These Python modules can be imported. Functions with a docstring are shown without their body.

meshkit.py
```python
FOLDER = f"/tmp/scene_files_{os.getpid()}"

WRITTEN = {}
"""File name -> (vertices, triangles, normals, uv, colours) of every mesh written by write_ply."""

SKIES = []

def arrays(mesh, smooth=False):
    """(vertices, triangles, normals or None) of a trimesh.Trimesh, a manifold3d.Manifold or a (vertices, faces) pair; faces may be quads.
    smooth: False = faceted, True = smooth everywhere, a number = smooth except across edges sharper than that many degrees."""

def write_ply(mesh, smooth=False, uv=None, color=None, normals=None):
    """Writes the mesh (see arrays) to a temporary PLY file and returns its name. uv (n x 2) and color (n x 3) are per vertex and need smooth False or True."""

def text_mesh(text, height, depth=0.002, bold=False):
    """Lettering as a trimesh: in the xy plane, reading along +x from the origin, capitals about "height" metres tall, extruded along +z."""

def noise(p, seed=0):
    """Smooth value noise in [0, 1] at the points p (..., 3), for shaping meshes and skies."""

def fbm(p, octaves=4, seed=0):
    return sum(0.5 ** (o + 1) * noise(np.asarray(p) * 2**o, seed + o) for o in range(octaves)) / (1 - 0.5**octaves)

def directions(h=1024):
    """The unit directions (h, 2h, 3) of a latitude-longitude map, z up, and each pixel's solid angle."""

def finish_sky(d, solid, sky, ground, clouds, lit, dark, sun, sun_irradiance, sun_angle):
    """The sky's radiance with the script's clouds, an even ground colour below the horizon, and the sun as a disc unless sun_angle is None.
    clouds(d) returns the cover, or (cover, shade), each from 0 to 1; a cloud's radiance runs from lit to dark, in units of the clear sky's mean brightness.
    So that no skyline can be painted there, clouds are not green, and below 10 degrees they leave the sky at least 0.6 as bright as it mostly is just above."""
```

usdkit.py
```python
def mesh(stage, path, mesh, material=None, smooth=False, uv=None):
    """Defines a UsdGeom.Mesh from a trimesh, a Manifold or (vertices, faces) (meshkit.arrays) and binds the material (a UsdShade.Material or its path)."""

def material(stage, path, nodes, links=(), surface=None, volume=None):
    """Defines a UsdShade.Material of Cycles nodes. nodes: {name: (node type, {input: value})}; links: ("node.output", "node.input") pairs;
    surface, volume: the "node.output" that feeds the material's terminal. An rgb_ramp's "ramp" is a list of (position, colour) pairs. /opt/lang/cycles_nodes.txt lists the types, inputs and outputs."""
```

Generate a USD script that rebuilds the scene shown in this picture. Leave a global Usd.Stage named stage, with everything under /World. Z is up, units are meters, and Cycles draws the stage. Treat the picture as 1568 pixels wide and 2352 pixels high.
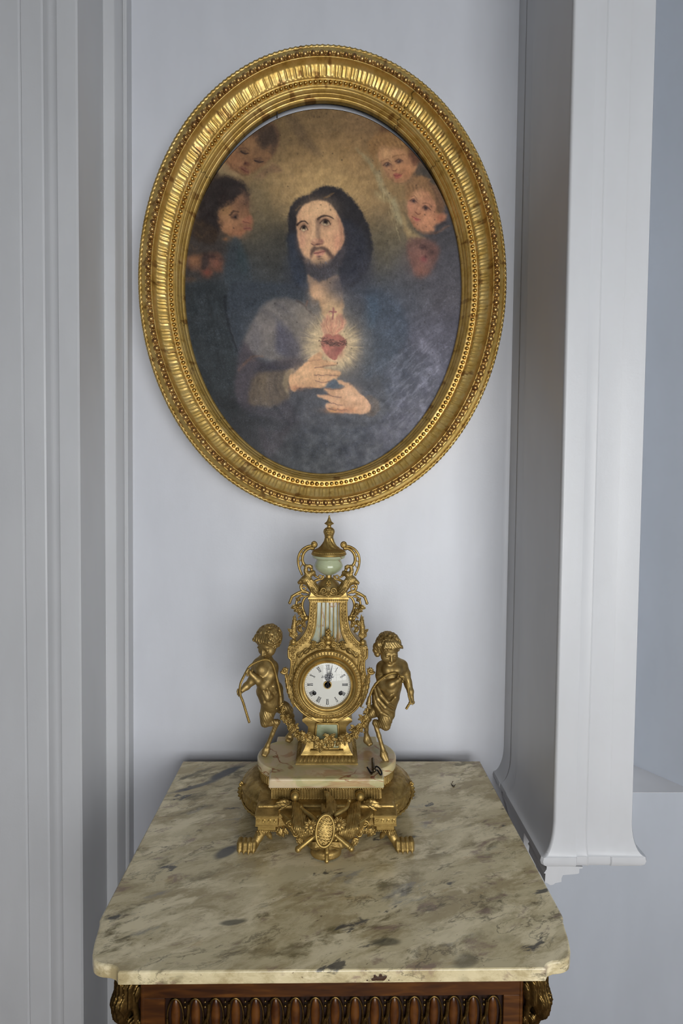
import math, numpy as np, trimesh, manifold3d, usdkit, meshkit
from manifold3d import Manifold, CrossSection
from shapely.geometry import Polygon, Point, LineString, box as sbox
from shapely.ops import unary_union
from pxr import Usd, UsdGeom, UsdLux, UsdShade, Gf, Sdf, Vt

stage = Usd.Stage.CreateInMemory()
UsdGeom.SetStageUpAxis(stage, 'Z'); UsdGeom.SetStageMetersPerUnit(stage, 1.0)
UsdGeom.Xform.Define(stage, '/World'); UsdGeom.Scope.Define(stage, '/World/Looks')
PI = math.pi
rng = np.random.default_rng(7)

# ---------------------------------------------------------------- camera, light, exposure
F, PX, PY = 1250.0, 784.0, 1140.0            # focal length and principal point in pixels of a 1568 x 2352 frame
CAM = np.array([0.0, 0.0, 1.452])
YAW, PITCH, ROLL = math.radians(1.19), math.radians(1.99), math.radians(0.60)
fw = np.array([math.sin(YAW) * math.cos(PITCH), math.cos(YAW) * math.cos(PITCH), -math.sin(PITCH)])
r0 = np.array([math.cos(YAW), -math.sin(YAW), 0.0]); u0 = np.cross(r0, fw)
CR = r0 * math.cos(ROLL) + u0 * math.sin(ROLL); CU = np.cross(CR, fw)
cam = UsdGeom.Camera.Define(stage, '/World/Camera')
m4 = np.eye(4); m4[0, :3], m4[1, :3], m4[2, :3], m4[3, :3] = CR, CU, -fw, CAM
cam.AddTransformOp().Set(Gf.Matrix4d(*m4.ravel().tolist()))
cam.CreateHorizontalApertureAttr(24.0); cam.CreateVerticalApertureAttr(36.0)
cam.CreateFocalLengthAttr(24.0 * F / 1568); cam.CreateVerticalApertureOffsetAttr(-(1176 - PY) / 1568 * 24.0)
cam.CreateClippingRangeAttr(Gf.Vec2f(0.02, 100.0))
cam.CreateExposureAttr(-0.17)

WALL_Y, TOP_Z = 1.163, 0.86
ROOM = dict(x0=-2.6, x1=2.8, y0=-1.1, z1=3.3)
WIN = dict(x0=-0.35, x1=1.45, z0=0.62, z1=2.02)

sky = UsdLux.DomeLight.Define(stage, '/World/Sky'); sky.CreateIntensityAttr(0.6); sky.CreateColorAttr(Gf.Vec3f(0.75, 0.87, 1.0))
win = UsdLux.RectLight.Define(stage, '/World/WindowDaylight')
win.CreateWidthAttr(WIN['x1'] - WIN['x0']); win.CreateHeightAttr(WIN['z1'] - WIN['z0'])
win.CreateIntensityAttr(7.7); win.CreateColorAttr(Gf.Vec3f(1.0, 0.985, 0.955))
wm = np.eye(4); wm[0, :3], wm[1, :3], wm[2, :3] = (-1, 0, 0), (0, 0, 1), (0, -1, 0)   # emits along its -Z = +y, into the room
wm[2, :3] = (0, -1, 0); wm[0, :3] = (1, 0, 0); wm[1, :3] = (0, 0, 1)
wm[3, :3] = ((WIN['x0'] + WIN['x1']) / 2, ROOM['y0'] - 0.16, (WIN['z0'] + WIN['z1']) / 2)
win.AddTransformOp().Set(Gf.Matrix4d(*wm.ravel().tolist()))

def ray(px, py):
    return CR * (px - PX) / F - CU * (py - PY) / F + fw
def at(px, py, y):
    d = ray(px, py); return CAM + d * (y - CAM[1]) / d[1]
def on(px, py, z):
    d = ray(px, py); return CAM + d * (z - CAM[2]) / d[2]
def sc(y):
    return y / F

# ---------------------------------------------------------------- helpers: prims
used = {}
def numbered(parent, name):
    k = (parent, name); n = used.get(k, 0); used[k] = n + 1
    return f'{parent}/{name}' + (f'_{n:03d}' if n else '')
def tag(p, label=None, cat=None, group=None, kind=None):
    p = p.GetPrim() if hasattr(p, 'GetPrim') else p
    for k, v in (('label', label), ('category', cat), ('group', group), ('kind', kind)):
        if v: p.SetCustomDataByKey(k, v)
    return p
def thing(name, label=None, cat=None, loc=(0, 0, 0), group=None, parent='/World', kind=None):
    x = UsdGeom.Xform.Define(stage, numbered(parent, name))
    if any(loc): x.AddTranslateOp().Set(Gf.Vec3d(*map(float, loc)))
    tag(x, label, cat, group, kind); x.loc = np.array(loc, float)
    return x
def pathof(p):
    return p if isinstance(p, str) else str((p.GetPrim() if hasattr(p, 'GetPrim') else p).GetPath())
def arr(mesh):
    if hasattr(mesh, 'to_mesh'):
        m = mesh.to_mesh(); return np.array(m.vert_properties[:, :3], float), np.array(m.tri_verts, int)
    if isinstance(mesh, tuple):
        v, f = np.asarray(mesh[0], float), np.asarray(mesh[1], int)
        if f.shape[1] == 4: f = np.vstack([f[:, [0, 1, 2]], f[:, [0, 2, 3]]])
        return v, f
    return np.array(mesh.vertices), np.array(mesh.faces)
def org(p):
    """world position of a thing's own origin (things here are only translated)"""
    prim = stage.GetPrimAtPath(pathof(p)); m = UsdGeom.XformCache().GetLocalToWorldTransform(prim)
    return np.array(m.ExtractTranslation())
def obj(name, mesh, mat, parent='/World', smooth=30, color=None, attr='Cd', world=True, **t):
    """ONE Mesh prim from a mesh given in world coordinates"""
    v, f = arr(mesh); par = pathof(parent)
    if world and par != '/World': v = v - org(par)
    p = usdkit.mesh(stage, numbered(par, name), (v, f), mat, smooth=True if color is not None and smooth else smooth)
    if color is not None:
        pv = UsdGeom.PrimvarsAPI(p).CreatePrimvar(attr, Sdf.ValueTypeNames.Color3fArray, 'vertex')
        pv.Set(Vt.Vec3fArray.FromNumpy(np.asarray(color, np.float32)))
    tag(p, **t)
    return p
def cat(*ms):
    V, Fs, n = [], [], 0
    for m in ms:
        v, f = arr(m); V.append(v); Fs.append(f + n); n += len(v)
    return np.vstack(V), np.vstack(Fs)
def tf(mesh, M=None, t=None, s=None):
    v, f = arr(mesh)
    if s is not None: v = v * np.asarray(s)
    if M is not None: v = v @ np.asarray(M).T
    if t is not None: v = v + np.asarray(t)
    if s is not None and np.prod(np.broadcast_to(s, 3)) < 0: f = f[:, ::-1]
    return v, f
def mirror_x(mesh, x0):
    v, f = arr(mesh); v = v.copy(); v[:, 0] = 2 * x0 - v[:, 0]; return v, f[:, ::-1]

# ---------------------------------------------------------------- helpers: shapes
def box(x0, x1, y0, y1, z0, z1, bevel=0.0):
    if bevel <= 0:
        m = trimesh.creation.box([x1 - x0, y1 - y0, z1 - z0]); m.apply_translation([(x0 + x1) / 2, (y0 + y1) / 2, (z0 + z1) / 2]); return arr(m)
    b = bevel; P = []
    for x in (x0, x1):
        for y in (y0, y1):
            for z in (z0, z1):
                sx, sy, sz = (1 if x == x0 else -1), (1 if y == y0 else -1), (1 if z == z0 else -1)
                P += [[x + sx * b, y + sy * b, z], [x + sx * b, y, z + sz * b], [x, y + sy * b, z + sz * b]]
    return arr(Manifold.hull_points(np.array(P)))
def prism(poly, h0, h1, axis='z'):
    """extrude a shapely polygon or point list; axis z: poly is (x, y); y: (x, z); x: (y, z)"""
    if not isinstance(poly, Polygon) and not hasattr(poly, 'geoms'): poly = Polygon(poly)
    if not poly.is_valid: poly = poly.buffer(0)
    out = []
    for g in getattr(poly, 'geoms', [poly]):
        v, f = arr(trimesh.creation.extrude_polygon(g, h1 - h0, engine='earcut'))
        if axis == 'z': v = v + [0, 0, h0]
        elif axis == 'y': v = np.stack([v[:, 0], v[:, 2] + h0, v[:, 1]], 1); f = f[:, ::-1]
        else: v = np.stack([v[:, 2] + h0, v[:, 0], v[:, 1]], 1)
        out.append((v, f))
    return cat(*out)
def grid_faces(n, m, close_u=False, close_v=False):
    i = np.arange(n if close_u else n - 1); j = np.arange(m if close_v else m - 1)
    I, J = np.meshgrid(i, j, indexing='ij'); I2, J2 = (I + 1) % n, (J + 1) % m
    return np.stack([(I * m + J).ravel(), (I2 * m + J).ravel(), (I2 * m + J2).ravel(), (I * m + J2).ravel()], 1)
def orient(mesh):
    v, f = arr(mesh); t = v[f]
    if np.einsum('ij,ij->i', t[:, 0], np.cross(t[:, 1], t[:, 2])).sum() < 0: f = f[:, ::-1]
    return v, f
def lathe(prof, c=(0, 0, 0), n=48, fn=None):
    """revolve (r, z) about the vertical through c; fn(theta, k, r) may change the radius"""
    p = np.asarray(prof, float); th = np.arange(n) / n * 2 * PI
    R = np.repeat(p[None, :, 0], n, 0)
    if fn is not None: R = fn(th[:, None], np.arange(len(p))[None, :] / (len(p) - 1), R)
    v = np.stack([R * np.cos(th)[:, None], R * np.sin(th)[:, None], np.repeat(p[None, :, 1], n, 0)], -1).reshape(-1, 3)
    f = grid_faces(n, len(p), close_u=True); v, f = arr((v, f))
    caps = []
    for k in (0, len(p) - 1):
        if p[k, 0] > 1e-6:
            c0 = len(v); v = np.vstack([v, [0, 0, p[k, 1]]]); idx = np.arange(n) * len(p) + k
            caps.append(np.stack([idx, np.roll(idx, -1), np.full(n, c0)], 1) if k == 0 else np.stack([np.roll(idx, -1), idx, np.full(n, c0)], 1))
    f = np.vstack([f] + caps)
    v, f = orient((v, f)); return v + np.asarray(c, float), f
def spline(P, n=10, closed=False):
    P = np.asarray(P, float); k = len(P); out = []
    rngk = range(k if closed else k - 1)
    for i in rngk:
        g = (lambda q: P[q % k]) if closed else (lambda q: P[min(max(q, 0), k - 1)])
        p0, p1, p2, p3 = g(i - 1), g(i), g(i + 1), g(i + 2)
        t = np.linspace(0, 1, n, endpoint=False)[:, None]
        out.append(0.5 * (2 * p1 + (p2 - p0) * t + (2 * p0 - 5 * p1 + 4 * p2 - p3) * t ** 2 + (3 * p1 - p0 - 3 * p2 + p3) * t ** 3))
    if not closed: out.append(P[-1:])
    return np.vstack(out)
def resample(P, n):
    P = np.asarray(P, float); d = np.r_[0, np.cumsum(np.linalg.norm(np.diff(P, axis=0), axis=1))]
    s = np.linspace(0, d[-1], n); return np.stack([np.interp(s, d, P[:, k]) for k in range(P.shape[1])], 1)
def frames(P, closed=False):
    T = (np.roll(P, -1, 0) - np.roll(P, 1, 0)) if closed else np.gradient(P, axis=0)
    T /= np.linalg.norm(T, axis=1, keepdims=True) + 1e-12
    up = np.array([0, 0, 1.0]) if abs(T[0, 2]) < 0.9 else np.array([0, 1.0, 0])
    N = np.zeros_like(P); n = np.cross(T[0], up); n /= np.linalg.norm(n)
    for i in range(len(P)):
        n = n - T[i] * (n @ T[i]); n /= np.linalg.norm(n) + 1e-12; N[i] = n
    return T, N, np.cross(T, N)
def tube(P, r, n=10, closed=False, flat=1.0, twist=None, lobes=0, lobe=0.0):
    """tube along P; r scalar or per point; twist (radians per point) turns a lobed section: rope"""
    P = np.asarray(P, float); r = np.broadcast_to(np.asarray(r, float), (len(P),))
    T, N, B = frames(P, closed); th = np.arange(n) / n * 2 * PI
    tw = np.zeros(len(P)) if twist is None else np.arange(len(P)) * twist
    A = th[None] + 0 * tw[:, None]
    R = r[:, None] * (1 + lobe * np.cos(lobes * (A - tw[:, None]))) if lobes else r[:, None] * np.ones_like(A)
    v = P[:, None] + (N[:, None] * (np.cos(A) * R)[..., None] + B[:, None] * (np.sin(A) * R * flat)[..., None])
    v = v.reshape(-1, 3); f = grid_faces(len(P), n, closed, True); v, f = arr((v, f))
    if not closed:
        a, b = len(v), len(v) + 1; v = np.vstack([v, P[0], P[-1]]); i = np.arange(n); j = (i + 1) % n; k = (len(P) - 1) * n
        f = np.vstack([f, np.stack([j, i, np.full(n, a)], 1), np.stack([k + i, k + j, np.full(n, b)], 1)])
    t = v[f]
    c = v.mean(0)
    if np.einsum('ij,ij->i', t[:, 0] - c, np.cross(t[:, 1] - c, t[:, 2] - c)).sum() < 0: f = f[:, ::-1]
    return v, f
ICO = {k: arr(trimesh.creation.icosphere(subdivisions=k)) for k in (1, 2, 3)}
def ball(c, r, k=1):
    v, f = ICO[k]; return v * np.asarray(r) + np.asarray(c), f
def basis(n, up=(0, 0, 1)):
    n = np.asarray(n, float); n /= np.linalg.norm(n); x = np.cross(up, n); x /= np.linalg.norm(x) + 1e-12
    return np.stack([x, np.cross(n, x), n], 1)     # columns: right, up, normal

# ---------------------------------------------------------------- helpers: sculpting (distance field + surface nets)
def smin(a, b, k):
    h = np.maximum(k - np.abs(a - b), 0) / k; return np.minimum(a, b) - h * h * k * 0.25
class Sculpt:
    """smooth union of round cones, ellipsoids and carved shapes on a grid of spacing h; meshed by surface nets"""
    def __init__(s, lo, hi, h):
        s.lo = np.asarray(lo, float); s.h = h; s.n = np.ceil((np.asarray(hi, float) - s.lo) / h).astype(int) + 1
        s.d = np.full(s.n, 10 * h, np.float32)
    def win(s, lo, hi):
        a = np.clip(np.floor((np.asarray(lo) - s.lo) / s.h).astype(int), 0, s.n); b = np.clip(np.ceil((np.asarray(hi) - s.lo) / s.h).astype(int) + 1, 0, s.n)
        if (b <= a).any(): return None, None
        ax = [s.lo[k] + s.h * np.arange(a[k], b[k]) for k in range(3)]
        return tuple(slice(a[k], b[k]) for k in range(3)), np.stack(np.meshgrid(*ax, indexing='ij'), -1)
    def put(s, sl, d, k, cut=False):
        if cut: s.d[sl] = -smin(-s.d[sl], d, max(k, 1e-6))
        else: s.d[sl] = smin(s.d[sl], d, max(k, 1e-6))
    def cone(s, a, b, ra, rb, k=0.003, cut=False):
        a, b = np.asarray(a, float), np.asarray(b, float); R = max(ra, rb) + k + 3 * s.h
        sl, p = s.win(np.minimum(a, b) - R, np.maximum(a, b) + R)
        if sl is None: return s
        ab = b - a; t = np.clip(((p - a) @ ab) / (ab @ ab + 1e-12), 0, 1)
        s.put(sl, np.linalg.norm(p - (a + t[..., None] * ab), axis=-1) - (ra + (rb - ra) * t), k, cut); return s
    def chain(s, P, R, k=0.003, cut=False):
        for i in range(len(P) - 1): s.cone(P[i], P[i + 1], R[i], R[i + 1], k, cut)
        return s
    def ell(s, c, r, k=0.003, M=None, cut=False):
        c, r = np.asarray(c, float), np.broadcast_to(np.asarray(r, float), (3,)); R = r.max() + k + 3 * s.h
        sl, p = s.win(c - R, c + R)
        if sl is None: return s
        q = p - c
        if M is not None: q = q @ np.asarray(M)
        k0 = np.linalg.norm(q / r, axis=-1); k1 = np.linalg.norm(q / (r * r), axis=-1)
        s.put(sl, k0 * (k0 - 1) / np.maximum(k1, 1e-9), k, cut); return s
    def ridge(s, fn):
        """add a displacement fn(points) to the field near the surface"""
        near = np.abs(s.d) < 5 * s.h; idx = np.argwhere(near); s.d[near] -= fn(s.lo + idx * s.h).astype(np.float32); return s
    def mesh(s, smooth=0):
        d = s.d; n = np.array(d.shape); ins = d < 0
        cells = np.zeros(n - 1, bool); cnt = np.zeros(n - 1, np.int8)
        for o in np.ndindex(2, 2, 2): cnt += ins[o[0]:n[0] - 1 + o[0], o[1]:n[1] - 1 + o[1], o[2]:n[2] - 1 + o[2]]
        cells = (cnt > 0) & (cnt < 8); C = np.argwhere(cells); ids = np.full(n - 1, -1, np.int64); ids[cells] = np.arange(len(C))
        S = np.zeros((len(C), 3)); K = np.zeros(len(C))
        cor = {o: d[C[:, 0] + o[0], C[:, 1] + o[1], C[:, 2] + o[2]].astype(float) for o in np.ndindex(2, 2, 2)}
        for ax in range(3):
            for o in np.ndindex(2, 2, 2):
                if o[ax]: continue
                q = list(o); q[ax] = 1; a, b = cor[o], cor[tuple(q)]; x = (a < 0) != (b < 0)
                t = np.where(x, a / np.where(x, a - b, 1), 0); pt = np.repeat(np.array(o, float)[None], len(C), 0); pt[:, ax] = t
                S[x] += pt[x]; K[x] += 1
        v = s.lo + s.h * (C + S / np.maximum(K, 1)[:, None]); Q = []
        for ax in range(3):
            u, w = (ax + 1) % 3, (ax + 2) % 3; sl0 = [slice(None)] * 3; sl1 = [slice(None)] * 3; sl0[ax] = slice(0, -1); sl1[ax] = slice(1, None)
            E = np.argwhere(ins[tuple(sl0)] != ins[tuple(sl1)]); E = E[(E[:, u] > 0) & (E[:, w] > 0) & (E[:, u] < n[u] - 1) & (E[:, w] < n[w] - 1)]
            if not len(E): continue
            def at_(du, dw):
                e = E.copy(); e[:, u] -= du; e[:, w] -= dw; return ids[e[:, 0], e[:, 1], e[:, 2]]
            q = np.stack([at_(1, 1), at_(0, 1), at_(0, 0), at_(1, 0)], 1); flip = ~ins[E[:, 0], E[:, 1], E[:, 2]]
            q[flip] = q[flip][:, ::-1]; Q.append(q)
        f = np.vstack(Q); f = f[(f >= 0).all(1)]; v, f = arr((v, f))
        for _ in range(smooth):
            e = np.vstack([f[:, [0, 1]], f[:, [1, 2]], f[:, [2, 0]]]); e = np.vstack([e, e[:, ::-1]])
            acc = np.zeros_like(v); c = np.zeros(len(v)); np.add.at(acc, e[:, 0], v[e[:, 1]]); np.add.at(c, e[:, 0], 1)
            v = v + 0.5 * (acc / np.maximum(c, 1)[:, None] - v)
        return v, f

# ---------------------------------------------------------------- materials
def mat(name, nodes, links=(), surface='p.BSDF'):
    return usdkit.material(stage, '/World/Looks/' + name, nodes, links, surface=surface)
def srgb(r, g, b):
    c = np.array([r, g, b], float) / 255; return tuple(np.where(c <= 0.04045, c / 12.92, ((c + 0.055) / 1.055) ** 2.4))
def metal(name, lo, hi, rough=0.38, scale=60, bump=0.15, bscale=300, bd=0.0006, met=1.0):
    return mat(name, {'g': ('geometry', {}), 'n': ('noise_texture', {'scale': scale, 'detail': 5.0, 'roughness': 0.6}),
        'r': ('rgb_ramp', {'ramp': [(0.36, lo), (0.62, hi)]}),
        'rr': ('map_range', {'from_min': 0.3, 'from_max': 0.7, 'to_min': rough + 0.10, 'to_max': rough - 0.06}),
        'n2': ('noise_texture', {'scale': bscale, 'detail': 3.0}), 'b': ('bump', {'strength': bump, 'distance': bd}),
        'p': ('principled_bsdf', {'metallic': met})},
        [('g.position', 'n.vector'), ('g.position', 'n2.vector'), ('n.fac', 'r.fac'), ('r.color', 'p.base_color'), ('n.fac', 'rr.value'), ('rr.result', 'p.roughness'),
         ('n2.fac', 'b.height'), ('b.normal', 'p.normal')])
def paint(name, col, rough=0.42):
    return mat(name, {'g': ('geometry', {}), 'm': ('mapping', {'scale': (1, 1, 0.35)}), 'n': ('noise_texture', {'scale': 14.0, 'detail': 4.0}), 'n2': ('noise_texture', {'scale': 260.0, 'detail': 3.0}),
        'r': ('rgb_ramp', {'ramp': [(0.3, tuple(np.array(col) * 0.955)), (0.7, tuple(np.array(col) * 1.02))]}),
        'ad': ('math', {'math_type': 'multiply_add', 'value2': 0.18}), 'b': ('bump', {'strength': 0.14, 'distance': 0.004}),
        'p': ('principled_bsdf', {'roughness': rough})},
        [('g.position', 'm.vector'), ('m.vector', 'n.vector'), ('g.position', 'n2.vector'), ('n.fac', 'r.fac'), ('r.color', 'p.base_color'),
         ('n2.fac', 'ad.value1'), ('n.fac', 'ad.value3'), ('ad.value', 'b.height'), ('b.normal', 'p.normal')])
def plain(name, col, rough=0.5, metallic=0.0, **k):
    return mat(name, {'p': ('principled_bsdf', {'base_color': col, 'roughness': rough, 'metallic': metallic, **k})})
# ---------------------------------------------------------------- the room
M_wall = paint('wall_paint', (0.60, 0.612, 0.655))
M_trim = paint('trim_paint', (0.535, 0.54, 0.555), 0.38)
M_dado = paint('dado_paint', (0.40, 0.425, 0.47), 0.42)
M_ledge = paint('ledge_paint', (0.62, 0.60, 0.60), 0.4)
M_ceiling = plain('ceiling_paint', (0.42, 0.47, 0.52), 0.7)
M_far = plain('far_wall_paint', (0.27, 0.28, 0.30), 0.6)
M_floor = mat('floor_wood', {'g': ('geometry', {}), 'm': ('mapping', {'scale': (1.2, 9, 1)}), 'n': ('noise_texture', {'scale': 6.0, 'detail': 6.0}),
    'r': ('rgb_ramp', {'ramp': [(0.3, (0.13, 0.07, 0.035)), (0.7, (0.26, 0.15, 0.08))]}), 'p': ('principled_bsdf', {'roughness': 0.35})},
    [('g.position', 'm.vector'), ('m.vector', 'n.vector'), ('n.fac', 'r.fac'), ('r.color', 'p.base_color')])
RX0, RX1, RY0, RZ1 = ROOM['x0'], ROOM['x1'], ROOM['y0'], ROOM['z1']
S = dict(kind='structure')
obj('floor', box(RX0 - .15, RX1 + .15, RY0 - .15, 1.6, -0.12, 0), M_floor, **S)
obj('ceiling', box(RX0 - .15, RX1 + .15, RY0 - .15, 1.6, RZ1, RZ1 + 0.12), M_ceiling, **S)
obj('wall_left', box(RX0 - .12, RX0, RY0, 1.6, 0, RZ1), M_far, **S)
obj('wall_right', box(RX1, RX1 + .12, RY0, 1.6, 0, RZ1), M_far, **S)
fr = Polygon([(RX0 - .12, 0), (RX1 + .12, 0), (RX1 + .12, RZ1), (RX0 - .12, RZ1)], [[(WIN['x0'], WIN['z0']), (WIN['x1'], WIN['z0']), (WIN['x1'], WIN['z1']), (WIN['x0'], WIN['z1'])]])
obj('wall_front', prism(fr, RY0 - .12, RY0, 'y'), M_far, **S)
w = thing('window_1', kind='structure', loc=((WIN['x0'] + WIN['x1']) / 2, RY0 - .06, WIN['z0']))
wx0, wx1, wz0, wz1 = WIN['x0'], WIN['x1'], WIN['z0'], WIN['z1']
obj('window_frame', cat(box(wx0, wx0 + .06, RY0 - .09, RY0 - .03, wz0, wz1), box(wx1 - .06, wx1, RY0 - .09, RY0 - .03, wz0, wz1),
    box(wx0 + .06, wx1 - .06, RY0 - .09, RY0 - .03, wz0, wz0 + .07), box(wx0 + .06, wx1 - .06, RY0 - .09, RY0 - .03, wz1 - .06, wz1)), M_trim, w)
for k in range(1, 4):
    x = wx0 + (wx1 - wx0) * k / 4; obj('glazing_bar', box(x - .014, x + .014, RY0 - .08, RY0 - .04, wz0 + .07, wz1 - .06), M_trim, w)
for k in range(1, 3):
    z = wz0 + (wz1 - wz0) * k / 3; obj('glazing_bar', box(wx0 + .06, wx1 - .06, RY0 - .079, RY0 - .041, z - .014, z + .014), M_trim, w)

# niche: back wall with a coved right corner, so it turns into the side of the hanging pier
LX = at(184, 1300, 1.0)[0]                        # right face of the left pilaster
NX0 = -0.418                                      # left end of the back wall proper
SX0, SX1, SY = 0.384, 0.522, 0.898                # hanging pier: left face, right face, front face
SB = at(1400, 1990, .893)[2]                                        # its underside
pl = [(RX0, WALL_Y + .2), (RX0, WALL_Y), (SX0 - .012, WALL_Y)]
cv = [(SX0 - .012 + .034 * math.sin(a), WALL_Y - .034 * (1 - math.cos(a))) for a in np.linspace(0, PI / 2, 10)]
back = [(RX0, WALL_Y + .2), (RX0, WALL_Y)] + cv + [(SX0 + .0225, WALL_Y - .05), (SX0 + .0225, WALL_Y + .2)]
obj('wall_back', prism(back, 0, RZ1), M_wall, **S)
# left pilaster: a plan outline with shallow steps and an ogee, extruded to the ceiling
yF = 1.0
p1 = LX
out = [(p1, WALL_Y + .001), (p1, yF + .003), (p1 - .003, yF)]
for px, dy in ((131, 0), (128, .0015), (119, .0035), (112, .0025), (104, .0045), (97, .006), (95, .0085), (93, .0085), (90, .007), (44, .007), (41, .0095), (38, .0095), (36, .008)):
    out.append((at(px, 200, yF)[0], yF + dy))
out += [(-.95, yF + .008), (-.95, WALL_Y + .001)]
obj('trim_1', prism(out[::-1], 0, RZ1), M_trim, **S)
# slim board and bead between the pilaster and the niche wall
obj('trim_2', prism([(LX - .001, 1.112), (-.4345, 1.112), (-.4325, 1.1145), (-.4265, 1.137), (-.4255, 1.1345), (-.4215, 1.1335), (-.4185, 1.136), (-.4185, WALL_Y + .0005), (LX - .001, WALL_Y + .0005)], 0, RZ1), M_trim, **S)

# hanging pier on the right: plan with flutes, swept up; the foot flares out in a soft cove
fl = []
fxs = [(1306, 0), (1349, 0), (1352, .0022), (1373, .0022), (1376, .001), (1380, .0028), (1429, .0028), (1432, .0008), (1481, .0008)]
x_at = lambda px: SX0 + (px - 1297) / (1484 - 1297) * (SX1 - SX0)
plan = [(SX0 + .0005, SY + .004), (SX0 + .004, SY)] + [(x_at(px), SY + d) for px, d in fxs] + [(SX1 - .002, SY + .001), (SX1, SY + .004), (SX1, 1.2), (SX0, 1.2), (SX0, WALL_Y - .045), (SX0 + .0012, WALL_Y - .0455), (SX0 + .0012, WALL_Y - .085), (SX0, WALL_Y - .0855)]
plan = np.array(plan); ctr = np.array([(SX0 + SX1) / 2, 1.05])
prof = [(0, RZ1)] + [(0, SB + .075)] + [(.021 * (1 - math.cos(a)) , SB + .075 - .058 * math.sin(a)) for a in np.linspace(.15, PI / 2, 9)] + [(.0225, SB + .010), (.0205, SB + .004), (.015, SB + .0005), (.011, SB)]
rings = []
for o, z in prof:
    q = plan.copy(); q[:, 0] += np.where(q[:, 0] < ctr[0] - .06, -o, np.where(q[:, 0] > ctr[0] + .058, o, 0)); q[:, 1] -= np.where(q[:, 1] < SY + .01, o * .35, 0)
    rings.append(np.c_[q, np.full(len(q), z)])
n = len(plan); V = np.vstack(rings); Fq = grid_faces(len(rings), n, False, True); V, Fq = arr((V, Fq))
capv = trimesh.creation.triangulate_polygon(Polygon(rings[-1][:, :2]), engine='earcut')
cv_, cf_ = capv; Fq = np.vstack([Fq, cf_[:, ::-1] + len(V)]); V = np.vstack([V, np.c_[cv_, np.full(len(cv_), SB)]])
obj('trim_3', orient((V - V.mean(0), Fq))[0] + V.mean(0) if False else (V, Fq), M_trim, smooth=35, **S)

# dado block behind and beside the console, its top a ledge; a dark splayed wall above it
DX, DY, DZ = 0.405, 1.005, None
DZ = at(1520, 1820, DY)[2]
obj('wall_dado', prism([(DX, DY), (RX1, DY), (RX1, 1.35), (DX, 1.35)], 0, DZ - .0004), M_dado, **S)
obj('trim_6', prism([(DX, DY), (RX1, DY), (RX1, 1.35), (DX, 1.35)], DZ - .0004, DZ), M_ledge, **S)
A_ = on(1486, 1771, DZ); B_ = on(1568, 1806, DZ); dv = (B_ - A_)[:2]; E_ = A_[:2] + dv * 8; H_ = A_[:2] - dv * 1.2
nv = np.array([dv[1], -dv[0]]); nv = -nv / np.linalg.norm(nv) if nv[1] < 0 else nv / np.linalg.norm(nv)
obj('wall_splay', prism([tuple(H_), tuple(E_), tuple(E_ + nv * .06), tuple(H_ + nv * .06)], DZ, RZ1), M_dado, **S)
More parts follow.
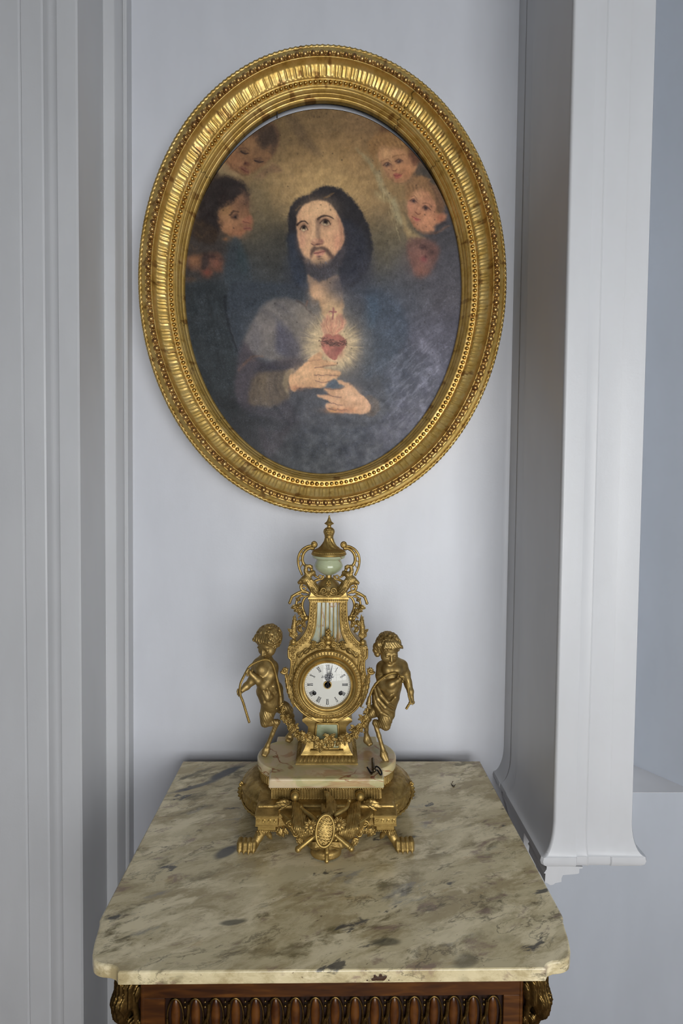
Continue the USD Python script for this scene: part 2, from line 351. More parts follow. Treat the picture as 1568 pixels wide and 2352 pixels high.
# ---------------------------------------------------------------- console cabinet with its marble top
def mix_chain(name, coords, layers, base, rough, bump=None, sss=0.0, spec=0.5, coat=0.0):
    """layers: (node name of a 0..1 factor, colour or node) laid over base in turn"""
    nodes, links = dict(coords[0]), list(coords[1]); prev = base
    for k, (fac, col) in enumerate(layers):
        nodes[f'mx{k}'] = ('mix', {'mix_type': 'mix', **({'color1': prev} if not isinstance(prev, str) else {}), **({'color2': col} if not isinstance(col, str) else {})})
        if isinstance(prev, str): links.append((prev, f'mx{k}.color1'))
        if isinstance(col, str): links.append((col, f'mx{k}.color2'))
        links.append((fac, f'mx{k}.fac')); prev = f'mx{k}.color'
    nodes['p'] = ('principled_bsdf', {'roughness': rough, 'subsurface_weight': sss, 'subsurface_scale': 0.004, 'subsurface_radius': (1, .8, .5), 'specular_ior_level': spec, 'coat_weight': coat})
    links.append((prev, 'p.base_color'))
    if bump: nodes['bp'] = ('bump', {'strength': bump[1], 'distance': bump[2]}); links += [(bump[0], 'bp.height'), ('bp.normal', 'p.normal')]
    return mat(name, nodes, links)
def noise_mask(nodes, links, nm, vec, lo, hi, scale, detail=6.0, rough=.6, dist=0.0, ridge=False, off=(0, 0, 0)):
    nodes[nm + 'o'] = ('mapping', {'location': off}); links.append((vec, nm + 'o.vector'))
    nodes[nm + 'n'] = ('noise_texture', {'scale': scale, 'detail': detail, 'roughness': rough, 'distortion': dist}); links.append((nm + 'o.vector', nm + 'n.vector'))
    src = nm + 'n.fac'
    if ridge:
        nodes[nm + 's'] = ('math', {'math_type': 'subtract', 'value2': .5}); nodes[nm + 'a'] = ('math', {'math_type': 'absolute'})
        links += [(src, nm + 's.value1'), (nm + 's.value', nm + 'a.value1')]; src = nm + 'a.value'
    nodes[nm] = ('map_range', {'range_type': 'smoothstep', 'from_min': lo, 'from_max': hi, 'to_min': 0.0, 'to_max': 1.0, 'clamp': True}); links.append((src, nm + '.value'))
nd, lk = {'g': ('geometry', {}), 'm0': ('mapping', {'rotation': (0, 0, -math.radians(20))}), 'm': ('mapping', {'scale': (1.0, 2.35, 2.0)}),
          'w': ('noise_texture', {'scale': 9.0, 'detail': 4.0}), 'wv': ('vector_math', {'math_type': 'multiply_add', 'vector2': (.075, .075, .075)})}, [('g.position', 'm0.vector'), ('m0.vector', 'm.vector'), ('m.vector', 'w.vector'), ('w.color', 'wv.vector1'), ('m.vector', 'wv.vector3')]
V_ = 'wv.vector'
noise_mask(nd, lk, 'tan', V_, .42, .60, 11, 10, .70)
noise_mask(nd, lk, 'oli', V_, .515, .64, 10, 10, .70, off=(3, 1, 0)); noise_mask(nd, lk, 'olm', V_, .42, .56, 4.5, 3, off=(8, 8, 3))
noise_mask(nd, lk, 'dol', V_, .58, .68, 20, 9, .68, off=(5, 11, 0))
noise_mask(nd, lk, 'wht', V_, .50, .63, 11, 10, .66, off=(7, 5, 0))
noise_mask(nd, lk, 'vein', V_, .017, .0, 8, 7, .62, ridge=True, off=(1, 9, 0)); noise_mask(nd, lk, 'veinm', V_, .50, .62, 6, 3, off=(11, 2, 0))
noise_mask(nd, lk, 'pur', V_, .56, .68, 19, 8, .66, off=(9, 9, 1)); noise_mask(nd, lk, 'gry', V_, .59, .69, 9, 8, .64, off=(2, 13, 0)); noise_mask(nd, lk, 'och', V_, .62, .72, 14, 5, .6, off=(17, 3, 0))
noise_mask(nd, lk, 'drk', V_, .655, .69, 11, 6, .55, off=(6, 21, 0)); noise_mask(nd, lk, 'spk', 'm.vector', .69, .74, 120, 3, .6)
for a, b, o in (('vein', 'veinm', 'v1'), ('oli', 'olm', 'ol2')): nd[o] = ('math', {'math_type': 'multiply'}); lk += [(a + '.result', o + '.value1'), (b + '.result', o + '.value2')]
for a, s in (('tan', .72), ('pur', .62), ('gry', .62), ('och', .35), ('drk', .85), ('spk', .7), ('dol', .7)):
    nd[a + 'k'] = ('math', {'math_type': 'multiply', 'value2': s}); lk.append((a + '.result', a + 'k.value1'))
nd['v1k'] = ('math', {'math_type': 'multiply', 'value2': .6}); lk.append(('v1.value', 'v1k.value1')); nd['olk'] = ('math', {'math_type': 'multiply', 'value2': .88}); lk.append(('ol2.value', 'olk.value1'))
streaks = []
for k, (pa, pb, w_, al) in enumerate((((470, 1800), (565, 1755), .011, .95), ((385, 1822), (500, 1792), .005, .8), ((484, 1972), (545, 1940), .010, .85), ((500, 2119), (566, 2111), .0048, .85), ((845, 2166), (925, 2166), .006, .8), ((395, 1800), (500, 1757), .004, .6), ((1040, 2215), (1105, 2190), .010, .6))):
    A0, B0 = on(*pa, TOP_Z), on(*pb, TOP_Z); mid_ = (A0 + B0) / 2; dl_ = B0 - A0; nm = f'st{k}'
    nd[nm + 'w'] = ('vector_math', {'math_type': 'multiply_add', 'vector2': (.022, .022, 0)}); nd[nm + 'off'] = ('vector_math', {'math_type': 'subtract', 'vector2': (.011, .011, 0)})
    nd[nm + 'm'] = ('mapping', {'mapping_type': 'texture', 'location': tuple(mid_), 'rotation': (0, 0, math.atan2(dl_[1], dl_[0])), 'scale': (float(np.hypot(*dl_[:2])) * .62, w_ * 1.5, .2)})
    nd[nm + 'g'] = ('gradient_texture', {'gradient_type': 'spherical'}); nd[nm] = ('map_range', {'range_type': 'smoothstep', 'from_min': .12, 'from_max': .55, 'to_min': 0.0, 'to_max': al, 'clamp': True})
    lk += [('w.color', nm + 'w.vector1'), ('g.position', nm + 'w.vector3'), (nm + 'w.vector', nm + 'off.vector1'), (nm + 'off.vector', nm + 'm.vector'), (nm + 'm.vector', nm + 'g.vector'), (nm + 'g.fac', nm + '.value')]
    streaks.append((nm + '.result', srgb(70, 72, 76) if k in (0, 1, 2) else srgb(88, 84, 66)))
M_marble = mix_chain('breccia_marble', (nd, lk), [('tank.value', srgb(156, 138, 98)), ('olk.value', srgb(104, 93, 60)), ('gryk.value', srgb(134, 134, 132)), ('wht.result', srgb(226, 212, 176)), ('purk.value', srgb(126, 98, 92)),
    ('ochk.value', srgb(180, 146, 88)), ('dolk.value', srgb(84, 76, 52)), ('v1k.value', srgb(86, 78, 60)), ('drkk.value', srgb(68, 68, 70)), ('spkk.value', srgb(84, 62, 44))] + streaks, srgb(206, 192, 154), 0.25, ('tann.fac', .05, .001), spec=.5)

xs = lambda px, py: on(px, py, TOP_Z)
def both(l, r):
    a, b = xs(*l), xs(*r); return ((b[0] - a[0]) / 2, (a[1] + b[1]) / 2)
cxT = (xs(420, 1748)[0] + xs(1102, 1748)[0]) / 2
half = [both((420, 1748), (1102, 1748)), both((232, 2103), (1291, 2103)), both((229, 2110), (1293.5, 2110)), both((228.5, 2118), (1293, 2119)), both((224, 2135), (1298, 2137)), both((215, 2163), (1305, 2164)), both((211.5, 2186), (1309, 2186)),
        both((216, 2204), (1306, 2202)), both((231, 2212), (1293, 2211)), both((254, 2214), (1270, 2215)), both((266, 2220), (1257, 2221)), both((271, 2228.5), (1253, 2229.5))]
half = np.array(half)
curve = np.vstack([half[:2], spline(half[2:7], 6), spline(half[6:10], 7)[1:], spline(half[9:], 6)[1:]])
right = np.c_[cxT + curve[:, 0], curve[:, 1]]; left = np.c_[cxT - curve[:, 0], curve[:, 1]]
plan = np.vstack([right, left[::-1]])                                  # from back right round the front to back left
yB = plan[:, 1].max(); FRONT_Y = plan[:, 1].min()
def inset(P, d):
    q = Polygon(P).buffer(0); e = np.roll(P, -1, 0) - P; nrm = np.c_[e[:, 1], -e[:, 0]]; nrm /= np.linalg.norm(nrm, axis=1, keepdims=True) + 1e-12
    nn = nrm + np.roll(nrm, 1, 0); nn /= np.linalg.norm(nn, axis=1, keepdims=True) + 1e-12
    if not q.contains(Point(*(P[3] - nn[3] * 1e-3))): nn = -nn
    return P - nn * d
TH = 0.0165
rings = []
for d, dz in ((.0026, 0), (.0012, -.0004), (.0003, -.0013), (0, -.0026), (0, -TH + .0015), (.0008, -TH + .0003), (.002, -TH)):
    rings.append(np.c_[inset(plan, d), np.full(len(plan), TOP_Z + dz)])
Vt_ = np.vstack(rings); n = len(plan); Ft = arr((Vt_, grid_faces(len(rings), n, False, True)))[1]
def cap(P, z, up):
    v, f = trimesh.creation.triangulate_polygon(Polygon(P), engine='earcut'); v = np.c_[v, np.full(len(v), z)]
    t = v[f[0]]; s = np.cross(t[1] - t[0], t[2] - t[0])[2] > 0
    return v, (f if s == up else f[:, ::-1])
top = cat(orient((Vt_ - Vt_.mean(0), Ft)), ) if False else (Vt_, Ft)
c = Vt_.mean(0); t = Vt_[Ft] - c
if np.einsum('ij,ij->i', t[:, 0], np.cross(t[:, 1], t[:, 2])).sum() < 0: top = (Vt_, Ft[:, ::-1])
slab = cat(top, cap(rings[0][:, :2], TOP_Z, True), cap(rings[-1][:, :2], TOP_Z - TH, False))
mtt = obj('marble_table_top', slab, M_marble, smooth=40, label='veined cream and olive marble slab with shaped front corners, lying on the wooden cabinet', cat='table top')

ck = at(868, 2246, FRONT_Y); ch_ = Sculpt(ck - [.02, .004, .012], ck + [.02, .004, .012], .0009); crng = np.random.default_rng(5)
for x_, z_, r_ in ((0, -.001, .0040), (-.006, -.0018, .0032), (.006, -.0014, .0036), (.009, .0015, .0026), (-.004, .003, .0022), (.013, -.0030, .0018), (-.013, -.0030, .0020), (.003, .004, .0024)): ch_.ell(ck + [x_, .0016, z_], (r_ * 1.2, .0021, r_), .002)
obj('edge_chip', ch_.mesh(1), plain('chip_fill', (.045, .018, .006), .6), mtt, smooth=True, label='brown chip in the front edge')
M_wood = mat('mahogany', {'g': ('geometry', {}), 'm': ('mapping', {'scale': (6, 6, 40)}), 'n': ('noise_texture', {'scale': 3.0, 'detail': 6.0, 'distortion': .5}), 'r': ('rgb_ramp', {'ramp': [(0.3, (.022, .0055, .0008)), (0.55, (.060, .0185, .0022)), (.75, (.115, .040, .0052))]}),
    'p': ('principled_bsdf', {'roughness': .42, 'coat_weight': .12, 'coat_roughness': .2, 'specular_ior_level': .35})}, [('g.position', 'm.vector'), ('m.vector', 'n.vector'), ('n.fac', 'r.fac'), ('r.color', 'p.base_color')])
M_wood_d = plain('dark_wood', (.012, .004, .0025), .35)
M_egg = mat('burr_wood', {'g': ('geometry', {}), 'n': ('noise_texture', {'scale': 60.0, 'detail': 4.0}), 'r': ('rgb_ramp', {'ramp': [(.35, (.040, .011, .002)), (.65, (.10, .034, .006))]}), 'p': ('principled_bsdf', {'roughness': .3})}, [('g.position', 'n.vector'), ('n.fac', 'r.fac'), ('r.color', 'p.base_color')])
M_mount = metal('aged_mount', (.075, .045, .015), (.20, .125, .04), .42, 90, .2)
fy = FRONT_Y + .022; zt = TOP_Z - TH; X = lambda px: at(px, 2300, fy)[0]
cabx = (X(352) + 0 * 1, X(1196))
tb = thing('console_cabinet', 'dark mahogany cabinet with gilt chain frieze and corner mounts, carrying the marble slab', 'cabinet', (cxT, (fy + yB) / 2, 0))
hx = max(abs(cabx[0] - cxT), abs(cabx[1] - cxT)); ch = .030
bodyp = [(cxT - hx - ch, yB - .012), (cxT - hx - ch, fy + ch + .012), (cxT - hx, fy + .006), (cxT + hx, fy + .006), (cxT + hx + ch, fy + ch + .012), (cxT + hx + ch, yB - .012)]
obj('body', prism(bodyp, .06, zt - .0005), M_wood, tb)
obj('plinth', prism(Polygon(bodyp).buffer(.012, join_style=2), 0, .06), M_wood_d, tb)
zr = at(760, 2290, fy)[2]; fz1, fz0 = zr, zr - .062; fx0, fx1 = X(378), X(1156)
obj('top_rail', box(cxT - hx, cxT + hx, fy, fy + .008, zr, zt - .001, .0008), M_wood, tb)
obj('frieze_stile', box(cxT - hx, fx0, fy, fy + .008, fz0 - .03, zr, .0006), M_wood, tb); obj('frieze_stile', box(fx1, cxT + hx, fy, fy + .008, fz0 - .03, zr, .0006), M_wood, tb)
obj('bottom_rail', box(fx0, fx1, fy, fy + .008, fz0 - .03, fz0, .0006), M_wood, tb)
obj('frieze_ground', box(fx0, fx1, fy + .0045, fy + .0062, fz0, zr), M_wood_d, tb)
obj('door', box(cxT - hx + .02, cxT + hx - .02, fy - .004, fy + .007, .10, fz0 - .04, .003), M_wood, tb)
for sx in (-1, 1):                                                    # thin vertical beads beside the stiles
    for k, o in enumerate((.000, .007, .0125)):
        x = cxT + sx * (hx + o); obj('stile_bead', tube([(x, fy + .002 + o * .9, .07), (x, fy + .002 + o * .9, zt - .001)], .0022 if k else .003, 10), M_wood_d if k == 1 else M_wood, tb)
N_egg = 17; pit = (fx1 - fx0) / N_egg; zc, hh = (fz0 + zr) / 2, (zr - fz0) / 2
for k in range(N_egg):
    xc = fx0 + pit * (k + .5); v, f = ICO[3]
    obj('egg', (v * [pit * .23, .004, hh * .66] + [xc, fy + .0042, zc + hh * .18], f), M_egg, tb, smooth=True)
    ring = np.array([(xc + pit * .40 * math.cos(a), fy + .0022, zc + hh * .14 + hh * .78 * math.sin(a)) for a in np.linspace(PI * 1.02, -PI * .02, 15)][::-1])
    low = np.array([(xc + pit * .40 * math.cos(a), fy + .0022, zc + hh * .14 + hh * .95 * math.sin(a)) for a in np.linspace(PI, 2 * PI, 16)])
    obj('egg_band', cat(tube(spline(low, 2), .0016, 8), tube(spline(low * [1, 1, 1] + np.array([0, .0002, hh * .09]), 2), .0009, 6), tube(spline(ring, 2), .0012, 8)), M_mount, tb)
    if k < N_egg - 1:
        x0 = xc + pit * .5
        s_ = np.array([(x0 + pit * .17, fy + .001, zc + hh * .75), (x0 + pit * .12, fy + .001, zc + hh * .2), (x0, fy + .0008, zc + hh * .02), (x0 - pit * .10, fy + .001, zc - hh * .18), (x0 - pit * .17, fy + .001, zc - hh * .75)])
        obj('link_scroll', cat(tube(spline(s_, 6), .0017, 8), tube(spline(s_ + [pit * .07, .0004, 0], 6), .0011, 6), ball((x0, fy + .001, zc + hh * .62), .0019), ball((x0, fy + .001, zc + hh * .82), .0016), tube([(x0, fy + .002, zc - hh * .4), (x0, fy + .002, zc - hh * .95)], [.0012, .0022], 6)), M_mount, tb)
for sx in (-1, 1):                                                    # gilt corner mounts: a hanging acanthus leaf with a scroll above
    cx_, cy_ = cxT + sx * (hx + ch * .62), fy + ch * .45
    B_ = np.array([cx_, cy_, zt]); o = np.array([sx * .72, -.69, 0]); s_ = np.array([.69, sx * .72, 0]) * sx
    sk = Sculpt(B_ + [-.032, -.032, -.115], B_ + [.032, .032, .0], .0012)
    Pm = lambda u, d, z: B_ + s_ * u + o * d + np.array([0, 0, z])
    sk.chain([Pm(0, .0, -.004), Pm(0, .006, -.02), Pm(0, .013, -.045), Pm(0, .012, -.06), Pm(0, .002, -.075), Pm(0, -.002, -.112)], [.010, .012, .011, .009, .008, .006], .006)
    for q in (-1, 1):
        sk.chain([Pm(q * .004, .004, -.006), Pm(q * .013, .006, -.022), Pm(q * .012, .008, -.045), Pm(q * .004, .014, -.062)], [.004, .0045, .004, .003], .002)
        sk.chain([Pm(q * .011, -.002, -.012), Pm(q * .018, 0, -.03), Pm(q * .013, .002, -.05), Pm(q * .016, -.002, -.072), Pm(q * .006, 0, -.1)], [.003, .004, .0035, .0035, .003], .002)
        sk.ell(Pm(q * .012, .006, -.068), .0045, .002)
    sk.ell(Pm(0, .017, -.056), (.006, .006, .007), .003); sk.ridge(lambda p: .0011 * np.sin((p - B_) @ s_ * 1500) + .0008 * (meshkit.noise(p * 400, 4) - .5))
    obj('corner_mount', sk.mesh(1), M_mount, tb, smooth=True)
# ---------------------------------------------------------------- the oil painting, painted onto the canvas grid (u, v are the canvas's own coordinates)
def painted(U, V):
    """colours (sRGB 0..255) of the painting at canvas coordinates U, V (arrays of one regular grid)"""
    H, W = U.shape; img = np.zeros((H, W, 3), np.float32)
    u_ax, v_ax = U[0], V[:, 0]
    prs = np.random.default_rng(11)
    P3 = np.stack([U / 100, V / 100, np.zeros_like(U)], -1)
    n_big = meshkit.fbm(P3 * 1.6, 4, 3); n_mid = meshkit.fbm(P3 * 6, 4, 5); n_fine = meshkit.fbm(P3 * 40, 2, 9)
    # --- the ground tones; the lower ones carry grey-blue window sheen in their colour
    pts = [(740, 262, 122, 98, 66), (640, 300, 114, 93, 63), (840, 280, 122, 96, 66), (900, 320, 112, 86, 58), (560, 330, 112, 90, 62), (700, 350, 140, 111, 73), (800, 360, 146, 115, 75),
           (740, 410, 170, 138, 90), (620, 420, 142, 115, 76), (670, 430, 166, 135, 90), (850, 420, 152, 122, 80), (860, 480, 146, 117, 80), (620, 480, 128, 108, 76), (590, 440, 132, 110, 78), (600, 520, 98, 88, 68),
           (880, 540, 118, 104, 78), (620, 560, 84, 78, 66), (600, 600, 72, 70, 66), (860, 590, 98, 92, 80), (480, 470, 74, 62, 52), (460, 600, 66, 58, 54), (1000, 380, 74, 68, 62), (1030, 500, 72, 70, 74),
           (640, 640, 68, 70, 72), (560, 640, 66, 72, 78), (500, 700, 56, 62, 66), (450, 720, 50, 55, 60), (560, 760, 62, 70, 78), (480, 800, 54, 60, 64), (520, 900, 50, 55, 58), (480, 900, 40, 44, 46), (560, 960, 44, 45, 48), (620, 1000, 54, 54, 60),
           (700, 1040, 46, 50, 56), (740, 1075, 40, 42, 46), (600, 1050, 44, 44, 46), (660, 950, 60, 58, 64), (720, 990, 52, 56, 66), (800, 980, 58, 62, 72), (800, 1050, 54, 56, 66), (880, 1040, 68, 68, 78), (900, 980, 80, 79, 92),
           (960, 940, 88, 87, 100), (1000, 860, 86, 85, 98), (940, 860, 80, 82, 96), (1030, 760, 82, 80, 92), (960, 760, 88, 86, 98), (880, 820, 66, 71, 82), (880, 720, 66, 76, 92), (930, 680, 76, 77, 84), (1000, 680, 82, 78, 84), (1030, 620, 78, 76, 82),
           (920, 620, 82, 79, 82), (860, 660, 70, 76, 88), (830, 720, 72, 76, 84), (840, 900, 62, 68, 80)]
    num, den = np.zeros((H, W, 3), np.float32), np.full((H, W), 1e-6, np.float32)
    for x, y, *c in pts:
        w = np.exp(-((U - x) ** 2 + (V - y) ** 2) / (2 * 34 ** 2)).astype(np.float32) + 1e-5; num += w[..., None] * np.array(c, np.float32); den += w
    img[:] = num / den[..., None]
    img *= (0.93 + 0.14 * n_big)[..., None]
    def win(x0, x1, y0, y1):
        return slice(max(np.searchsorted(v_ax, y0), 0), np.searchsorted(v_ax, y1)), slice(max(np.searchsorted(u_ax, x0), 0), np.searchsorted(u_ax, x1))
    def lay(sl, a, c):
        a = np.clip(a, 0, 1)[..., None]; img[sl] = img[sl] * (1 - a) + np.asarray(c, np.float32) * a
    def poly(pp, c, feather=3, alpha=1.0, n=7, rough=0.0):
        feather = feather if feather < 4 else 3 + (feather - 3) * .62
        q = spline(pp, n, True); f = feather * 1.5 + 2
        sl = win(q[:, 0].min() - f, q[:, 0].max() + f, q[:, 1].min() - f, q[:, 1].max() + f); X, Y = U[sl], V[sl]
        if X.size == 0: return
        d2 = np.full(X.shape, 1e9); ins = np.zeros(X.shape, bool)
        for a, b in zip(q, np.roll(q, -1, 0)):
            e = b - a; t = np.clip(((X - a[0]) * e[0] + (Y - a[1]) * e[1]) / (e @ e + 1e-9), 0, 1)
            d2 = np.minimum(d2, (X - a[0] - t * e[0]) ** 2 + (Y - a[1] - t * e[1]) ** 2)
            ins ^= ((a[1] > Y) != (b[1] > Y)) & (X < (b[0] - a[0]) * (Y - a[1]) / (b[1] - a[1] + 1e-12) + a[0])
        d = np.sqrt(d2) * np.where(ins, 1, -1)
        if rough: d = d + rough * (n_mid[sl] - .5) * 2 + rough * (n_fine[sl] - .5)
        t = np.clip(d / (2 * feather) + .5, 0, 1); lay(sl, alpha * t * t * (3 - 2 * t), c)
    def stroke(pp, c, w=2.0, alpha=1.0, w1=None, feather=1.0, n=6):
        q = spline(pp, n) if len(pp) > 2 else np.asarray(pp, float); w1 = w if w1 is None else w1; R = max(w, w1) + feather + 1
        sl = win(q[:, 0].min() - R, q[:, 0].max() + R, q[:, 1].min() - R, q[:, 1].max() + R); X, Y = U[sl], V[sl]
        if X.size == 0: return
        best = np.full(X.shape, 1e9); N = len(q) - 1
        for i in range(N):
            a, b = q[i], q[i + 1]; e = b - a; t = np.clip(((X - a[0]) * e[0] + (Y - a[1]) * e[1]) / (e @ e + 1e-9), 0, 1)
            s = (i + t) / N; best = np.minimum(best, np.hypot(X - a[0] - t * e[0], Y - a[1] - t * e[1]) - (w + (w1 - w) * s) / 2)
        lay(sl, alpha * np.clip(.5 - best / feather, 0, 1), c)
    def blob(x, y, rx, ry, c, alpha=1.0, rot=0.0):
        R = 2.4 * max(rx, ry); sl = win(x - R, x + R, y - R, y + R); X, Y = U[sl] - x, V[sl] - y; ca, sa = math.cos(math.radians(rot)), math.sin(math.radians(rot))
        lay(sl, alpha * np.exp(-(((X * ca + Y * sa) / rx) ** 2 + ((Y * ca - X * sa) / ry) ** 2)), c)
    mp = lambda ox, oy, k: (lambda *q: [(ox + a / k, oy + b / k) for a, b in q])
    A, B, C, D = mp(410, 230, 4.7515), mp(740, 230, 4.7515), mp(410, 650, 4.7515), mp(740, 650, 4.7515)
    E, G = mp(640, 420, 7.127), mp(640, 690, 6.533)
    # --- sky streaks and the light behind the head
    poly(A((1100, 180), (1200, 200), (1420, 480), (1500, 640), (1300, 520)), (94, 76, 56), 14, .55)
    poly(A((900, 900), (1000, 1250), (960, 1330), (760, 1100), (720, 1000)), (104, 92, 68), 14, .5)
    blob(742, 450, 105, 62, (178, 144, 94), .62); blob(742, 470, 75, 60, (192, 160, 108), .4)
    for k in range(120):
        a = math.radians(prs.uniform(188, 352)); r0, r1 = prs.uniform(62, 88), prs.uniform(88, 128); cx, cy = 745, 520
        stroke([(cx + r0 * 1.02 * math.cos(a), cy + r0 * math.sin(a)), (cx + r1 * 1.05 * math.cos(a), cy + r1 * 1.1 * math.sin(a))], (206, 172, 118) if k % 3 else (150, 118, 76), prs.uniform(.6, 1.6), prs.uniform(.12, .38), .4, 1.6)
    blob(858, 560, 46, 70, (96, 86, 66), .55); blob(640, 575, 40, 60, (62, 60, 56), .55)
    # --- wings
    poly(A((470, 720), (560, 800), (640, 880), (560, 880), (440, 860), (410, 800)), (150, 132, 96), 8, .75)
    poly(A((880, 820), (1000, 740), (1080, 780), (1090, 830), (980, 830), (900, 900), (800, 900)), (122, 92, 70), 8, .6)
    poly(A((720, 930), (860, 890), (1000, 860), (1130, 960), (1000, 1000), (820, 980)), (150, 124, 84), 14, .45)
    for q, c in ((B((320, 560), (440, 640), (560, 760), (620, 900), (560, 880), (440, 700)), (150, 136, 100)), (B((570, 800), (640, 960), (720, 1060), (760, 1160), (640, 1060), (560, 940)), (166, 150, 112)),
                 (B((540, 1000), (660, 1060), (740, 1100), (640, 1120), (540, 1060)), (160, 140, 98)), (B((740, 1060), (800, 1180), (830, 1360), (760, 1300), (720, 1180)), (160, 148, 112)),
                 (B((840, 1250), (900, 1380), (1000, 1460), (1080, 1500), (960, 1500), (860, 1430)), (172, 146, 100)), (B((860, 1380), (960, 1560), (1010, 1600), (900, 1520)), (150, 124, 86))):
        poly(q, c, 7, .7)
    for k in range(26):
        t = k / 25; x, y = 865 + 45 * t + prs.uniform(-8, 8), 420 + 110 * t
        stroke([(x, y), (x + prs.uniform(2, 9), y + prs.uniform(14, 26))], (188, 172, 128) if k % 2 else (112, 98, 72), 1.6, .4, .5, 1.4)
    # --- angel, upper left
    poly(A((640, 440), (780, 340), (960, 290), (1060, 400), (1050, 560), (960, 700), (860, 790), (740, 860), (600, 830), (500, 720), (500, 640), (560, 560)), (132, 96, 66), 6)
    blob(*A((600, 720))[0], 26, 26, (152, 106, 74), .7); blob(*A((760, 560))[0], 20, 20, (140, 106, 72), .6); blob(*A((900, 620))[0], 22, 18, (126, 92, 62), .6)
    poly(A((700, 400), (800, 330), (900, 290), (1000, 310), (1060, 420), (1050, 560), (1000, 640), (960, 560), (880, 560), (840, 470), (740, 440), (660, 470)), (84, 65, 51), 11, .85, rough=6)
    poly(A((860, 380), (1000, 360), (1040, 460), (960, 560), (850, 540)), (60, 49, 43), 14, .6, rough=6)
    for q in (A((660, 620), (700, 640), (740, 640)), A((810, 710), (850, 730), (900, 720))): stroke(q, (46, 36, 34), 4.2, .85, 2.5, 2)
    stroke(A((640, 590), (700, 575), (750, 610)), (86, 62, 48), 3, .6, 1.5, 2); stroke(A((790, 690), (860, 680), (910, 700)), (86, 62, 48), 2.6, .55, 1.4, 2)
    blob(*A((690, 620))[0], 9, 6, (70, 54, 48), .6, 20); blob(*A((850, 710))[0], 9, 5, (80, 58, 50), .55, 10)
    poly(A((700, 720), (760, 740), (740, 770), (700, 760)), (104, 66, 50), 3, .7); blob(*A((705, 745))[0], 3.5, 2.5, (72, 42, 36), .8)
    poly(A((640, 790), (690, 775), (750, 810), (740, 850), (690, 830)), (124, 80, 66), 3.5, .7); stroke(A((660, 800), (700, 820), (740, 830)), (84, 42, 40), 1.6, .8, 1, 1.5)
    stroke(A((500, 680), (560, 780), (640, 850), (740, 860)), (92, 68, 52), 3, .45, 2, 4)
    # --- angel, left, looking up at the figure
    poly(A((430, 1130), (560, 1010), (700, 1010), (750, 1100), (740, 1220), (790, 1340), (780, 1420), (700, 1480), (640, 1530), (520, 1500), (440, 1420), (410, 1300)), (140, 100, 72), 6)
    blob(*A((560, 1370))[0], 24, 24, (172, 122, 84), .8); blob(*A((500, 1240))[0], 16, 18, (166, 124, 80), .75); blob(*A((680, 1150))[0], 16, 28, (118, 86, 66), .6); blob(*A((640, 1470))[0], 20, 12, (150, 98, 70), .6)
    poly(A((310, 960), (480, 880), (640, 920), (740, 1010), (750, 1120), (700, 1050), (640, 1080), (540, 1160), (430, 1220), (420, 1320), (440, 1450), (360, 1560), (250, 1500), (200, 1350), (240, 1100)), (50, 42, 41), 11, .95, rough=6)
    poly(A((640, 1000), (720, 1040), (750, 1140), (730, 1220), (690, 1100)), (84, 64, 54), 6, .6)
    poly(A((180, 1340), (330, 1390), (420, 1480), (360, 1600), (180, 1560), (130, 1440)), (64, 50, 40), 9, .9)
    for q in (A((160, 1350), (210, 1400), (260, 1380)), A((180, 1480), (240, 1530), (300, 1480)), A((130, 1620), (170, 1660), (200, 1630))): stroke(q, (104, 78, 52), 4, .35, 2, 6)
    poly(A((550, 1290), (600, 1270), (640, 1290), (610, 1340), (570, 1330)), (82, 58, 48), 4.5, .7); blob(*A((598, 1312))[0], 3.6, 3.4, (34, 27, 28), .9); blob(*A((630, 1320))[0], 3, 2.4, (150, 112, 86), .6)
    stroke(A((540, 1280), (590, 1250), (640, 1260)), (66, 46, 40), 4, .8, 2, 2.5)
    poly(A((680, 1350), (760, 1290), (790, 1340), (760, 1380), (700, 1390)), (160, 102, 78), 4, .7); stroke(A((690, 1360), (720, 1370), (770, 1370)), (92, 52, 46), 2, .7, 1, 2)
    poly(A((690, 1400), (760, 1410), (770, 1440), (700, 1450)), (130, 80, 68), 4, .65); stroke(A((690, 1430), (760, 1420)), (88, 44, 44), 1.6, .8, 1, 1.6)
    blob(*A((500, 1550))[0], 7, 4, (140, 92, 56), .7)
    # --- angels, lower left, half lost in the dark
    poly(A((110, 1740), (200, 1720), (300, 1700), (420, 1690), (490, 1780), (470, 1880), (380, 1900), (320, 1960), (230, 1900), (110, 1860)), (104, 72, 56), 9, .75)
    blob(*A((170, 1780))[0], 17, 14, (142, 98, 66), .8); blob(*A((400, 1800))[0], 17, 18, (128, 82, 66), .75); blob(*A((300, 1900))[0], 10, 10, (130, 66, 52), .7); blob(*A((130, 1990))[0], 14, 6, (122, 82, 54), .6)
    poly(A((270, 1700), (330, 1740), (290, 1860), (240, 1840)), (58, 46, 44), 6, .8); blob(*A((360, 1730))[0], 9, 6, (60, 46, 46), .7); blob(*A((450, 1760))[0], 6, 5, (66, 50, 48), .6)
    # --- the blue drape below them
    poly(A((560, 1560), (660, 1560), (760, 1900), (740, 2043), (560, 2043), (480, 1900)), (60, 68, 74), 14, .75); poly(A((640, 1600), (720, 1700), (740, 1860), (680, 1900), (620, 1780)), (60, 74, 76), 10, .45)
    # --- angel, upper right
    poly(B((560, 500), (700, 470), (860, 540), (960, 620), (980, 740), (900, 860), (800, 910), (700, 870), (620, 760), (560, 620)), (170, 124, 86), 5)
    blob(*B((640, 600))[0], 18, 18, (190, 146, 100), .8); blob(*B((860, 780))[0], 20, 22, (178, 122, 84), .8); blob(*B((680, 800))[0], 14, 14, (182, 132, 94), .6); blob(*B((960, 640))[0], 14, 14, (118, 76, 56), .8)
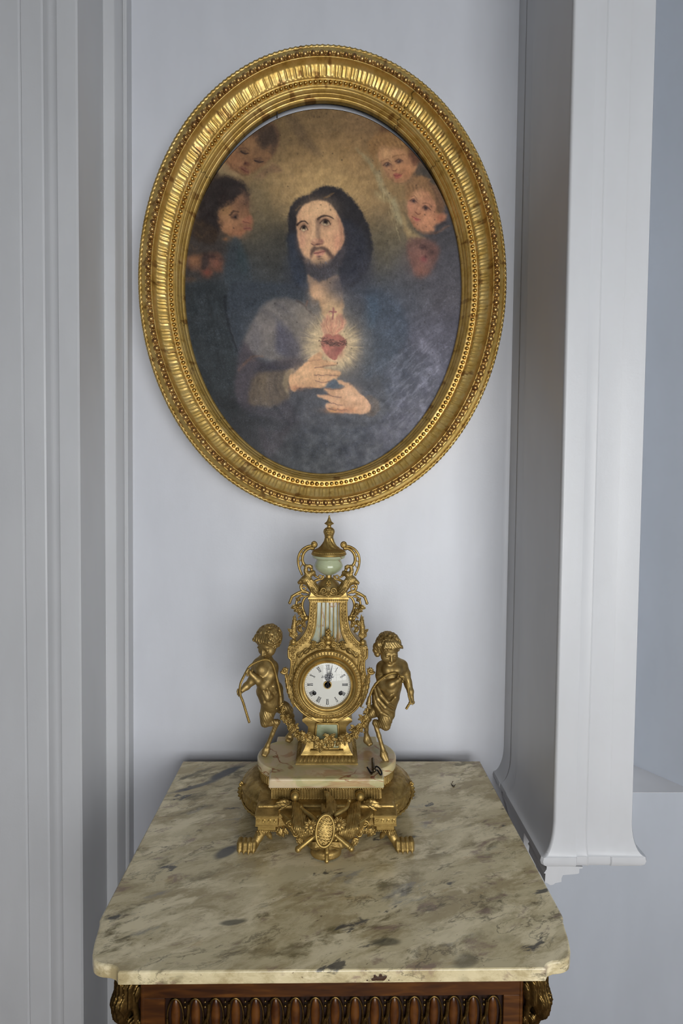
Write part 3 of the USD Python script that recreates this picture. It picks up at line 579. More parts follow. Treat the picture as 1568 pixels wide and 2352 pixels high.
    poly(B((470, 470), (560, 380), (700, 360), (840, 430), (930, 520), (980, 600), (880, 600), (800, 540), (700, 540), (600, 530), (540, 600), (560, 760), (520, 700), (480, 580)), (142, 106, 65), 10, .92, rough=6)
    poly(B((600, 300), (700, 280), (800, 330), (900, 440), (820, 440), (680, 370), (580, 380)), (104, 72, 48), 9, .8); poly(B((860, 480), (980, 560), (1010, 640), (960, 720), (900, 620)), (92, 62, 48), 7, .7)
    for k in range(16):
        x = 490 + k * 25; stroke(B((x, 470 - 6 * k * (k < 8)), (x + 40, 520), (x + 90, 545 + prs.uniform(-20, 20))), (168, 132, 82) if k % 2 else (110, 80, 52), 3, .28, 1.5, 3)
    for x, y, rt in ((660, 720, 8), (785, 680, -8)):
        a = B((x, y))[0]; blob(a[0], a[1], 9, 5, (112, 78, 64), .7, rt); blob(a[0], a[1] + .4, 5, 3.2, (62, 46, 44), .9); stroke(B((x - 45, y + 5), (x, y - 22), (x + 45, y)), (84, 56, 46), 1.8, .85, 1.2, 1.4); blob(a[0] - 2, a[1] - .8, 1.6, 1.2, (200, 176, 150), .6)
    stroke(B((600, 690), (660, 660), (690, 670)), (122, 86, 58), 2.4, .6, 1.5, 2.2); stroke(B((720, 650), (790, 610), (850, 620)), (122, 86, 58), 2.6, .6, 1.5, 2.2)
    stroke(B((700, 720), (710, 770), (740, 790)), (140, 92, 68), 3, .5, 2, 3); stroke(B((720, 790), (745, 790), (770, 765)), (112, 66, 52), 2.4, .8, 1.6, 1.6)
    poly(B((730, 830), (770, 815), (820, 830), (790, 860), (750, 862)), (164, 86, 76), 2.4, .85); stroke(B((725, 832), (775, 838), (825, 815)), (108, 54, 50), 1.3, .8, .8, 1.2); blob(*B((770, 885))[0], 7, 3, (150, 100, 72), .5)
    stroke(B((640, 780), (720, 890), (810, 920), (900, 870)), (120, 84, 60), 3, .4, 2, 4)
    # --- angel, right
    poly(B((900, 1060), (960, 980), (1080, 960), (1180, 1060), (1230, 1200), (1300, 1230), (1290, 1300), (1220, 1330), (1160, 1420), (1050, 1420), (960, 1370), (900, 1250), (890, 1150)), (178, 124, 92), 5)
    blob(*B((980, 1050))[0], 16, 16, (196, 146, 106), .75); blob(*B((1120, 1270))[0], 22, 18, (194, 134, 98), .8); blob(*B((920, 1180))[0], 9, 12, (190, 128, 98), .6); blob(*B((1250, 1270))[0], 10, 12, (150, 90, 68), .7)
    poly(B((880, 900), (1000, 820), (1140, 880), (1240, 1000), (1280, 1140), (1220, 1220), (1200, 1120), (1140, 1030), (1040, 980), (960, 1000), (900, 1080), (870, 1000)), (144, 106, 70), 10, .92, rough=6)
    poly(B((1120, 900), (1230, 1000), (1280, 1150), (1220, 1210), (1190, 1080)), (104, 76, 58), 8, .8)
    for k in range(14):
        x = 890 + k * 22; stroke(B((x, 920 + 4 * k), (x + 20, 1000), (x + 60, 1060 + prs.uniform(-30, 40))), (168, 128, 84) if k % 2 else (112, 82, 58), 3, .28, 1.5, 3)
    for x, y, rt in ((950, 1105, -10), (1085, 1175, 16)):
        a = B((x, y))[0]; blob(a[0], a[1], 8.5, 5, (116, 80, 68), .75, rt); blob(a[0], a[1], 5, 3.4, (54, 42, 46), .95); stroke(B((x - 40, y - 2), (x, y - 24), (x + 50, y + 14)), (84, 56, 50), 1.8, .85, 1.2, 1.4)
    stroke(B((930, 1060), (970, 1050), (990, 1090)), (124, 84, 62), 2.4, .7, 1.5, 2); stroke(B((1050, 1130), (1110, 1125), (1150, 1170)), (124, 84, 62), 2.6, .7, 1.5, 2)
    stroke(B((1000, 1120), (985, 1180), (970, 1210)), (150, 100, 76), 3.5, .6, 2.5, 3); stroke(B((975, 1220), (1000, 1240), (1025, 1230)), (118, 66, 54), 2.4, .8, 1.6, 1.6)
    poly(B((945, 1265), (985, 1280), (1025, 1300), (990, 1312), (960, 1295)), (176, 92, 84), 2.4, .85); stroke(B((940, 1260), (980, 1288), (1030, 1300)), (118, 58, 54), 1.4, .85, .8, 1.2); blob(*B((975, 1330))[0], 7, 3, (156, 100, 78), .5)
    stroke(B((930, 1310), (1000, 1400), (1100, 1440), (1220, 1420), (1330, 1360)), (150, 98, 68), 6, .5, 3, 6); poly(B((1180, 1370), (1290, 1310), (1320, 1330), (1230, 1390)), (60, 58, 62), 7, .6)
    # --- the faint face below
    poly(B((900, 1520), (1040, 1490), (1180, 1540), (1240, 1640), (1180, 1780), (1100, 1890), (1000, 1900), (930, 1780), (890, 1640)), (112, 80, 72), 10, .8)
    blob(*B((1020, 1700))[0], 24, 30, (146, 98, 84), .75); blob(*B((1170, 1640))[0], 12, 22, (106, 70, 62), .7); blob(*B((1050, 1840))[0], 18, 12, (140, 92, 76), .7)
    blob(*B((1060, 1590))[0], 9, 5, (70, 50, 50), .8); blob(*B((1160, 1640))[0], 8, 5, (74, 54, 54), .6); stroke(B((1030, 1560), (1080, 1575), (1100, 1620)), (78, 54, 52), 2.5, .6, 1.5, 2.5); blob(*B((1070, 1720))[0], 7, 6, (128, 64, 66), .8); blob(*B((1090, 1690))[0], 4, 3, (84, 50, 52), .7)
    # --- robe and cloak
    poly([(690, 650), (640, 684), (600, 700), (578, 740), (560, 800), (545, 850), (540, 900), (570, 940), (640, 960), (760, 980), (870, 960), (880, 900), (860, 840), (850, 760), (840, 690), (790, 660), (740, 640)], (76, 76, 82), 10, .75)
    poly(C((640, 0), (1000, 0), (1380, 40), (1420, 160), (1300, 200), (1000, 200), (900, 260), (760, 480), (700, 640), (640, 760), (560, 560), (500, 300), (540, 80)), (60, 66, 74), 10, .95)
    poly(C((60, 60), (300, 0), (480, 60), (500, 300), (560, 600), (640, 860), (560, 1100), (420, 1180), (300, 1000), (150, 640)), (50, 55, 58), 14, .8)
    for k in range(26):
        x = prs.uniform(150, 520); stroke(C((x, prs.uniform(100, 300)), (x + 60, prs.uniform(450, 600)), (x + 130, prs.uniform(750, 1000))), (70, 77, 82) if k % 2 else (38, 41, 44), prs.uniform(4, 9), .22, 2, 8)
    stroke(C((490, 160), (500, 300), (540, 480), (620, 700), (720, 920)), (30, 32, 37), 6, .8, 3, 7); stroke(C((560, 500), (640, 720), (720, 900), (800, 1020)), (90, 94, 100), 2, .5, 1, 2.5)
    poly(C((960, 200), (1160, 160), (1340, 230), (1440, 340), (1568, 420), (1600, 560), (1500, 760), (1300, 860), (1100, 860), (880, 800), (740, 760), (700, 640), (760, 500), (850, 330)), (112, 105, 101), 10, .95)
    for q in (C((900, 300), (1050, 420), (1120, 560), (1150, 700)), C((1060, 230), (1200, 330), (1330, 480), (1420, 600)), C((800, 420), (860, 560), (840, 720))): stroke(q, (84, 80, 84), 7, .5, 3, 9)
    for q in (C((960, 260), (1110, 370), (1190, 520)), C((860, 400), (930, 520), (940, 660)), C((1250, 260), (1380, 380), (1480, 480))): stroke(q, (138, 129, 122), 6, .5, 3, 8)
    blob(*C((1000, 520))[0], 40, 34, (132, 122, 116), .7); blob(*C((1340, 340))[0], 30, 26, (140, 128, 114), .6); blob(*C((820, 620))[0], 18, 30, (108, 102, 104), .7)
    poly(C((1080, 420), (1240, 560), (1320, 700), (1240, 820), (1060, 740), (1040, 600)), (74, 72, 88), 14, .75); poly(C((1000, 330), (1100, 400), (1180, 540), (1100, 480)), (98, 94, 96), 6, .5)
    stroke(C((1260, 190), (1340, 230), (1400, 300), (1480, 360)), (72, 58, 54), 4, .6, 2, 4); stroke(C((1380, 190), (1370, 240)), (150, 84, 56), 3, .5, 1, 4)
    poly(C((700, 640), (640, 800), (620, 950), (600, 1150), (660, 1290), (760, 1340), (1000, 1330), (1180, 1260), (1190, 960), (1340, 830), (1240, 800), (940, 860), (820, 780)), (76, 68, 74), 12, .92)
    poly(C((900, 870), (1100, 900), (1300, 830), (1420, 780), (1240, 940), (1000, 980), (820, 960)), (50, 48, 60), 10, .75)
    stroke(C((700, 880), (800, 800), (900, 790)), (138, 96, 70), 4, .5, 2, 7); stroke(C((650, 940), (720, 860), (820, 830)), (120, 88, 70), 5, .45, 2, 8)
    poly(C((820, 1000), (960, 960), (1120, 940), (1230, 930), (1190, 1060), (1210, 1180), (1170, 1260), (1020, 1330), (860, 1330), (760, 1300), (760, 1160)), (98, 84, 70), 9, .95)
    poly(C((1120, 990), (1190, 930), (1240, 940), (1190, 1050), (1180, 1190), (1120, 1100)), (132, 116, 90), 5, .85); blob(*C((900, 1100))[0], 18, 30, (116, 98, 76), .6)
    for q in (C((860, 1020), (850, 1150), (880, 1300)), C((1000, 990), (980, 1130), (1010, 1290)), C((1060, 980), (1040, 1090), (1090, 1230)), C((1140, 960), (1110, 1060), (1150, 1180))): stroke(q, (68, 57, 50), 3, .38, 1.5, 5)
    for q in (C((930, 1010), (910, 1130), (940, 1290)), C((1080, 1000), (1080, 1120), (1140, 1240))): stroke(q, (132, 115, 88), 3, .35, 1.5, 5)
    poly(C((560, 1240), (760, 1330), (1000, 1360), (1180, 1280), (1300, 1500), (1240, 1560), (1000, 1440), (760, 1400)), (64, 58, 66), 14, .7)
    poly(C((880, 1560), (1040, 1600), (1200, 1560), (1080, 1800), (980, 1880), (900, 1780)), (66, 60, 66), 12, .8); stroke(C((1050, 1350), (1150, 1480), (1240, 1560), (1400, 1640)), (34, 34, 42), 6, .6, 3, 9); poly(C((400, 1260), (520, 1240), (640, 1330), (560, 1380), (430, 1340)), (32, 34, 36), 8, .7)
    stroke(D((800, 260), (880, 500), (900, 800), (880, 1000)), (52, 58, 72), 14, .4, 8, 20)
    for q in (D((60, 1250), (160, 1420), (380, 1500), (700, 1480)), D((440, 1060), (640, 1240), (760, 1440)), D((120, 1380), (200, 1640), (180, 1900)), C((1300, 1250), (1250, 1480), (1400, 1700), (1568, 1800)), C((760, 1420), (900, 1500), (1000, 1700))): stroke(q, (38, 40, 48), 9, .45, 4, 12)
    for q in (D((100, 1270), (230, 1400), (480, 1450)), D((520, 1120), (700, 1260), (840, 1400)), D((240, 1480), (300, 1700), (280, 1950)), C((1360, 1320), (1330, 1500), (1480, 1660))): stroke(q, (88, 88, 98), 8, .35, 4, 12)
    stroke(D((80, 1580), (240, 1680), (420, 1740), (640, 1740)), (40, 42, 52), 7, .5, 3, 9)
    poly(D((440, 40), (640, 80), (860, 300), (900, 560), (780, 760), (600, 960), (440, 1000), (400, 700), (420, 300)), (66, 76, 90), 18, .6); poly(D((470, 160), (560, 140), (600, 300), (520, 460), (470, 400)), (72, 92, 112), 14, .5)
    # --- neck and chest
    poly(E((430, 1500), (560, 1580), (720, 1590), (860, 1500), (960, 1560), (1010, 1853)) + G((935, 0), (940, 60), (900, 210), (780, 300), (650, 240), (600, 90), (555, -10)) + E((480, 1800)), (182, 142, 108), 5)
    blob(*E((560, 1760))[0], 16, 26, (212, 166, 126), .8); blob(*E((850, 1700))[0], 22, 30, (132, 114, 100), .7); blob(*E((960, 1800))[0], 16, 22, (104, 96, 96), .8); poly(E((470, 1560), (700, 1600), (900, 1520), (940, 1640), (700, 1680), (520, 1640)), (140, 116, 96), 6, .55)
    # --- head: hair, face, beard
    poly(E((110, 740), (120, 560), (160, 420), (260, 290), (440, 215), (600, 125), (760, 92), (950, 125), (1130, 240), (1270, 420), (1400, 640), (1460, 900), (1480, 1100), (1440, 1330), (1320, 1540), (1150, 1680), (980, 1600), (900, 1300), (700, 1200), (430, 1480), (420, 1620), (300, 1720), (180, 1560), (130, 1250), (105, 960)), (46, 43, 47), 5, .96, rough=5)
    for x_, y_, rx, ry, c_, a_ in ((1180, 1560, 34, 26, (60, 61, 72), .85), (980, 1640, 30, 20, (70, 68, 78), .6), (1380, 1350, 22, 40, (62, 62, 72), .7), (240, 1640, 26, 24, (58, 62, 72), .8), (120, 1400, 14, 34, (60, 62, 68), .7), (380, 1660, 14, 14, (66, 68, 78), .6)): blob(*E((x_, y_))[0], rx, ry, c_, a_)
    poly(E((880, 620), (1120, 640), (1330, 800), (1400, 1000), (1360, 1300), (1150, 1540), (960, 1440), (900, 1200), (1000, 960)), (56, 58, 70), 16, .6); poly(E((110, 900), (240, 860), (300, 1150), (420, 1500), (330, 1680), (190, 1540), (130, 1200)), (58, 68, 84), 14, .6)
    poly(E((470, 345), (600, 315), (740, 335), (860, 450), (930, 560), (990, 700), (1022, 850), (1010, 980), (960, 1090), (890, 1190), (820, 1300), (640, 1400), (470, 1330), (370, 1230), (312, 1110), (275, 950), (262, 830), (250, 700), (258, 580), (295, 480), (380, 390)), (206, 160, 120), 3)
    blob(*E((600, 470))[0], 34, 24, (220, 176, 130), .8); blob(*E((340, 960))[0], 10, 20, (206, 150, 120), .8); blob(*E((820, 940))[0], 22, 24, (216, 164, 124), .8); blob(*E((920, 980))[0], 10, 24, (206, 142, 112), .7)
    poly(E((900, 540), (990, 700), (1025, 860), (1000, 1000), (960, 1090), (960, 900), (930, 720)), (160, 112, 88), 6, .6); poly(E((255, 600), (300, 480), (330, 560), (300, 760), (270, 900)), (176, 134, 102), 5, .5)
    # nose
    poly(E((580, 640), (640, 660), (630, 800), (640, 920), (680, 980), (620, 1000), (570, 900), (560, 760)), (140, 112, 92), 5, .75); poly(E((490, 980), (540, 930), (640, 930), (690, 975), (670, 1010), (600, 1030), (520, 1020)), (176, 124, 98), 4, .8)
    stroke(E((540, 600), (530, 760), (500, 930)), (222, 178, 136), 5, .6, 5, 4); blob(*E((545, 955))[0], 5, 4, (214, 164, 128), .8); stroke(E((490, 1010), (540, 1030), (600, 1010), (670, 1010)), (104, 68, 60), 2.4, .75, 1.6, 1.8); blob(*E((590, 1015))[0], 4.5, 2, (92, 60, 56), .75); blob(*E((660, 960))[0], 4, 4, (140, 92, 84), .6)
    # eyes
    def eye(cx, cy, w, h, rt):
        a, k = E((cx, cy))[0], 7.127; ca, sa = math.cos(math.radians(rt)), math.sin(math.radians(rt))
        L = lambda *q: [(a[0] + (x * ca - y * sa) / k, a[1] + (x * sa + y * ca) / k) for x, y in q]
        blob(a[0], a[1] - 1, w / k * .75, h / k * 1.1, (150, 112, 90), .75, rt)
        poly(L((-w * .5, h * .15), (-w * .2, -h * .5), (w * .2, -h * .5), (w * .5, h * .05), (w * .2, h * .55), (-w * .2, h * .6)), (190, 164, 130), 1.6, .9)
        blob(*L((0, -h * .18))[0], w / k * .27, h / k * .46, (54, 38, 30), 1.0); blob(*L((0, -h * .2))[0], w / k * .21, h / k * .36, (32, 22, 22), 1.0)
        stroke(L((-w * .55, h * .25), (-w * .28, -h * .45), (w * .05, -h * .62), (w * .35, -h * .35), (w * .6, h * .25)), (62, 42, 38), 2.1, .95, 1.4, 1.5)
        stroke(L((-w * .5, h * .3), (0, h * .68), (w * .5, h * .3)), (134, 94, 76), 1.2, .7, 1, 1.6); blob(*L((0, h * .3))[0], 1.5, 1.2, (248, 224, 170), .95)
        stroke(L((-w * .5, -h * .3), (-w * .1, -h * 1.0), (w * .5, -h * .5)), (140, 102, 82), 1.6, .5, 1, 2)
    eye(372, 768, 110, 78, 4); eye(715, 668, 150, 84, 8)
    stroke(E((262, 715), (310, 665), (380, 648), (435, 690)), (56, 42, 38), 4.6, .9, 2, 2.2); stroke(E((600, 615), (660, 566), (760, 560), (850, 608)), (56, 42, 38), 5.6, .9, 1.4, 2.4); blob(*E((600, 640))[0], 6, 6, (130, 100, 82), .6)
    # moustache, mouth, beard
    poly(E((300, 1100), (400, 1220), (480, 1260), (520, 1290), (720, 1290), (800, 1240), (900, 1180), (1000, 1060), (1010, 1300), (880, 1460), (760, 1560), (600, 1600), (460, 1500), (380, 1340)), (74, 68, 72), 7, .88, rough=4)
    blob(*E((620, 1290))[0], 18, 8, (150, 122, 98), .85); blob(*E((420, 1270))[0], 8, 9, (126, 104, 88), .6)
    poly(E((530, 1050), (600, 1060), (680, 1050), (760, 1090), (840, 1190), (820, 1230), (740, 1160), (660, 1100), (560, 1120), (500, 1200), (480, 1230), (470, 1160)), (96, 72, 64), 4, .85, rough=2)
    poly(E((535, 1150), (600, 1130), (680, 1105), (720, 1130), (640, 1150), (560, 1172)), (170, 106, 94), 2.4, .9); poly(E((560, 1172), (640, 1150), (710, 1135), (690, 1180), (620, 1190), (575, 1190)), (196, 132, 112), 2.2, .9); stroke(E((540, 1165), (620, 1152), (720, 1130)), (96, 52, 50), 1.5, .9, 1, 1.2)
    blob(*E((620, 1210))[0], 6, 2.6, (96, 66, 68), .8); stroke(E((600, 1252), (640, 1245), (690, 1248)), (52, 40, 40), 1.4, .8, .8, 1.2)
    for k in range(150):
        x, y = prs.uniform(400, 920), prs.uniform(1280, 1570)
        if abs(x - 660) / 290 + max(y - 1300, 0) / 420 < 1: stroke(E((x, y), (x + prs.uniform(-20, 20), y + prs.uniform(20, 55))), (104, 104, 116) if k % 2 else (48, 43, 46), .9, .5, .6, 1.2)
    for q in (E((240, 480), (280, 430), (320, 410)), E((700, 280), (790, 240), (840, 200)), E((720, 260), (800, 215), (850, 190))): stroke(q, (140, 108, 70), 3, .6, 1.5, 2.5)
    stroke(E((455, 220), (460, 350)), (150, 112, 80), 1.6, .55, 1, 1.6)
    # --- the radiant heart
    hx, hy = G((790, 640))[0]
    for rx, ry, c, a in ((62, 62, (168, 146, 118), .55), (52, 54, (208, 178, 132), .85), (38, 42, (228, 194, 142), .85)): blob(hx, hy + 2, rx, ry, c, a)
    blob(*G((760, 200))[0], 26, 40, (204, 170, 124), .6)
    for k in range(420):
        a = prs.uniform(0, 2 * PI); r0, r1 = prs.uniform(30, 52), prs.uniform(54, 72) * (1.0 if math.cos(a) > -.2 else 1.12)
        stroke([(hx + r0 * math.cos(a), hy + r0 * math.sin(a)), (hx + r1 * math.cos(a), hy + r1 * math.sin(a))], (220, 192, 146), prs.uniform(1.6, 3.2), prs.uniform(.12, .34), .3, 1.6)
    poly(G((650, 500), (610, 400), (600, 340), (660, 250), (700, 180), (760, 260), (800, 260), (880, 180), (960, 260), (970, 350), (900, 450), (860, 500), (740, 510)), (196, 136, 112), 6, .7)
    for k in range(40):
        x = prs.uniform(640, 940); stroke(G((780 + (x - 780) * .3, 490), (x, prs.uniform(330, 420)), (x + prs.uniform(-30, 30), prs.uniform(190, 320))), [(214, 158, 122), (176, 104, 90), (226, 180, 136)][k % 3], 2.2, .5, .6, 1.6)
    poly(G((640, 520), (720, 482), (790, 510), (870, 490), (950, 540), (985, 620), (930, 720), (870, 800), (840, 868), (790, 865), (720, 820), (650, 720), (606, 630)), (168, 104, 88), 2.4); blob(*G((720, 700))[0], 12, 14, (196, 122, 104), .7); blob(*G((880, 720))[0], 10, 16, (150, 84, 78), .6); stroke(G((720, 822), (790, 866), (845, 868)), (238, 208, 160), 1.4, .8, 1, 1.3)
    for k in range(70):
        x0 = prs.uniform(580, 960); y0 = 600 + 40 * math.cos((x0 - 790) / 130) * 1.0 + prs.uniform(-45, 45) - 15; L_ = prs.uniform(40, 130)
        stroke(G((x0, y0), (x0 + L_ / 2, y0 + prs.uniform(-28, 28)), (min(x0 + L_, 995), y0 + prs.uniform(-22, 22))), (80, 54, 48) if k % 3 else (150, 104, 84), 1.3, .75, .8, 1)
    for x, y in ((590, 590), (600, 670), (980, 600), (985, 680), (660, 530), (930, 530)): stroke(G((x, y), (x + (18 if x > 790 else -18), y + prs.uniform(-24, 24))), (80, 54, 48), 1.2, .8, .5, 1)
    stroke(G((783, 100), (780, 262)), (150, 92, 88), 4.2, .85, 4.2, 1.6); stroke(G((728, 152), (832, 152)), (150, 92, 88), 4, .85, 4, 1.6)
    # --- hands
    h1 = G((140, 1130), (250, 1030), (330, 950), (420, 870), (540, 770), (600, 750), (635, 785), (625, 850), (700, 878), (800, 885), (860, 900), (860, 920), (800, 945), (640, 980), (760, 1010), (900, 1040), (915, 1085), (860, 1130), (850, 1160), (740, 1200), (740, 1250), (640, 1275), (560, 1290), (300, 1285), (210, 1345), (150, 1290))
    poly(h1, (204, 156, 114), 2.6); blob(*G((330, 1090))[0], 26, 20, (222, 176, 130), .8); blob(*G((640, 1040))[0], 22, 10, (214, 168, 122), .6); blob(*G((240, 1290))[0], 16, 6, (168, 114, 84), .7); blob(*G((580, 810))[0], 6, 9, (210, 160, 120), .6)
    for q in (G((520, 990), (640, 965), (840, 940)), G((510, 1100), (640, 1090), (880, 1105)), G((530, 1185), (640, 1195), (800, 1170))): stroke(q, (112, 80, 70), 2.2, .75, 1.2, 1.8)
    for q in (G((540, 1030), (700, 1035), (880, 1065)), G((560, 1140), (700, 1140), (840, 1130)), G((560, 1235), (640, 1235), (720, 1225)), G((640, 905), (760, 905), (840, 905))): stroke(q, (222, 178, 134), 3, .5, 2, 3)
    stroke(G((420, 880), (560, 880), (630, 850)), (150, 106, 82), 1.8, .6, 1, 2); stroke(G((250, 1290), (430, 1285), (620, 1290)), (134, 92, 72), 2, .6, 1, 2.4); blob(*G((860, 905))[0], 1.6, 2.4, (60, 44, 42), .8)
    poly(G((740, 1180), (840, 1160), (960, 1240), (900, 1290), (740, 1290), (680, 1260)), (84, 94, 106), 4, .9)
    h2 = G((860, 1165), (940, 1180), (1080, 1240), (1200, 1360), (1330, 1450), (1380, 1560), (1340, 1650), (1180, 1665), (900, 1655), (720, 1630), (690, 1530), (740, 1500), (640, 1440), (560, 1412), (575, 1385), (700, 1385), (720, 1370), (650, 1310), (690, 1288), (860, 1292), (960, 1270), (890, 1220))
    poly(h2, (202, 154, 116), 2.8); blob(*G((1050, 1360))[0], 22, 16, (222, 174, 132), .75); blob(*G((1240, 1560))[0], 16, 14, (212, 164, 124), .6); blob(*G((900, 1620))[0], 34, 7, (180, 116, 76), .85); blob(*G((800, 1630))[0], 12, 4, (204, 150, 86), .6)
    for q in (G((720, 1380), (800, 1412), (920, 1415)), G((740, 1500), (850, 1530), (940, 1525)), G((720, 1590), (850, 1610), (1000, 1610)), G((690, 1300), (800, 1300), (950, 1285))): stroke(q, (108, 76, 66), 2.2, .75, 1.2, 2)
    for q in (G((730, 1350), (820, 1345), (940, 1350)), G((760, 1460), (860, 1465), (950, 1470)), G((740, 1560), (860, 1570), (960, 1575))): stroke(q, (220, 174, 130), 3.4, .5, 2, 3)
    poly(G((1290, 1390), (1400, 1400), (1480, 1480), (1500, 1600), (1400, 1700), (1300, 1680), (1370, 1600), (1360, 1500)), (96, 82, 72), 6, .85); stroke(G((1310, 1430), (1370, 1520), (1360, 1620)), (70, 54, 48), 2, .7, 1.5, 2.4)
    # --- window sheen painted into the lower colours, then age: craquelure, dust, weave
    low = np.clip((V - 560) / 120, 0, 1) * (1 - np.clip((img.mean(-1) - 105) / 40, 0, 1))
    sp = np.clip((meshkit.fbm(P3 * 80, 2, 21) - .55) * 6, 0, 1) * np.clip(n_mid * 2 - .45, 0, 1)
    img[:] += (low * sp * 20)[..., None] * np.array([.92, .96, 1.1], np.float32)  # bluish gloss flecks painted over the dark lower areas
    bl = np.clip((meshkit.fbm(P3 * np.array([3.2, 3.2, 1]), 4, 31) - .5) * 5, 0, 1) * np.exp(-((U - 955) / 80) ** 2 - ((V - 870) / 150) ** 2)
    img[:] += (bl * 34)[..., None] * np.array([1, .98, 1.04], np.float32)  # pale reflected sheen at lower right, put into the colour
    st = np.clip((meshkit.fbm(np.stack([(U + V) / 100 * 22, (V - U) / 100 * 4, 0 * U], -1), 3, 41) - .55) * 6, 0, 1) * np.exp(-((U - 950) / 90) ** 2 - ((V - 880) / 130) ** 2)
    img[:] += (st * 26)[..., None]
    cr = np.abs(meshkit.noise(P3 * 9, 51) - .5); crk = np.clip(1 - cr / .02, 0, 1) * np.exp(-((U - 815) / 40) ** 2 - ((V - 590) / 60) ** 2); img[:] *= (1 - .3 * crk)[..., None]
    for k in range(260):
        x, y = prs.uniform(440, 1040), prs.uniform(270, 1070); blob(x, y, prs.uniform(.7, 1.5), prs.uniform(.7, 1.5), (36, 30, 28), prs.uniform(.3, .8))
    from scipy.ndimage import map_coordinates, gaussian_filter
    ii, jj = np.meshgrid(np.arange(H, dtype=float), np.arange(W, dtype=float), indexing='ij'); w1, w2 = meshkit.fbm(P3 * 11, 3, 61) - .5, meshkit.fbm(P3 * 11, 3, 62) - .5; fl_ = 1 - .75 * np.exp(-((U - 728) / 60) ** 2 - ((V - 540) / 80) ** 2)
    img[:] = np.stack([map_coordinates(img[..., c], [ii + 4.5 * w1 * fl_, jj + 4.5 * w2 * fl_], order=1, mode='nearest') for c in range(3)], -1)
    br = meshkit.fbm(np.stack([U / 100 * 26, V / 100 * 13, 0 * U], -1), 3, 71) - .5; b2 = meshkit.fbm(np.stack([U / 100 * 7 + V / 100 * 3, V / 100 * 9, 0 * U], -1), 4, 72) - .5; img *= (1 + .16 * br + .22 * b2 * fl_)[..., None]
    lum = img.mean(-1, keepdims=True); img[:] = lum + (img - lum) * .84; img[:] = 255 * np.clip(img / 255, 0, 1) ** 1.13 * 1.03
    gr = prs.normal(0, 1, (H, W)); gr = gaussian_filter(gr, .7) * 1.9; img *= (1 + (.018 + .035 * np.clip((110 - img.mean(-1)) / 60, 0, 1)) * gr)[..., None]
    weave = 1 + .022 * np.sin(U * 2.1) * np.sin(V * .13 + 2) + .022 * np.sin(V * 2.1) + .05 * (n_fine - .5)
    img *= weave[..., None]
    return np.clip(img, 0, 255)
# ---------------------------------------------------------------- the oval painting in its gilt frame
FA, FB, FX, FZ, FO = 0.2855, 0.3795, -0.0172, 1.8391, 1.137          # opening: half axes, centre, distance
M_gold = mat('frame_gilding', {'g': ('geometry', {}), 'a': ('attribute', {'attribute': 'Cd'}), 'n': ('noise_texture', {'scale': 45.0, 'detail': 6.0, 'roughness': .65}), 'n3': ('noise_texture', {'scale': 9.0, 'detail': 4.0}),
    'r': ('rgb_ramp', {'ramp': [(.30, (.36, .215, .045)), (.46, (.60, .395, .110)), (.68, (.78, .565, .225))]}), 'ad': ('math', {'math_type': 'multiply_add', 'value2': .18}), 'h': ('math', {'math_type': 'multiply', 'value2': .84}), 'mu': ('mix', {'mix_type': 'multiply', 'fac': 1.0}),
    'rr': ('map_range', {'from_min': .3, 'from_max': .7, 'to_min': .54, 'to_max': .36}), 'n2': ('noise_texture', {'scale': 240.0, 'detail': 3.0}), 'b': ('bump', {'strength': .22, 'distance': .0006}), 'p': ('principled_bsdf', {'metallic': .78})},
    [('g.position', 'n.vector'), ('g.position', 'n2.vector'), ('g.position', 'n3.vector'), ('n3.fac', 'ad.value1'), ('n.fac', 'h.value1'), ('h.value', 'ad.value3'), ('ad.value', 'r.fac'), ('r.color', 'mu.color1'), ('a.color', 'mu.color2'), ('mu.color', 'p.base_color'), ('n.fac', 'rr.value'), ('rr.result', 'p.roughness'), ('n2.fac', 'b.height'), ('b.normal', 'p.normal')])
M_bead = mat('worn_bead_gilding', {'g': ('geometry', {}), 'n': ('noise_texture', {'scale': 110.0, 'detail': 5.0, 'roughness': .65}), 'r': ('rgb_ramp', {'ramp': [(.33, (.20, .085, .035)), (.5, (.42, .24, .075)), (.66, (.64, .41, .17))]}), 'p': ('principled_bsdf', {'metallic': .8, 'roughness': .33})},
    [('g.position', 'n.vector'), ('n.fac', 'r.fac'), ('r.color', 'p.base_color')])
M_bead2 = metal('small_bead_gilding', (.36, .20, .05), (.70, .46, .15), .3, 90)
tt = np.linspace(0, 2 * PI, 40001); el = np.stack([FA * np.cos(tt), FB * np.sin(tt)], 1)
arc = np.r_[0, np.cumsum(np.linalg.norm(np.diff(el + 0.5 * .08 * np.stack([np.cos(tt), np.sin(tt)], 1), axis=0), axis=1))]
def ellipse_at(s):
    """point, outward normal at share s of the way round (by length)"""
    t = np.interp(np.asarray(s) % 1.0 * arc[-1], arc, tt); p = np.stack([FA * np.cos(t), FB * np.sin(t)], -1)
    nn = np.stack([np.cos(t) / FA, np.sin(t) / FB], -1); return p, nn / np.linalg.norm(nn, axis=-1, keepdims=True)
NFL = 154; NS = NFL * 14; ss = np.arange(NS) / NS; EP, EN = ellipse_at(ss)
def sweep(prof, mod=None):
    """prof: (outward, forward) pairs; mod(s, k) adds forward displacement"""
    pr = np.asarray(prof, float); o = np.repeat(pr[None, :, 0], NS, 0); f = np.repeat(pr[None, :, 1], NS, 0)
    if mod is not None: do, df = mod(ss[:, None], o, f); o, f = o + do, f + df
    v = np.stack([FX + EP[:, None, 0] + EN[:, None, 0] * o, FO - f, FZ + EP[:, None, 1] + EN[:, None, 1] * o], -1).reshape(-1, 3)
    q = grid_faces(NS, len(pr), True, False); return v, q[:, ::-1]
def seg(P, n):
    return resample(P, n)
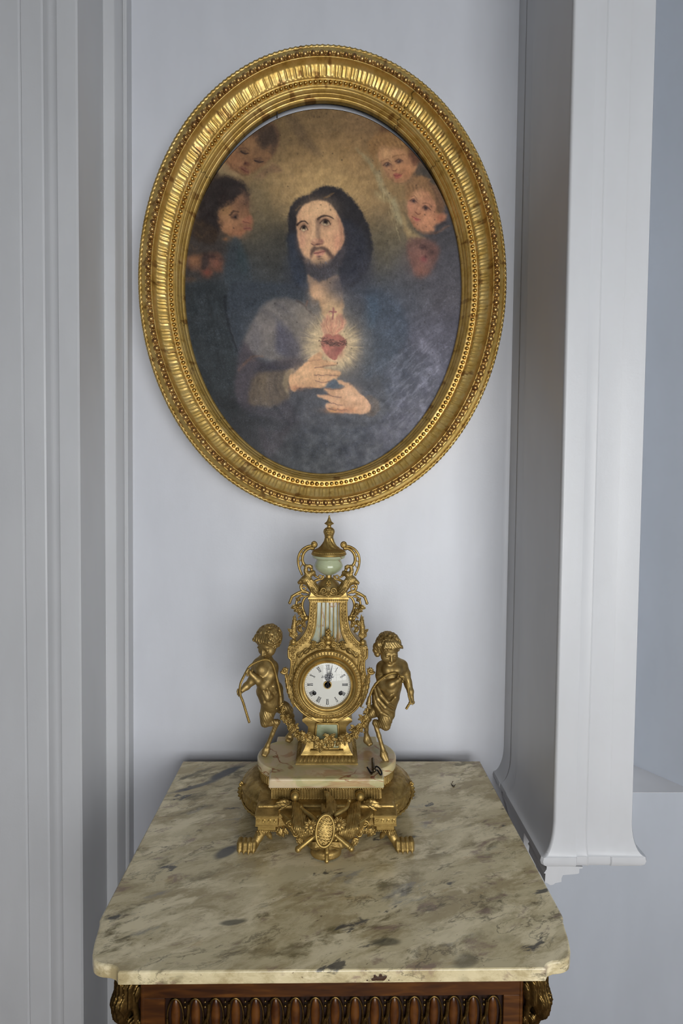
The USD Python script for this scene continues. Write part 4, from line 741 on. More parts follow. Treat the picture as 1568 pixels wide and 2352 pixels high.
def s_of(px, py):
    p = at(px, py, FO - .01); q = np.array([p[0] - FX, p[2] - FZ]); d = EP / np.linalg.norm(EP, axis=1, keepdims=True) @ (q / np.linalg.norm(q)); return ss[np.argmax(d)]
cracks = [(s_of(465, 393), 1.0, .022, .0), (s_of(905, 295), 1.4, .058, .012), (s_of(990, 384), .7, .024, .0), (s_of(508, 965), .9, .022, .0), (s_of(600, 1060), 1.2, .03, -.006), (s_of(978, 965), .8, .022, 0), (s_of(440, 740), .3, .012, 0)]
def tint(o):
    """wear: dark cracks across the mouldings and rubbed patches"""
    c = np.ones((NS, len(o), 3)); S_ = ss[:, None]; O_ = np.asarray(o)[None, :]
    for s0, w, omax, lean in cracks:
        wob = .0012 * np.sin(O_ * 900 + s0 * 40); d = np.abs((S_ - s0 - lean * O_ * .9 - wob + .5) % 1 - .5) * 2.3
        c *= 1 - (.86 * np.clip(1 - d / (.0011 * w + .0006), 0, 1) * (O_ < omax))[..., None]
    x = np.stack([FX + EP[:, None, 0] + EN[:, None, 0] * O_, 0 * O_ + 0 * S_, FZ + EP[:, None, 1] + EN[:, None, 1] * O_], -1)
    m = np.clip((meshkit.fbm(x * 60, 4, 77) - .66) * 9, 0, 1) + np.clip((meshkit.fbm(x * 90, 3, 5) - .47) * 8, 0, 1) * np.exp(-((S_ - s_of(575, 1075)) / .012) ** 2) * (O_ > .028) * (O_ < .054)
    return (c * (1 - .62 * np.clip(m, 0, 1)[..., None] * np.array([.8, .95, 1.0]))).reshape(-1, 3)
fp = thing('framed_painting', 'oval oil painting of a haloed bearded figure in a gilt beaded frame, above the clock', 'painting', (FX, FO, FZ))
K_ = .955
FK_ = .85
p1 = seg(np.array([(.0, -.010), (.0, .001), (.0006, .0024), (.0026, .0052), (.0036, .0056), (.0040, .0062), (.0044, .0082), (.0066, .0128), (.0076, .0134), (.0080, .0142), (.0084, .0166), (.0106, .0206), (.0120, .0222), (.0126, .0222), (.0130, .0236), (.0150, .0262), (.0160, .0266), (.0164, .0254), (.0285 * K_, .0262), (.0300 * K_, .0280)]) * [1, FK_], 84)
obj('sight_moulding', sweep(p1), M_gold, fp, smooth=50, color=tint(p1[:, 0])) if False else obj('sight_moulding', sweep(p1), M_gold, fp, smooth=True, color=tint(p1[:, 0]))
def flutes(s, o, f):
    ph = (s * NFL) % 1 - .5; wob = .10 * np.sin(s * 431) + .06 * np.sin(s * 977)
    g = np.exp(-((ph - wob) / .10) ** 2); env = np.clip((o - .0290) / .0030, 0, 1) * np.clip((.0500 * K_ - o) / .0035, 0, 1)
    return 0 * o, -.0021 * g * env + .0010 * env * (1 - (2 * (ph - wob)) ** 2)
p2 = np.array([(.0300, .0275), (.0303, .0290), (.0325, .0312), (.0350, .0325), (.0400, .0348), (.0450, .0378), (.0490, .0412), (.0515, .0455), (.0530, .0500), (.0538, .0545)]) * [K_, FK_]; p2 = resample(spline(p2, 8), 46)
obj('fluted_cove', sweep(p2, flutes), M_gold, fp, smooth=True, color=tint(np.array(p2)[:, 0]))
f9 = .0562 * FK_
p3 = np.array([(.0538, .0545), (.0541, .0562), (.0552, .0570), (.0563, .0562), (.0568, .0545), (.0590, .0535), (.0640, .0535), (.0662, .0548), (.0670, .0556), (.0682, .0548), (.0700, .0535), (.0765, .0512), (.0772, .0500), (.0775, .0440), (.0800, .0400), (.0815, .030), (.0790, -.010), (.0720, -.0255)]) * [K_, FK_]; p3 = seg(p3, 60)
obj('outer_rim', sweep(p3), M_gold, fp, smooth=True, color=tint(p3[:, 0]))
rope_n = 262
def rope(s, o, f):
    a = s * rope_n * 2 * PI; return .0008 * np.sin(a + f * 900), .0009 * np.sin(a + o * 900)
ro = [(.0802 * K_ + .0034 * math.cos(a), .0468 * FK_ + .0036 * math.sin(a)) for a in np.linspace(0, 2 * PI, 9)]
obj('rope_edge', sweep(ro, rope), M_gold, fp, smooth=True, color=tint(np.array(ro)[:, 0]) * .8)
obj('back_board', sweep([(.070, -.0255), (.012, -.0255), (.012, -.0095), (.0, -.0095)]), M_wood_d, fp)
def ring_of(name, count, o, f, r, k, m, jit):
    for i in range(count):
        p, nn = ellipse_at((i + .5) / count); q = rng.uniform(-1, 1, 3) * jit; c = np.array([FX + p[0] + nn[0] * o, FO - f, FZ + p[1] + nn[1] * o])
        v, fa = ICO[k]; Rm = np.array([[nn[0], 0, -nn[1]], [0, 1, 0], [nn[1], 0, nn[0]]])
        obj(name, ((v * (np.asarray(r) * (1 + q[0]))) @ Rm.T + c, fa), m, fp, smooth=True)
ring_of('bead', 164, .0614 * K_, .0562 * FK_, (.0062, .0058, .0056), 2, M_bead, .07)
ring_of('small_bead', 226, .0226 * K_, .0275 * FK_, (.0042, .0041, .0042), 1, M_bead2, .05)
# dark spacer dots between the large beads: one strand
sp = []
for i in range(164):
    p, nn = ellipse_at(i / 164)
    for o in (.0590 * K_, .0642 * K_): sp.append(ball((FX + p[0] + nn[0] * o, FO - .0550 * FK_, FZ + p[1] + nn[1] * o), .0021, 1))
obj('bead_spacers', cat(*sp), M_bead, fp, smooth=True, kind='stuff')
# canvas: slipped a little in its frame, so wall shows above it
CA, CB, CZ, CY = .2925, .3850, FZ - .0185, FO + .0055
UC = lambda X_: 738.5 + (X_ - FX) / .0009096; VC = lambda Z_: 665.5 - (Z_ - 1.8391) / .0009096
du = 1.2 * .0009096; gx = np.arange(FX - CA, FX + CA + du, du); gz = np.arange(CZ + CB, CZ - CB - du, -du)
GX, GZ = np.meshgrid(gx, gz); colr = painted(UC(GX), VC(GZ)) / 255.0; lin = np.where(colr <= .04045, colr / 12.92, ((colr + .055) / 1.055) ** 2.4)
PAINT_GAIN = 1.2
rr_ = ((GX - FX) / CA) ** 2 + ((GZ - CZ) / CB) ** 2
scale_ = np.where(rr_ > 1, 1 / np.sqrt(np.maximum(rr_, 1e-9)), 1); X2, Z2 = FX + (GX - FX) * scale_, CZ + (GZ - CZ) * scale_
wav = .0012 * (meshkit.fbm(np.stack([GX * 9, GZ * 9, 0 * GX], -1), 3, 8) - .5)
vv = np.stack([X2, CY + wav, Z2], -1).reshape(-1, 3); q = grid_faces(*GX.shape); inside = (rr_ < 1.012).ravel(); q = q[inside[q].all(1)]; q = q[:, ::-1] if False else q
tri = arr((vv, q))[1]; nrm = np.cross(vv[tri[:, 1]] - vv[tri[:, 0]], vv[tri[:, 2]] - vv[tri[:, 0]])[:, 1].mean(); tri = tri if nrm < 0 else tri[:, ::-1]
keep = np.unique(tri); remap = np.full(len(vv), -1); remap[keep] = np.arange(len(keep))
M_oil = mat('oil_on_canvas', {'g': ('geometry', {}), 'a': ('attribute', {'attribute': 'Cd'}), 'n': ('noise_texture', {'scale': 420.0, 'detail': 2.0}), 'n2': ('noise_texture', {'scale': 60.0, 'detail': 5.0}), 'ad': ('math', {'math_type': 'multiply_add', 'value2': .5}), 'b': ('bump', {'strength': .35, 'distance': .0008}),
    'rr': ('map_range', {'from_min': .35, 'from_max': .65, 'to_min': .34, 'to_max': .52}), 'p': ('principled_bsdf', {'specular_ior_level': .28})},
    [('g.position', 'n.vector'), ('g.position', 'n2.vector'), ('n.fac', 'ad.value1'), ('n2.fac', 'ad.value3'), ('ad.value', 'b.height'), ('b.normal', 'p.normal'), ('a.color', 'p.base_color'), ('n2.fac', 'rr.value'), ('rr.result', 'p.roughness')])
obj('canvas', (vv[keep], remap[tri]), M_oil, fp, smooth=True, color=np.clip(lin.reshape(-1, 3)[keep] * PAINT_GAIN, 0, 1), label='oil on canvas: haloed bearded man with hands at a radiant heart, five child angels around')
el2 = np.array([(FX + CA * math.cos(a), CY + .003, CZ + CB * math.sin(a)) for a in np.arange(260) / 260 * 2 * PI]); obj('stretcher_edge', tube(el2, .0024, 8, True), M_wood_d, fp)
nl = at(636, 262, FO + .002); obj('nail', tube([nl + [0, 0, .007], nl - [0, 0, .008]], .0012, 8), plain('black_iron', (.01, .01, .01), .5), fp, label='small black nail bridging the gap above the canvas')
# ---------------------------------------------------------------- the mantel clock
M_brass = metal('gilt_brass', (.245, .158, .048), (.425, .290, .098), .50, 70, .5, 420, met=.82)
M_brass_s = metal('smooth_brass', (.29, .188, .055), (.47, .325, .108), .46, 50, .28, 500, met=.85)
M_bronze = metal('olive_bronze', (.25, .165, .055), (.39, .272, .103), .50, 80, .28, 420, met=.80)
M_dark = plain('blued_steel', (.012, .013, .018), .3, .6)
def onyx(name, c0, c1, c2, sc_, rough=.16, vein=0.0):
    nd, lk = {'g': ('geometry', {}), 'm': ('mapping', {'scale': sc_, 'rotation': (0.3, 0.2, -.5)})}, [('g.position', 'm.vector')]
    noise_mask(nd, lk, 'a', 'm.vector', .40, .62, 14, 5, .55, 1.2); noise_mask(nd, lk, 'b', 'm.vector', .52, .66, 9, 5, .55, 1.8, off=(4, 2, 1)); noise_mask(nd, lk, 'c', 'm.vector', .018, 0, 8, 4, .5, .8, True, off=(9, 1, 3)); noise_mask(nd, lk, 'cm', 'm.vector', .50, .60, 7, 3, off=(2, 7, 5))
    nd['cc'] = ('math', {'math_type': 'multiply'}); lk += [('c.result', 'cc.value1'), ('cm.result', 'cc.value2')]
    noise_mask(nd, lk, 'd', 'm.vector', .555, .66, 13, 6, .6, 2.0, off=(1, 12, 4)); nd['dd'] = ('math', {'math_type': 'multiply', 'value2': vein}); lk.append(('d.result', 'dd.value1'))
    return mix_chain(name, (nd, lk), [('a.result', c1), ('b.result', c2), ('dd.value', srgb(164, 112, 74)), ('cc.value', srgb(140, 84, 46))], c0, rough, None, .25, .55)
M_onyx_plate = onyx('onyx_cream_rose', srgb(196, 180, 132), srgb(204, 182, 148), srgb(178, 168, 122), (1, 1.3, 3.0), .18, .5)
M_onyx_green = onyx('onyx_green', srgb(172, 178, 146), srgb(150, 158, 124), srgb(186, 184, 152), (1, 1, 1.5), .12)
M_onyx_panel = onyx('onyx_panel', srgb(184, 186, 166), srgb(160, 164, 140), srgb(190, 160, 112), (2, 1, 1), .14)
XC = at(752, 1573, .935)[0]
def Zp(py, y): return at(752, py, y)[2]
def Q(hw, py, y, s=1): return np.array([XC + s * hw * sc(y), y, Zp(py, y)])
clk = thing('mantel_clock', 'gilt lyre clock with green onyx urn and two bronze fauns, standing on the marble slab', 'clock', (XC, .94, TOP_Z))
def part(name, mesh, m=None, smooth=35, **k): return obj(name, mesh, m or M_brass, clk, smooth=smooth, **k)
def ringy(prof, c, n=96):
    """rings about the y axis: prof of (radius, forward)"""
    v, f = lathe([(r, h) for r, h in prof], (0, 0, 0), n); v = np.stack([v[:, 0], -v[:, 2], v[:, 1]], 1); return orient((v, f))[0] + np.asarray(c), orient((v, f))[1]
def dense(P, n, closed=True):
    P = np.vstack([P, P[:1]]) if closed else np.asarray(P); R = resample(P, n + (1 if closed else 0)); return R[:-1] if closed else R
def loft(rings_, caps=True):
    n = len(rings_[0]); v = np.vstack(rings_); v, f = arr((v, grid_faces(len(rings_), n, False, True)))
    if caps:
        for k, (R, o) in enumerate(((rings_[0], 0), (rings_[-1], (len(rings_) - 1) * n))):
            c = len(v); v = np.vstack([v, R.mean(0)]); i = np.arange(n) + o; j = (np.arange(n) + 1) % n + o; f = np.vstack([f, np.stack([j, i, np.full(n, c)], 1) if k == 0 else np.stack([i, j, np.full(n, c)], 1)])
    t = v[f] - v.mean(0)
    return (v, f[:, ::-1]) if np.einsum('ij,ij->i', t[:, 0], np.cross(t[:, 1], t[:, 2])).sum() < 0 else (v, f)
def curl(c, r, turns, s=1, a0=0.0, shrink=.25, n=26, y=None):
    """points of a flat spiral in the x-z plane from radius r inward"""
    a = np.linspace(0, turns * 2 * PI, n); rr = r * (1 - (1 - shrink) * a / a[-1]); return np.stack([c[0] + s * rr * np.cos(a0 + a), np.full(n, c[1]), c[2] + rr * np.sin(a0 + a)], 1)
def leaf(base, tip, width, bulge, n=(15, 9), lobes=5, curlf=.0, up=(0, -1, 0), thick=.0010):
    """an acanthus-like leaf: lobed outline, raised midrib, arched between base and tip"""
    base, tip, up = np.asarray(base, float), np.asarray(tip, float), np.asarray(up, float); ax = tip - base; L = np.linalg.norm(ax); ax /= L
    up = up - ax * (up @ ax); up /= np.linalg.norm(up); sd = np.cross(ax, up); u = np.linspace(0, 1, n[0])[:, None]; w = np.linspace(-1, 1, n[1])[None]
    prof_ = np.sin(PI * np.clip(u * .92 + .06, 0, 1)) ** .75; lob = 1 - .22 * np.abs(np.sin(u * PI * lobes)); hw = width / 2 * prof_ * lob
    arch = bulge * np.sin(PI * u) + curlf * L * u ** 3; rib = thick * 1.6 * np.exp(-(w / .22) ** 2) + thick * .7 * np.cos(u * PI * lobes * 2 + 4 * np.abs(w)) * (np.abs(w) < .9) - width * .16 * w ** 2
    P = base + ax * (u * L + .12 * width * np.abs(w) * 0)[..., None] + sd * (w * hw)[..., None] + up * (arch + rib)[..., None]; Pb = P - up * thick
    k = n[0] * n[1]; v = np.vstack([P.reshape(-1, 3), Pb.reshape(-1, 3)]); q = grid_faces(*n); f = np.vstack([q, q[:, ::-1] + k])
    I = lambda a, b: a * n[1] + b; E = [I(0, j) for j in range(n[1])] + [I(i, n[1] - 1) for i in range(1, n[0])] + [I(n[0] - 1, j) for j in range(n[1] - 2, -1, -1)] + [I(i, 0) for i in range(n[0] - 2, 0, -1)]
    E = np.array(E); E2 = np.roll(E, -1); f = np.vstack([f, np.stack([E2, E, E + k, E2 + k], 1)]); v, f = arr((v, f)); t = v[f] - v.mean(0)
    nn = np.cross(t[:, 1] - t[:, 0], t[:, 2] - t[:, 0])[:(n[0] - 1) * (n[1] - 1) * 1].sum(0) @ up
    return v, (f if nn > 0 else f[:, ::-1])
def beads_on(P, r, step, k=1, closed=False):
    d = np.linalg.norm(np.diff(P, axis=0), axis=1).sum(); R = resample(P, max(int(d / step), 2)); return cat(*[ball(p, r, k) for p in R])

# ---- onyx plate
pr, pcx, pcy = .0555, .0685, .9605
rect = sbox(-.0952, .880, .0952, 1.030); plate = unary_union([rect, Point(-pcx, pcy).buffer(pr, 24), Point(pcx, pcy).buffer(pr, 24)])
PO = np.array(plate.exterior.coords)[:-1] + [XC, 0]; PO = PO[::-1] if Polygon(PO).exterior.is_ccw else PO
PZ1, PZ0 = Zp(1790, .880), Zp(1811, .880)
def off(P, d):
    q = Polygon(P).buffer(-d, join_style=2) if d > 0 else Polygon(P).buffer(-d, join_style=2); return np.array(q.exterior.coords)[:-1]
def stack(levels, n=240, base=PO):
    """levels: (inset, z) of an outline, lofted"""
    R = []
    for d, z in levels:
        q = off(base, d) if d else base; q = q if Polygon(q).exterior.is_ccw else q[::-1]
        i = np.argmin(np.hypot(q[:, 0] - XC, q[:, 1] - 2)); a = np.arctan2(q[:, 1] - pcy, q[:, 0] - XC); q = np.roll(q, -np.argmax(a), 0); q = dense(q, n)
        q = np.roll(q, -np.argmin(np.abs(np.arctan2(q[:, 1] - pcy, q[:, 0] - XC) + PI / 2)), 0); R.append(np.c_[q, np.full(n, z)])
    return R
part('onyx_plate', loft(stack([(.003, PZ0), (.0004, PZ0 + .0006), (0, PZ0 + .002), (0, PZ1 - .0022), (.0008, PZ1 - .0007), (.0024, PZ1)])), M_onyx_plate, 40, label='cream and rose onyx plate with rounded ends')
# ---- gilt base under it: bead row, fluted band, bulging ends, ledge, bowl-shaped apron
BZ = PZ0; q0 = stack([(.0022, BZ)], 360)[0]
part('bead_row', cat(*[ball(p - [0, 0, .0016], .0016) for p in dense(q0, 190)]), M_brass_s, True, kind='stuff')
nf = 150; qd = stack([(.0045, BZ - .001)], nf * 8)[0]; nrm2 = np.roll(qd, -1, 0)[:, :2] - np.roll(qd, 1, 0)[:, :2]; nrm2 /= np.linalg.norm(nrm2, axis=1, keepdims=True); nrm2 = np.c_[nrm2[:, 1], -nrm2[:, 0], np.zeros(len(qd))]
rib = (.0007 * np.cos(np.arange(len(qd)) / 8 * 2 * PI))[:, None] * nrm2; FZ0 = Zp(1835, .885)
lv = [(BZ, 0, 0), (BZ - .003, 0, 0), (BZ - .0034, 0, .3), (BZ - .0042, 0, 1), (FZ0 + .002, .0008, 1), (FZ0 + .0008, .0016, .2), (FZ0, .004, 0)]
part('fluted_band', loft([np.c_[qd[:, :2], np.full(len(qd), z)] + nrm2 * o + rib * k for z, o, k in lv], False), M_brass, True)
sk = Sculpt([XC - .165, .845, TOP_Z + .012], [XC + .165, 1.07, BZ + .004], .0016)
bx = lambda p, c, h: np.linalg.norm(np.maximum(np.abs(p - c) - h, 0), axis=-1) + np.minimum((np.abs(p - c) - h).max(-1), 0)
for s in (-1, 1):
    c = np.array([XC + s * .0685, pcy, FZ0 - .0235]); sl, p = sk.win(c - .11, c + .11)
    rr_ = np.hypot(p[..., 0] - c[0], p[..., 1] - c[1]) - .058; d = np.hypot(np.maximum(rr_, -.02) / .024, (p[..., 2] - c[2]) / .027) * .022 - .022; d = np.where(rr_ < 0, np.abs(p[..., 2] - c[2]) - .027, d)
    sk.put(sl, d, .004); sl, p = sk.win(c - .11, c + .11); sk.put(sl, np.abs(np.hypot(np.hypot(p[..., 0] - c[0], p[..., 1] - c[1]) - .0805, p[..., 2] - c[2] - .0118)) - .0026, .0012); sl, p = sk.win(c - .11, c + .11); sk.put(sl, np.abs(np.hypot(np.hypot(p[..., 0] - c[0], p[..., 1] - c[1]) - .0795, p[..., 2] - c[2] + .013)) - .0022, .0012)
c = np.array([XC, .965, FZ0 - .0190]); sl, p = sk.win(c - .14, c + .14); sk.put(sl, bx(p, c, np.array([.1095, .095, .0165])) - .003, .004)
sk.ridge(lambda p: (np.abs(p[:, 0] - XC) > .1) * (np.where(p[:, 2] > FZ0 - .013, .0013 * (meshkit.noise(p * np.array([560, 260, 400]), 3) - .5), np.where(p[:, 2] > FZ0 - .034, .0034 * (meshkit.noise(p * 260, 8) - .5), .0016 * np.sin(np.arctan2(p[:, 1] - pcy, np.abs(p[:, 0] - XC) - .0685) * 46)))))
part('base_body', sk.mesh(1), M_brass, True)
BY = .852; hb = lambda px: px * sc(BY); bz1, bz0 = Zp(1873, BY), Zp(1897, BY)
for s in (-1, 1):
    x0, x1 = sorted((XC + s * hb(113), XC + s * hb(165)))
    # ledge corner with its sloping top, and the scroll-cut panel on its face
    prof_ = [(BY, bz0), (BY, bz1 - .001), (BY + .0008, bz1), (.884, FZ0 + .0015), (.93, FZ0 + .0015), (.93, bz0)]
    part('corner_block', prism(prof_, x0, x1, 'x'))
    part('corner_moulding', cat(box(x0 - .0015, x1 + .0015, BY - .0016, .90, bz1 - .0022, bz1 - .0002, .0006), box(x0 - .0008, x1 + .0008, BY - .001, .90, bz0 - .0006, bz0 + .0016, .0005), box(x0 + .003, x1 - .003, BY - .0006, .88, bz0 - .0075, bz0 - .0006, .001), beads_on(np.array([(x0 + .003, BY - .0008, bz0 - .0078), (x1 - .003, BY - .0008, bz0 - .0078)]), .0014, .0029)), M_brass_s)
    sc_ = []
    for k in range(4):
        xk = x0 + (x1 - x0) * (k + .5) / 4; sc_ += [tube(curl((xk, BY - .0004, (bz0 + bz1) / 2 - .0002), .0028, 1.3, 1, k * .3), np.linspace(.0010, .0006, 26), 6)]
    part('corner_scroll', cat(*sc_, box(x0 + .001, x1 - .001, BY - .0004, BY + .002, bz0 + .0026, bz1 - .0034)), M_brass_s)
    # bulging leaf on the sloping ledge, with a ball knob and bow
    kb = at(752 + s * 75, 1829, .872); part('ball_knob', cat(ball(kb, .0072, 3), ringy([(.004, -.004), (.008, -.003), (.0082, -.0016), (.006, 0)], kb + [0, .004, -.001], 24)), M_brass_s, True)
    for dx, dz, w in ((125, 1853, .013), (118, 1844, .009), (112, 1862, .009)):
        part('ledge_leaf', leaf(kb + [s * .006, -.002, -.008], at(752 + s * dx, dz, .862), w, .005, lobes=4, up=(0, -.5, .9)), M_brass, True)
# apron bowl
ap = Sculpt([XC - .09, .805, TOP_Z + .002], [XC + .09, .94, bz1 + .004], .0013); c = np.array([XC, .893, Zp(1873, BY) + .0010])
ap.ell(c, (.081, .076, .056), .001); ap.d = np.maximum(ap.d, np.broadcast_to((ap.lo[2] + ap.h * np.arange(ap.n[2]) - c[2] - .0004)[None, None], ap.d.shape)); ap.ell(c + [0, -.058, -.046], (.024, .018, .012), .008)
ap.ridge(lambda p: .0009 * np.abs(np.sin((p[:, 2] - TOP_Z) * 420)) * (p[:, 2] < TOP_Z + .022) + .0012 * (meshkit.fbm(p * 260, 2, 3) - .5) * (np.abs(p[:, 0] - XC) > .03) * (p[:, 2] > TOP_Z + .022))
part('apron', ap.mesh(1), M_brass, True)
ed = np.array([(XC + .081 * math.sin(a), .893 - .076 * math.cos(a), Zp(1873, BY) - .0008) for a in np.linspace(-1.2, 1.2, 40)]); part('apron_rim', tube(ed, .0017, 8), M_brass_s, True)
def on_apron(px, py):
    y = .84
    for _ in range(6):
        p = at(px, py, y); y = .893 - .0765 * math.sqrt(max(1 - ((p[0] - XC) / .081) ** 2 - ((p[2] - bz1 - .001) / .056) ** 2, .36))
    return at(px, py, y)
for s in (-1, 1):
    sw = []
    for (hx_, py_, r, t0) in ((95, 1893, .0062, .3), (82, 1915, .0058, 1.4), (70, 1932, .005, .4)):
        g = on_apron(752 + s * hx_ * .90, py_); part('apron_scroll', cat(tube(curl(g, r, 1.4, s, t0), np.linspace(.0017, .0008, 26), 6), ball(g, .0018)), M_brass_s, True)
    
    for a, b in (((84, 1897), (68, 1921)), ((72, 1925), (52, 1945))): part('apron_leaf', leaf(on_apron(752 + s * a[0], a[1]), on_apron(752 + s * b[0], b[1]), .010, .003, lobes=4), M_brass, True)
    part('bracket_leaf', cat(leaf(Q(118, 1896, .868, s), Q(98, 1922, .862, s), .013, .005, lobes=4), leaf(Q(104, 1898, .866, s), Q(88, 1916, .860, s), .010, .004, lobes=4)), M_brass, True)
for s in (-1, 1):
    for k, (rr_, zz_, r_) in enumerate(((.0812, FZ0 - .0112, .0016), (.0822, FZ0 - .0345, .0014))):
        part('shoulder_ring', tube(np.array([(XC + s * (.0685 + rr_ * math.cos(a)), pcy + rr_ * math.sin(a), zz_) for a in np.linspace(-1.5, 1.5, 48)]), r_, 8), M_brass_s, True)
    part('shoulder_strap', cat(leaf((XC + s * .1502, pcy - .012, FZ0 - .010), (XC + s * .1500, pcy - .010, FZ0 - .040), .016, .004, lobes=4, up=(s, -.25, 0), thick=.002), tube(curl((XC + s * .1515, pcy - .014, FZ0 - .010), .0040, 1.2, s, 1.5), np.linspace(.0022, .001, 26), 7)), M_brass_s, True)
part('ledge', prism([(BY + .005, bz1 - .007), (BY + .005, bz1 - .0008), (.8835, FZ0 + .0012), (.93, FZ0 + .0012), (.93, bz1 - .007)], XC - hb(114), XC + hb(114), 'x'))
# paw feet
def paw(s, back=False):
    yo = .232 if back else 0; P = lambda hw, py, y: np.array([XC + s * hw * sc(y), y + yo * (1 if back else 0), Zp(py, y)])
    m = Sculpt(np.array([XC + s * .132 - .045, .812 + yo, TOP_Z - .001]), np.array([XC + s * .132 + .045, .885 + yo, TOP_Z + .056]), .0011)
    m.chain([P(150, 1907, .858), P(158, 1922, .853), P(166, 1939, .847), P(176, 1957, .843)], [.0085, .0068, .0052, .0060], .003)
    m.chain([P(140, 1908, .860), P(132, 1919, .862), P(128, 1925, .862)], [.005, .0035, .002], .003)
    m.ell(P(181, 1957, .847), (.0105, .0095, .0075), .003); O_ = P(183, 1962, .846)
    for k in range(4):
        o = (k - 1.5) * .0074; b = O_ + [o + s * .001, abs(o) * .18 - .001, 0]; b = b * [1, 1, 0] + [0, 0, TOP_Z]
        m.chain([b + [0, .005, .0130], b + [0, -.002, .0115], b + [0, -.0075, .0050]], [.0042, .0049, .0042], .0003); m.cone(b + [0, -.010, .0040], b + [0, -.0135, .0015], .0018, .0007, .0004)
    m.d = np.maximum(m.d, np.broadcast_to((TOP_Z + .0002 - (m.lo[2] + m.h * np.arange(m.n[2])))[None, None], m.d.shape))
    m.ridge(lambda p: .0009 * np.sin(p[:, 0] * 1500 + p[:, 1] * 700) * (p[:, 2] > TOP_Z + .022)); return m.mesh(0)
for s in (-1, 1):
    part('paw_foot', paw(s), M_brass, True)
for s in (-1, 1):
    part('paw_foot', paw(s, True), M_brass, True)
# musical trophy on the apron: basket-weave medallion, crossed pipes, flags, plume, flowers
mc = at(746, 1908, .803); mt_ = np.array([0, -.93, .37]); B3 = basis(mt_); ra, rb = .0134, .0212
lp = lambda u, v, n=0: mc + B3[:, 0] * u + B3[:, 1] * v + B3[:, 2] * n
tilt = math.radians(-7); rt = lambda u, v: (u * math.cos(tilt) - v * math.sin(tilt), u * math.sin(tilt) + v * math.cos(tilt))
disc = []; ang = np.linspace(0, 2 * PI, 48, endpoint=False)
part('medallion', loft([np.array([lp(*rt(ra * k * math.cos(a), rb * k * math.sin(a)), h) for a in ang]) for k, h in ((1, -.006), (1, -.001), (.95, .0), (.5, .0016), (.05, .002))]), M_brass, 40)
part('medallion_rim', tube(np.array([lp(*rt(ra * math.cos(a), rb * math.sin(a)), .0006) for a in ang]), .0022, 8, True), M_brass_s, True)
wv = []
for i in range(-3, 4):
    for j in range(-5, 6):
        u, v = i * .0048 + (.0024 if j % 2 else 0), j * .0042
        if (u / ra) ** 2 + (v / rb) ** 2 < .72:
            uu, v2 = rt(u, v); v3, f3 = ICO[1]; wv.append(((v3 * [.0026, .0015, .0010]) @ B3.T + lp(uu, v2, .0012), f3))
part('basket_weave', cat(*wv), M_brass_s, True)
def pipe(a, b, r0, r1, knobs):
    P = np.linspace(a, b, 9); return cat(tube(P, np.linspace(r0, r1, 9), 10), *[ball(a + (np.asarray(b) - a) * t, r, 2) for t, r in knobs])
z5 = lambda x, y, yy: at(530 + x / 3.564, 1660 + y / 3.564, yy - .030 * min(max((y - 640) / 220, 0), 1))
part('pipe', pipe(z5(700, 915, .843), z5(550, 1035, .832), .0028, .0040, ((1, .0048), (.93, .0042), (.1, .0038))), M_brass_s, True); part('pipe', pipe(z5(838, 905, .843), z5(985, 1030, .832), .0030, .0040, ((1, .0046), (.92, .0042), (.1, .004))), M_brass_s, True)
hp = spline([z5(840, 760, .852), z5(900, 725, .853), z5(950, 690, .856), z5(968, 640, .860)], 8); part('curved_horn', cat(tube(hp, np.linspace(.0048, .0022, len(hp)), 10), ball(hp[-1], .0034, 2)), M_brass_s, True)
hp = spline([z5(715, 830, .846), z5(660, 770, .852), z5(600, 720, .858), z5(575, 690, .862)], 8); part('curved_horn', cat(tube(hp, np.linspace(.0048, .0020, len(hp)), 10), ball(hp[-1], .003, 2)), M_brass_s, True)
for s, xa in ((-1, 0), (1, 1)):
    X5 = (lambda x, y, yy: z5(x, y, yy)) if s < 0 else (lambda x, y, yy: z5(1562 - x, y, yy))
    e0, e1 = X5(470, 1010, .85), X5(720, 640, .85); T_ = Sculpt([min(e0[0], e1[0]) - .012, .785, e0[2] - .012], [max(e0[0], e1[0]) + .012, .892, e1[2] + .030], .0011)
    for k in range(6):
        t = k / 5; T_.chain([X5(515 + 12 * k, 655 + 6 * k, .869), X5(525 + 14 * k, 760 + 4 * k, .860 - .002 * t), X5(540 + 22 * k, 860 + 6 * k, .850 - .002 * t), X5(575 + 20 * k, 925 - 4 * k, .846)], [.0032, .0050, .0052, .003], .0022)
    T_.ridge(lambda p, s=s: .0009 * np.sin((p[:, 0] * s + p[:, 2] * .25) * 2100)); part('flag', T_.mesh(1), M_brass, True)
pl_ = Sculpt(z5(700, 740, .87) - [.02, .06, .02], z5(880, 550, .87) + [.02, .02, .03], .0010)
pl_.chain([z5(800, 750, .846), z5(812, 690, .852), z5(812, 640, .858), z5(790, 590, .866), z5(770, 565, .872)], [.0062, .0062, .0058, .0042, .002], .003); pl_.chain([z5(770, 740, .848), z5(755, 700, .852), z5(748, 670, .856)], [.005, .0042, .0018], .002); pl_.chain([z5(832, 730, .848), z5(846, 680, .853), z5(838, 620, .860)], [.005, .0045, .0016], .002)
pl_.ridge(lambda p: .0006 * np.sin(p[:, 0] * 2200 + p[:, 2] * 300)); part('plume', pl_.mesh(1), M_brass, True)
for (fx_, fy_) in ((882, 830), (655, 850)):
    c = z5(fx_, fy_, .838); part('flower', cat(ball(c + [0, -.003, .001], .0045, 2), *[leaf(c, c + np.array([math.cos(a), -.12, math.sin(a)]) * .0118, .0072, .0020, (8, 5), 1, up=(0, -1, .2)) for a in np.arange(10) / 10 * 2 * PI]), M_brass, True)
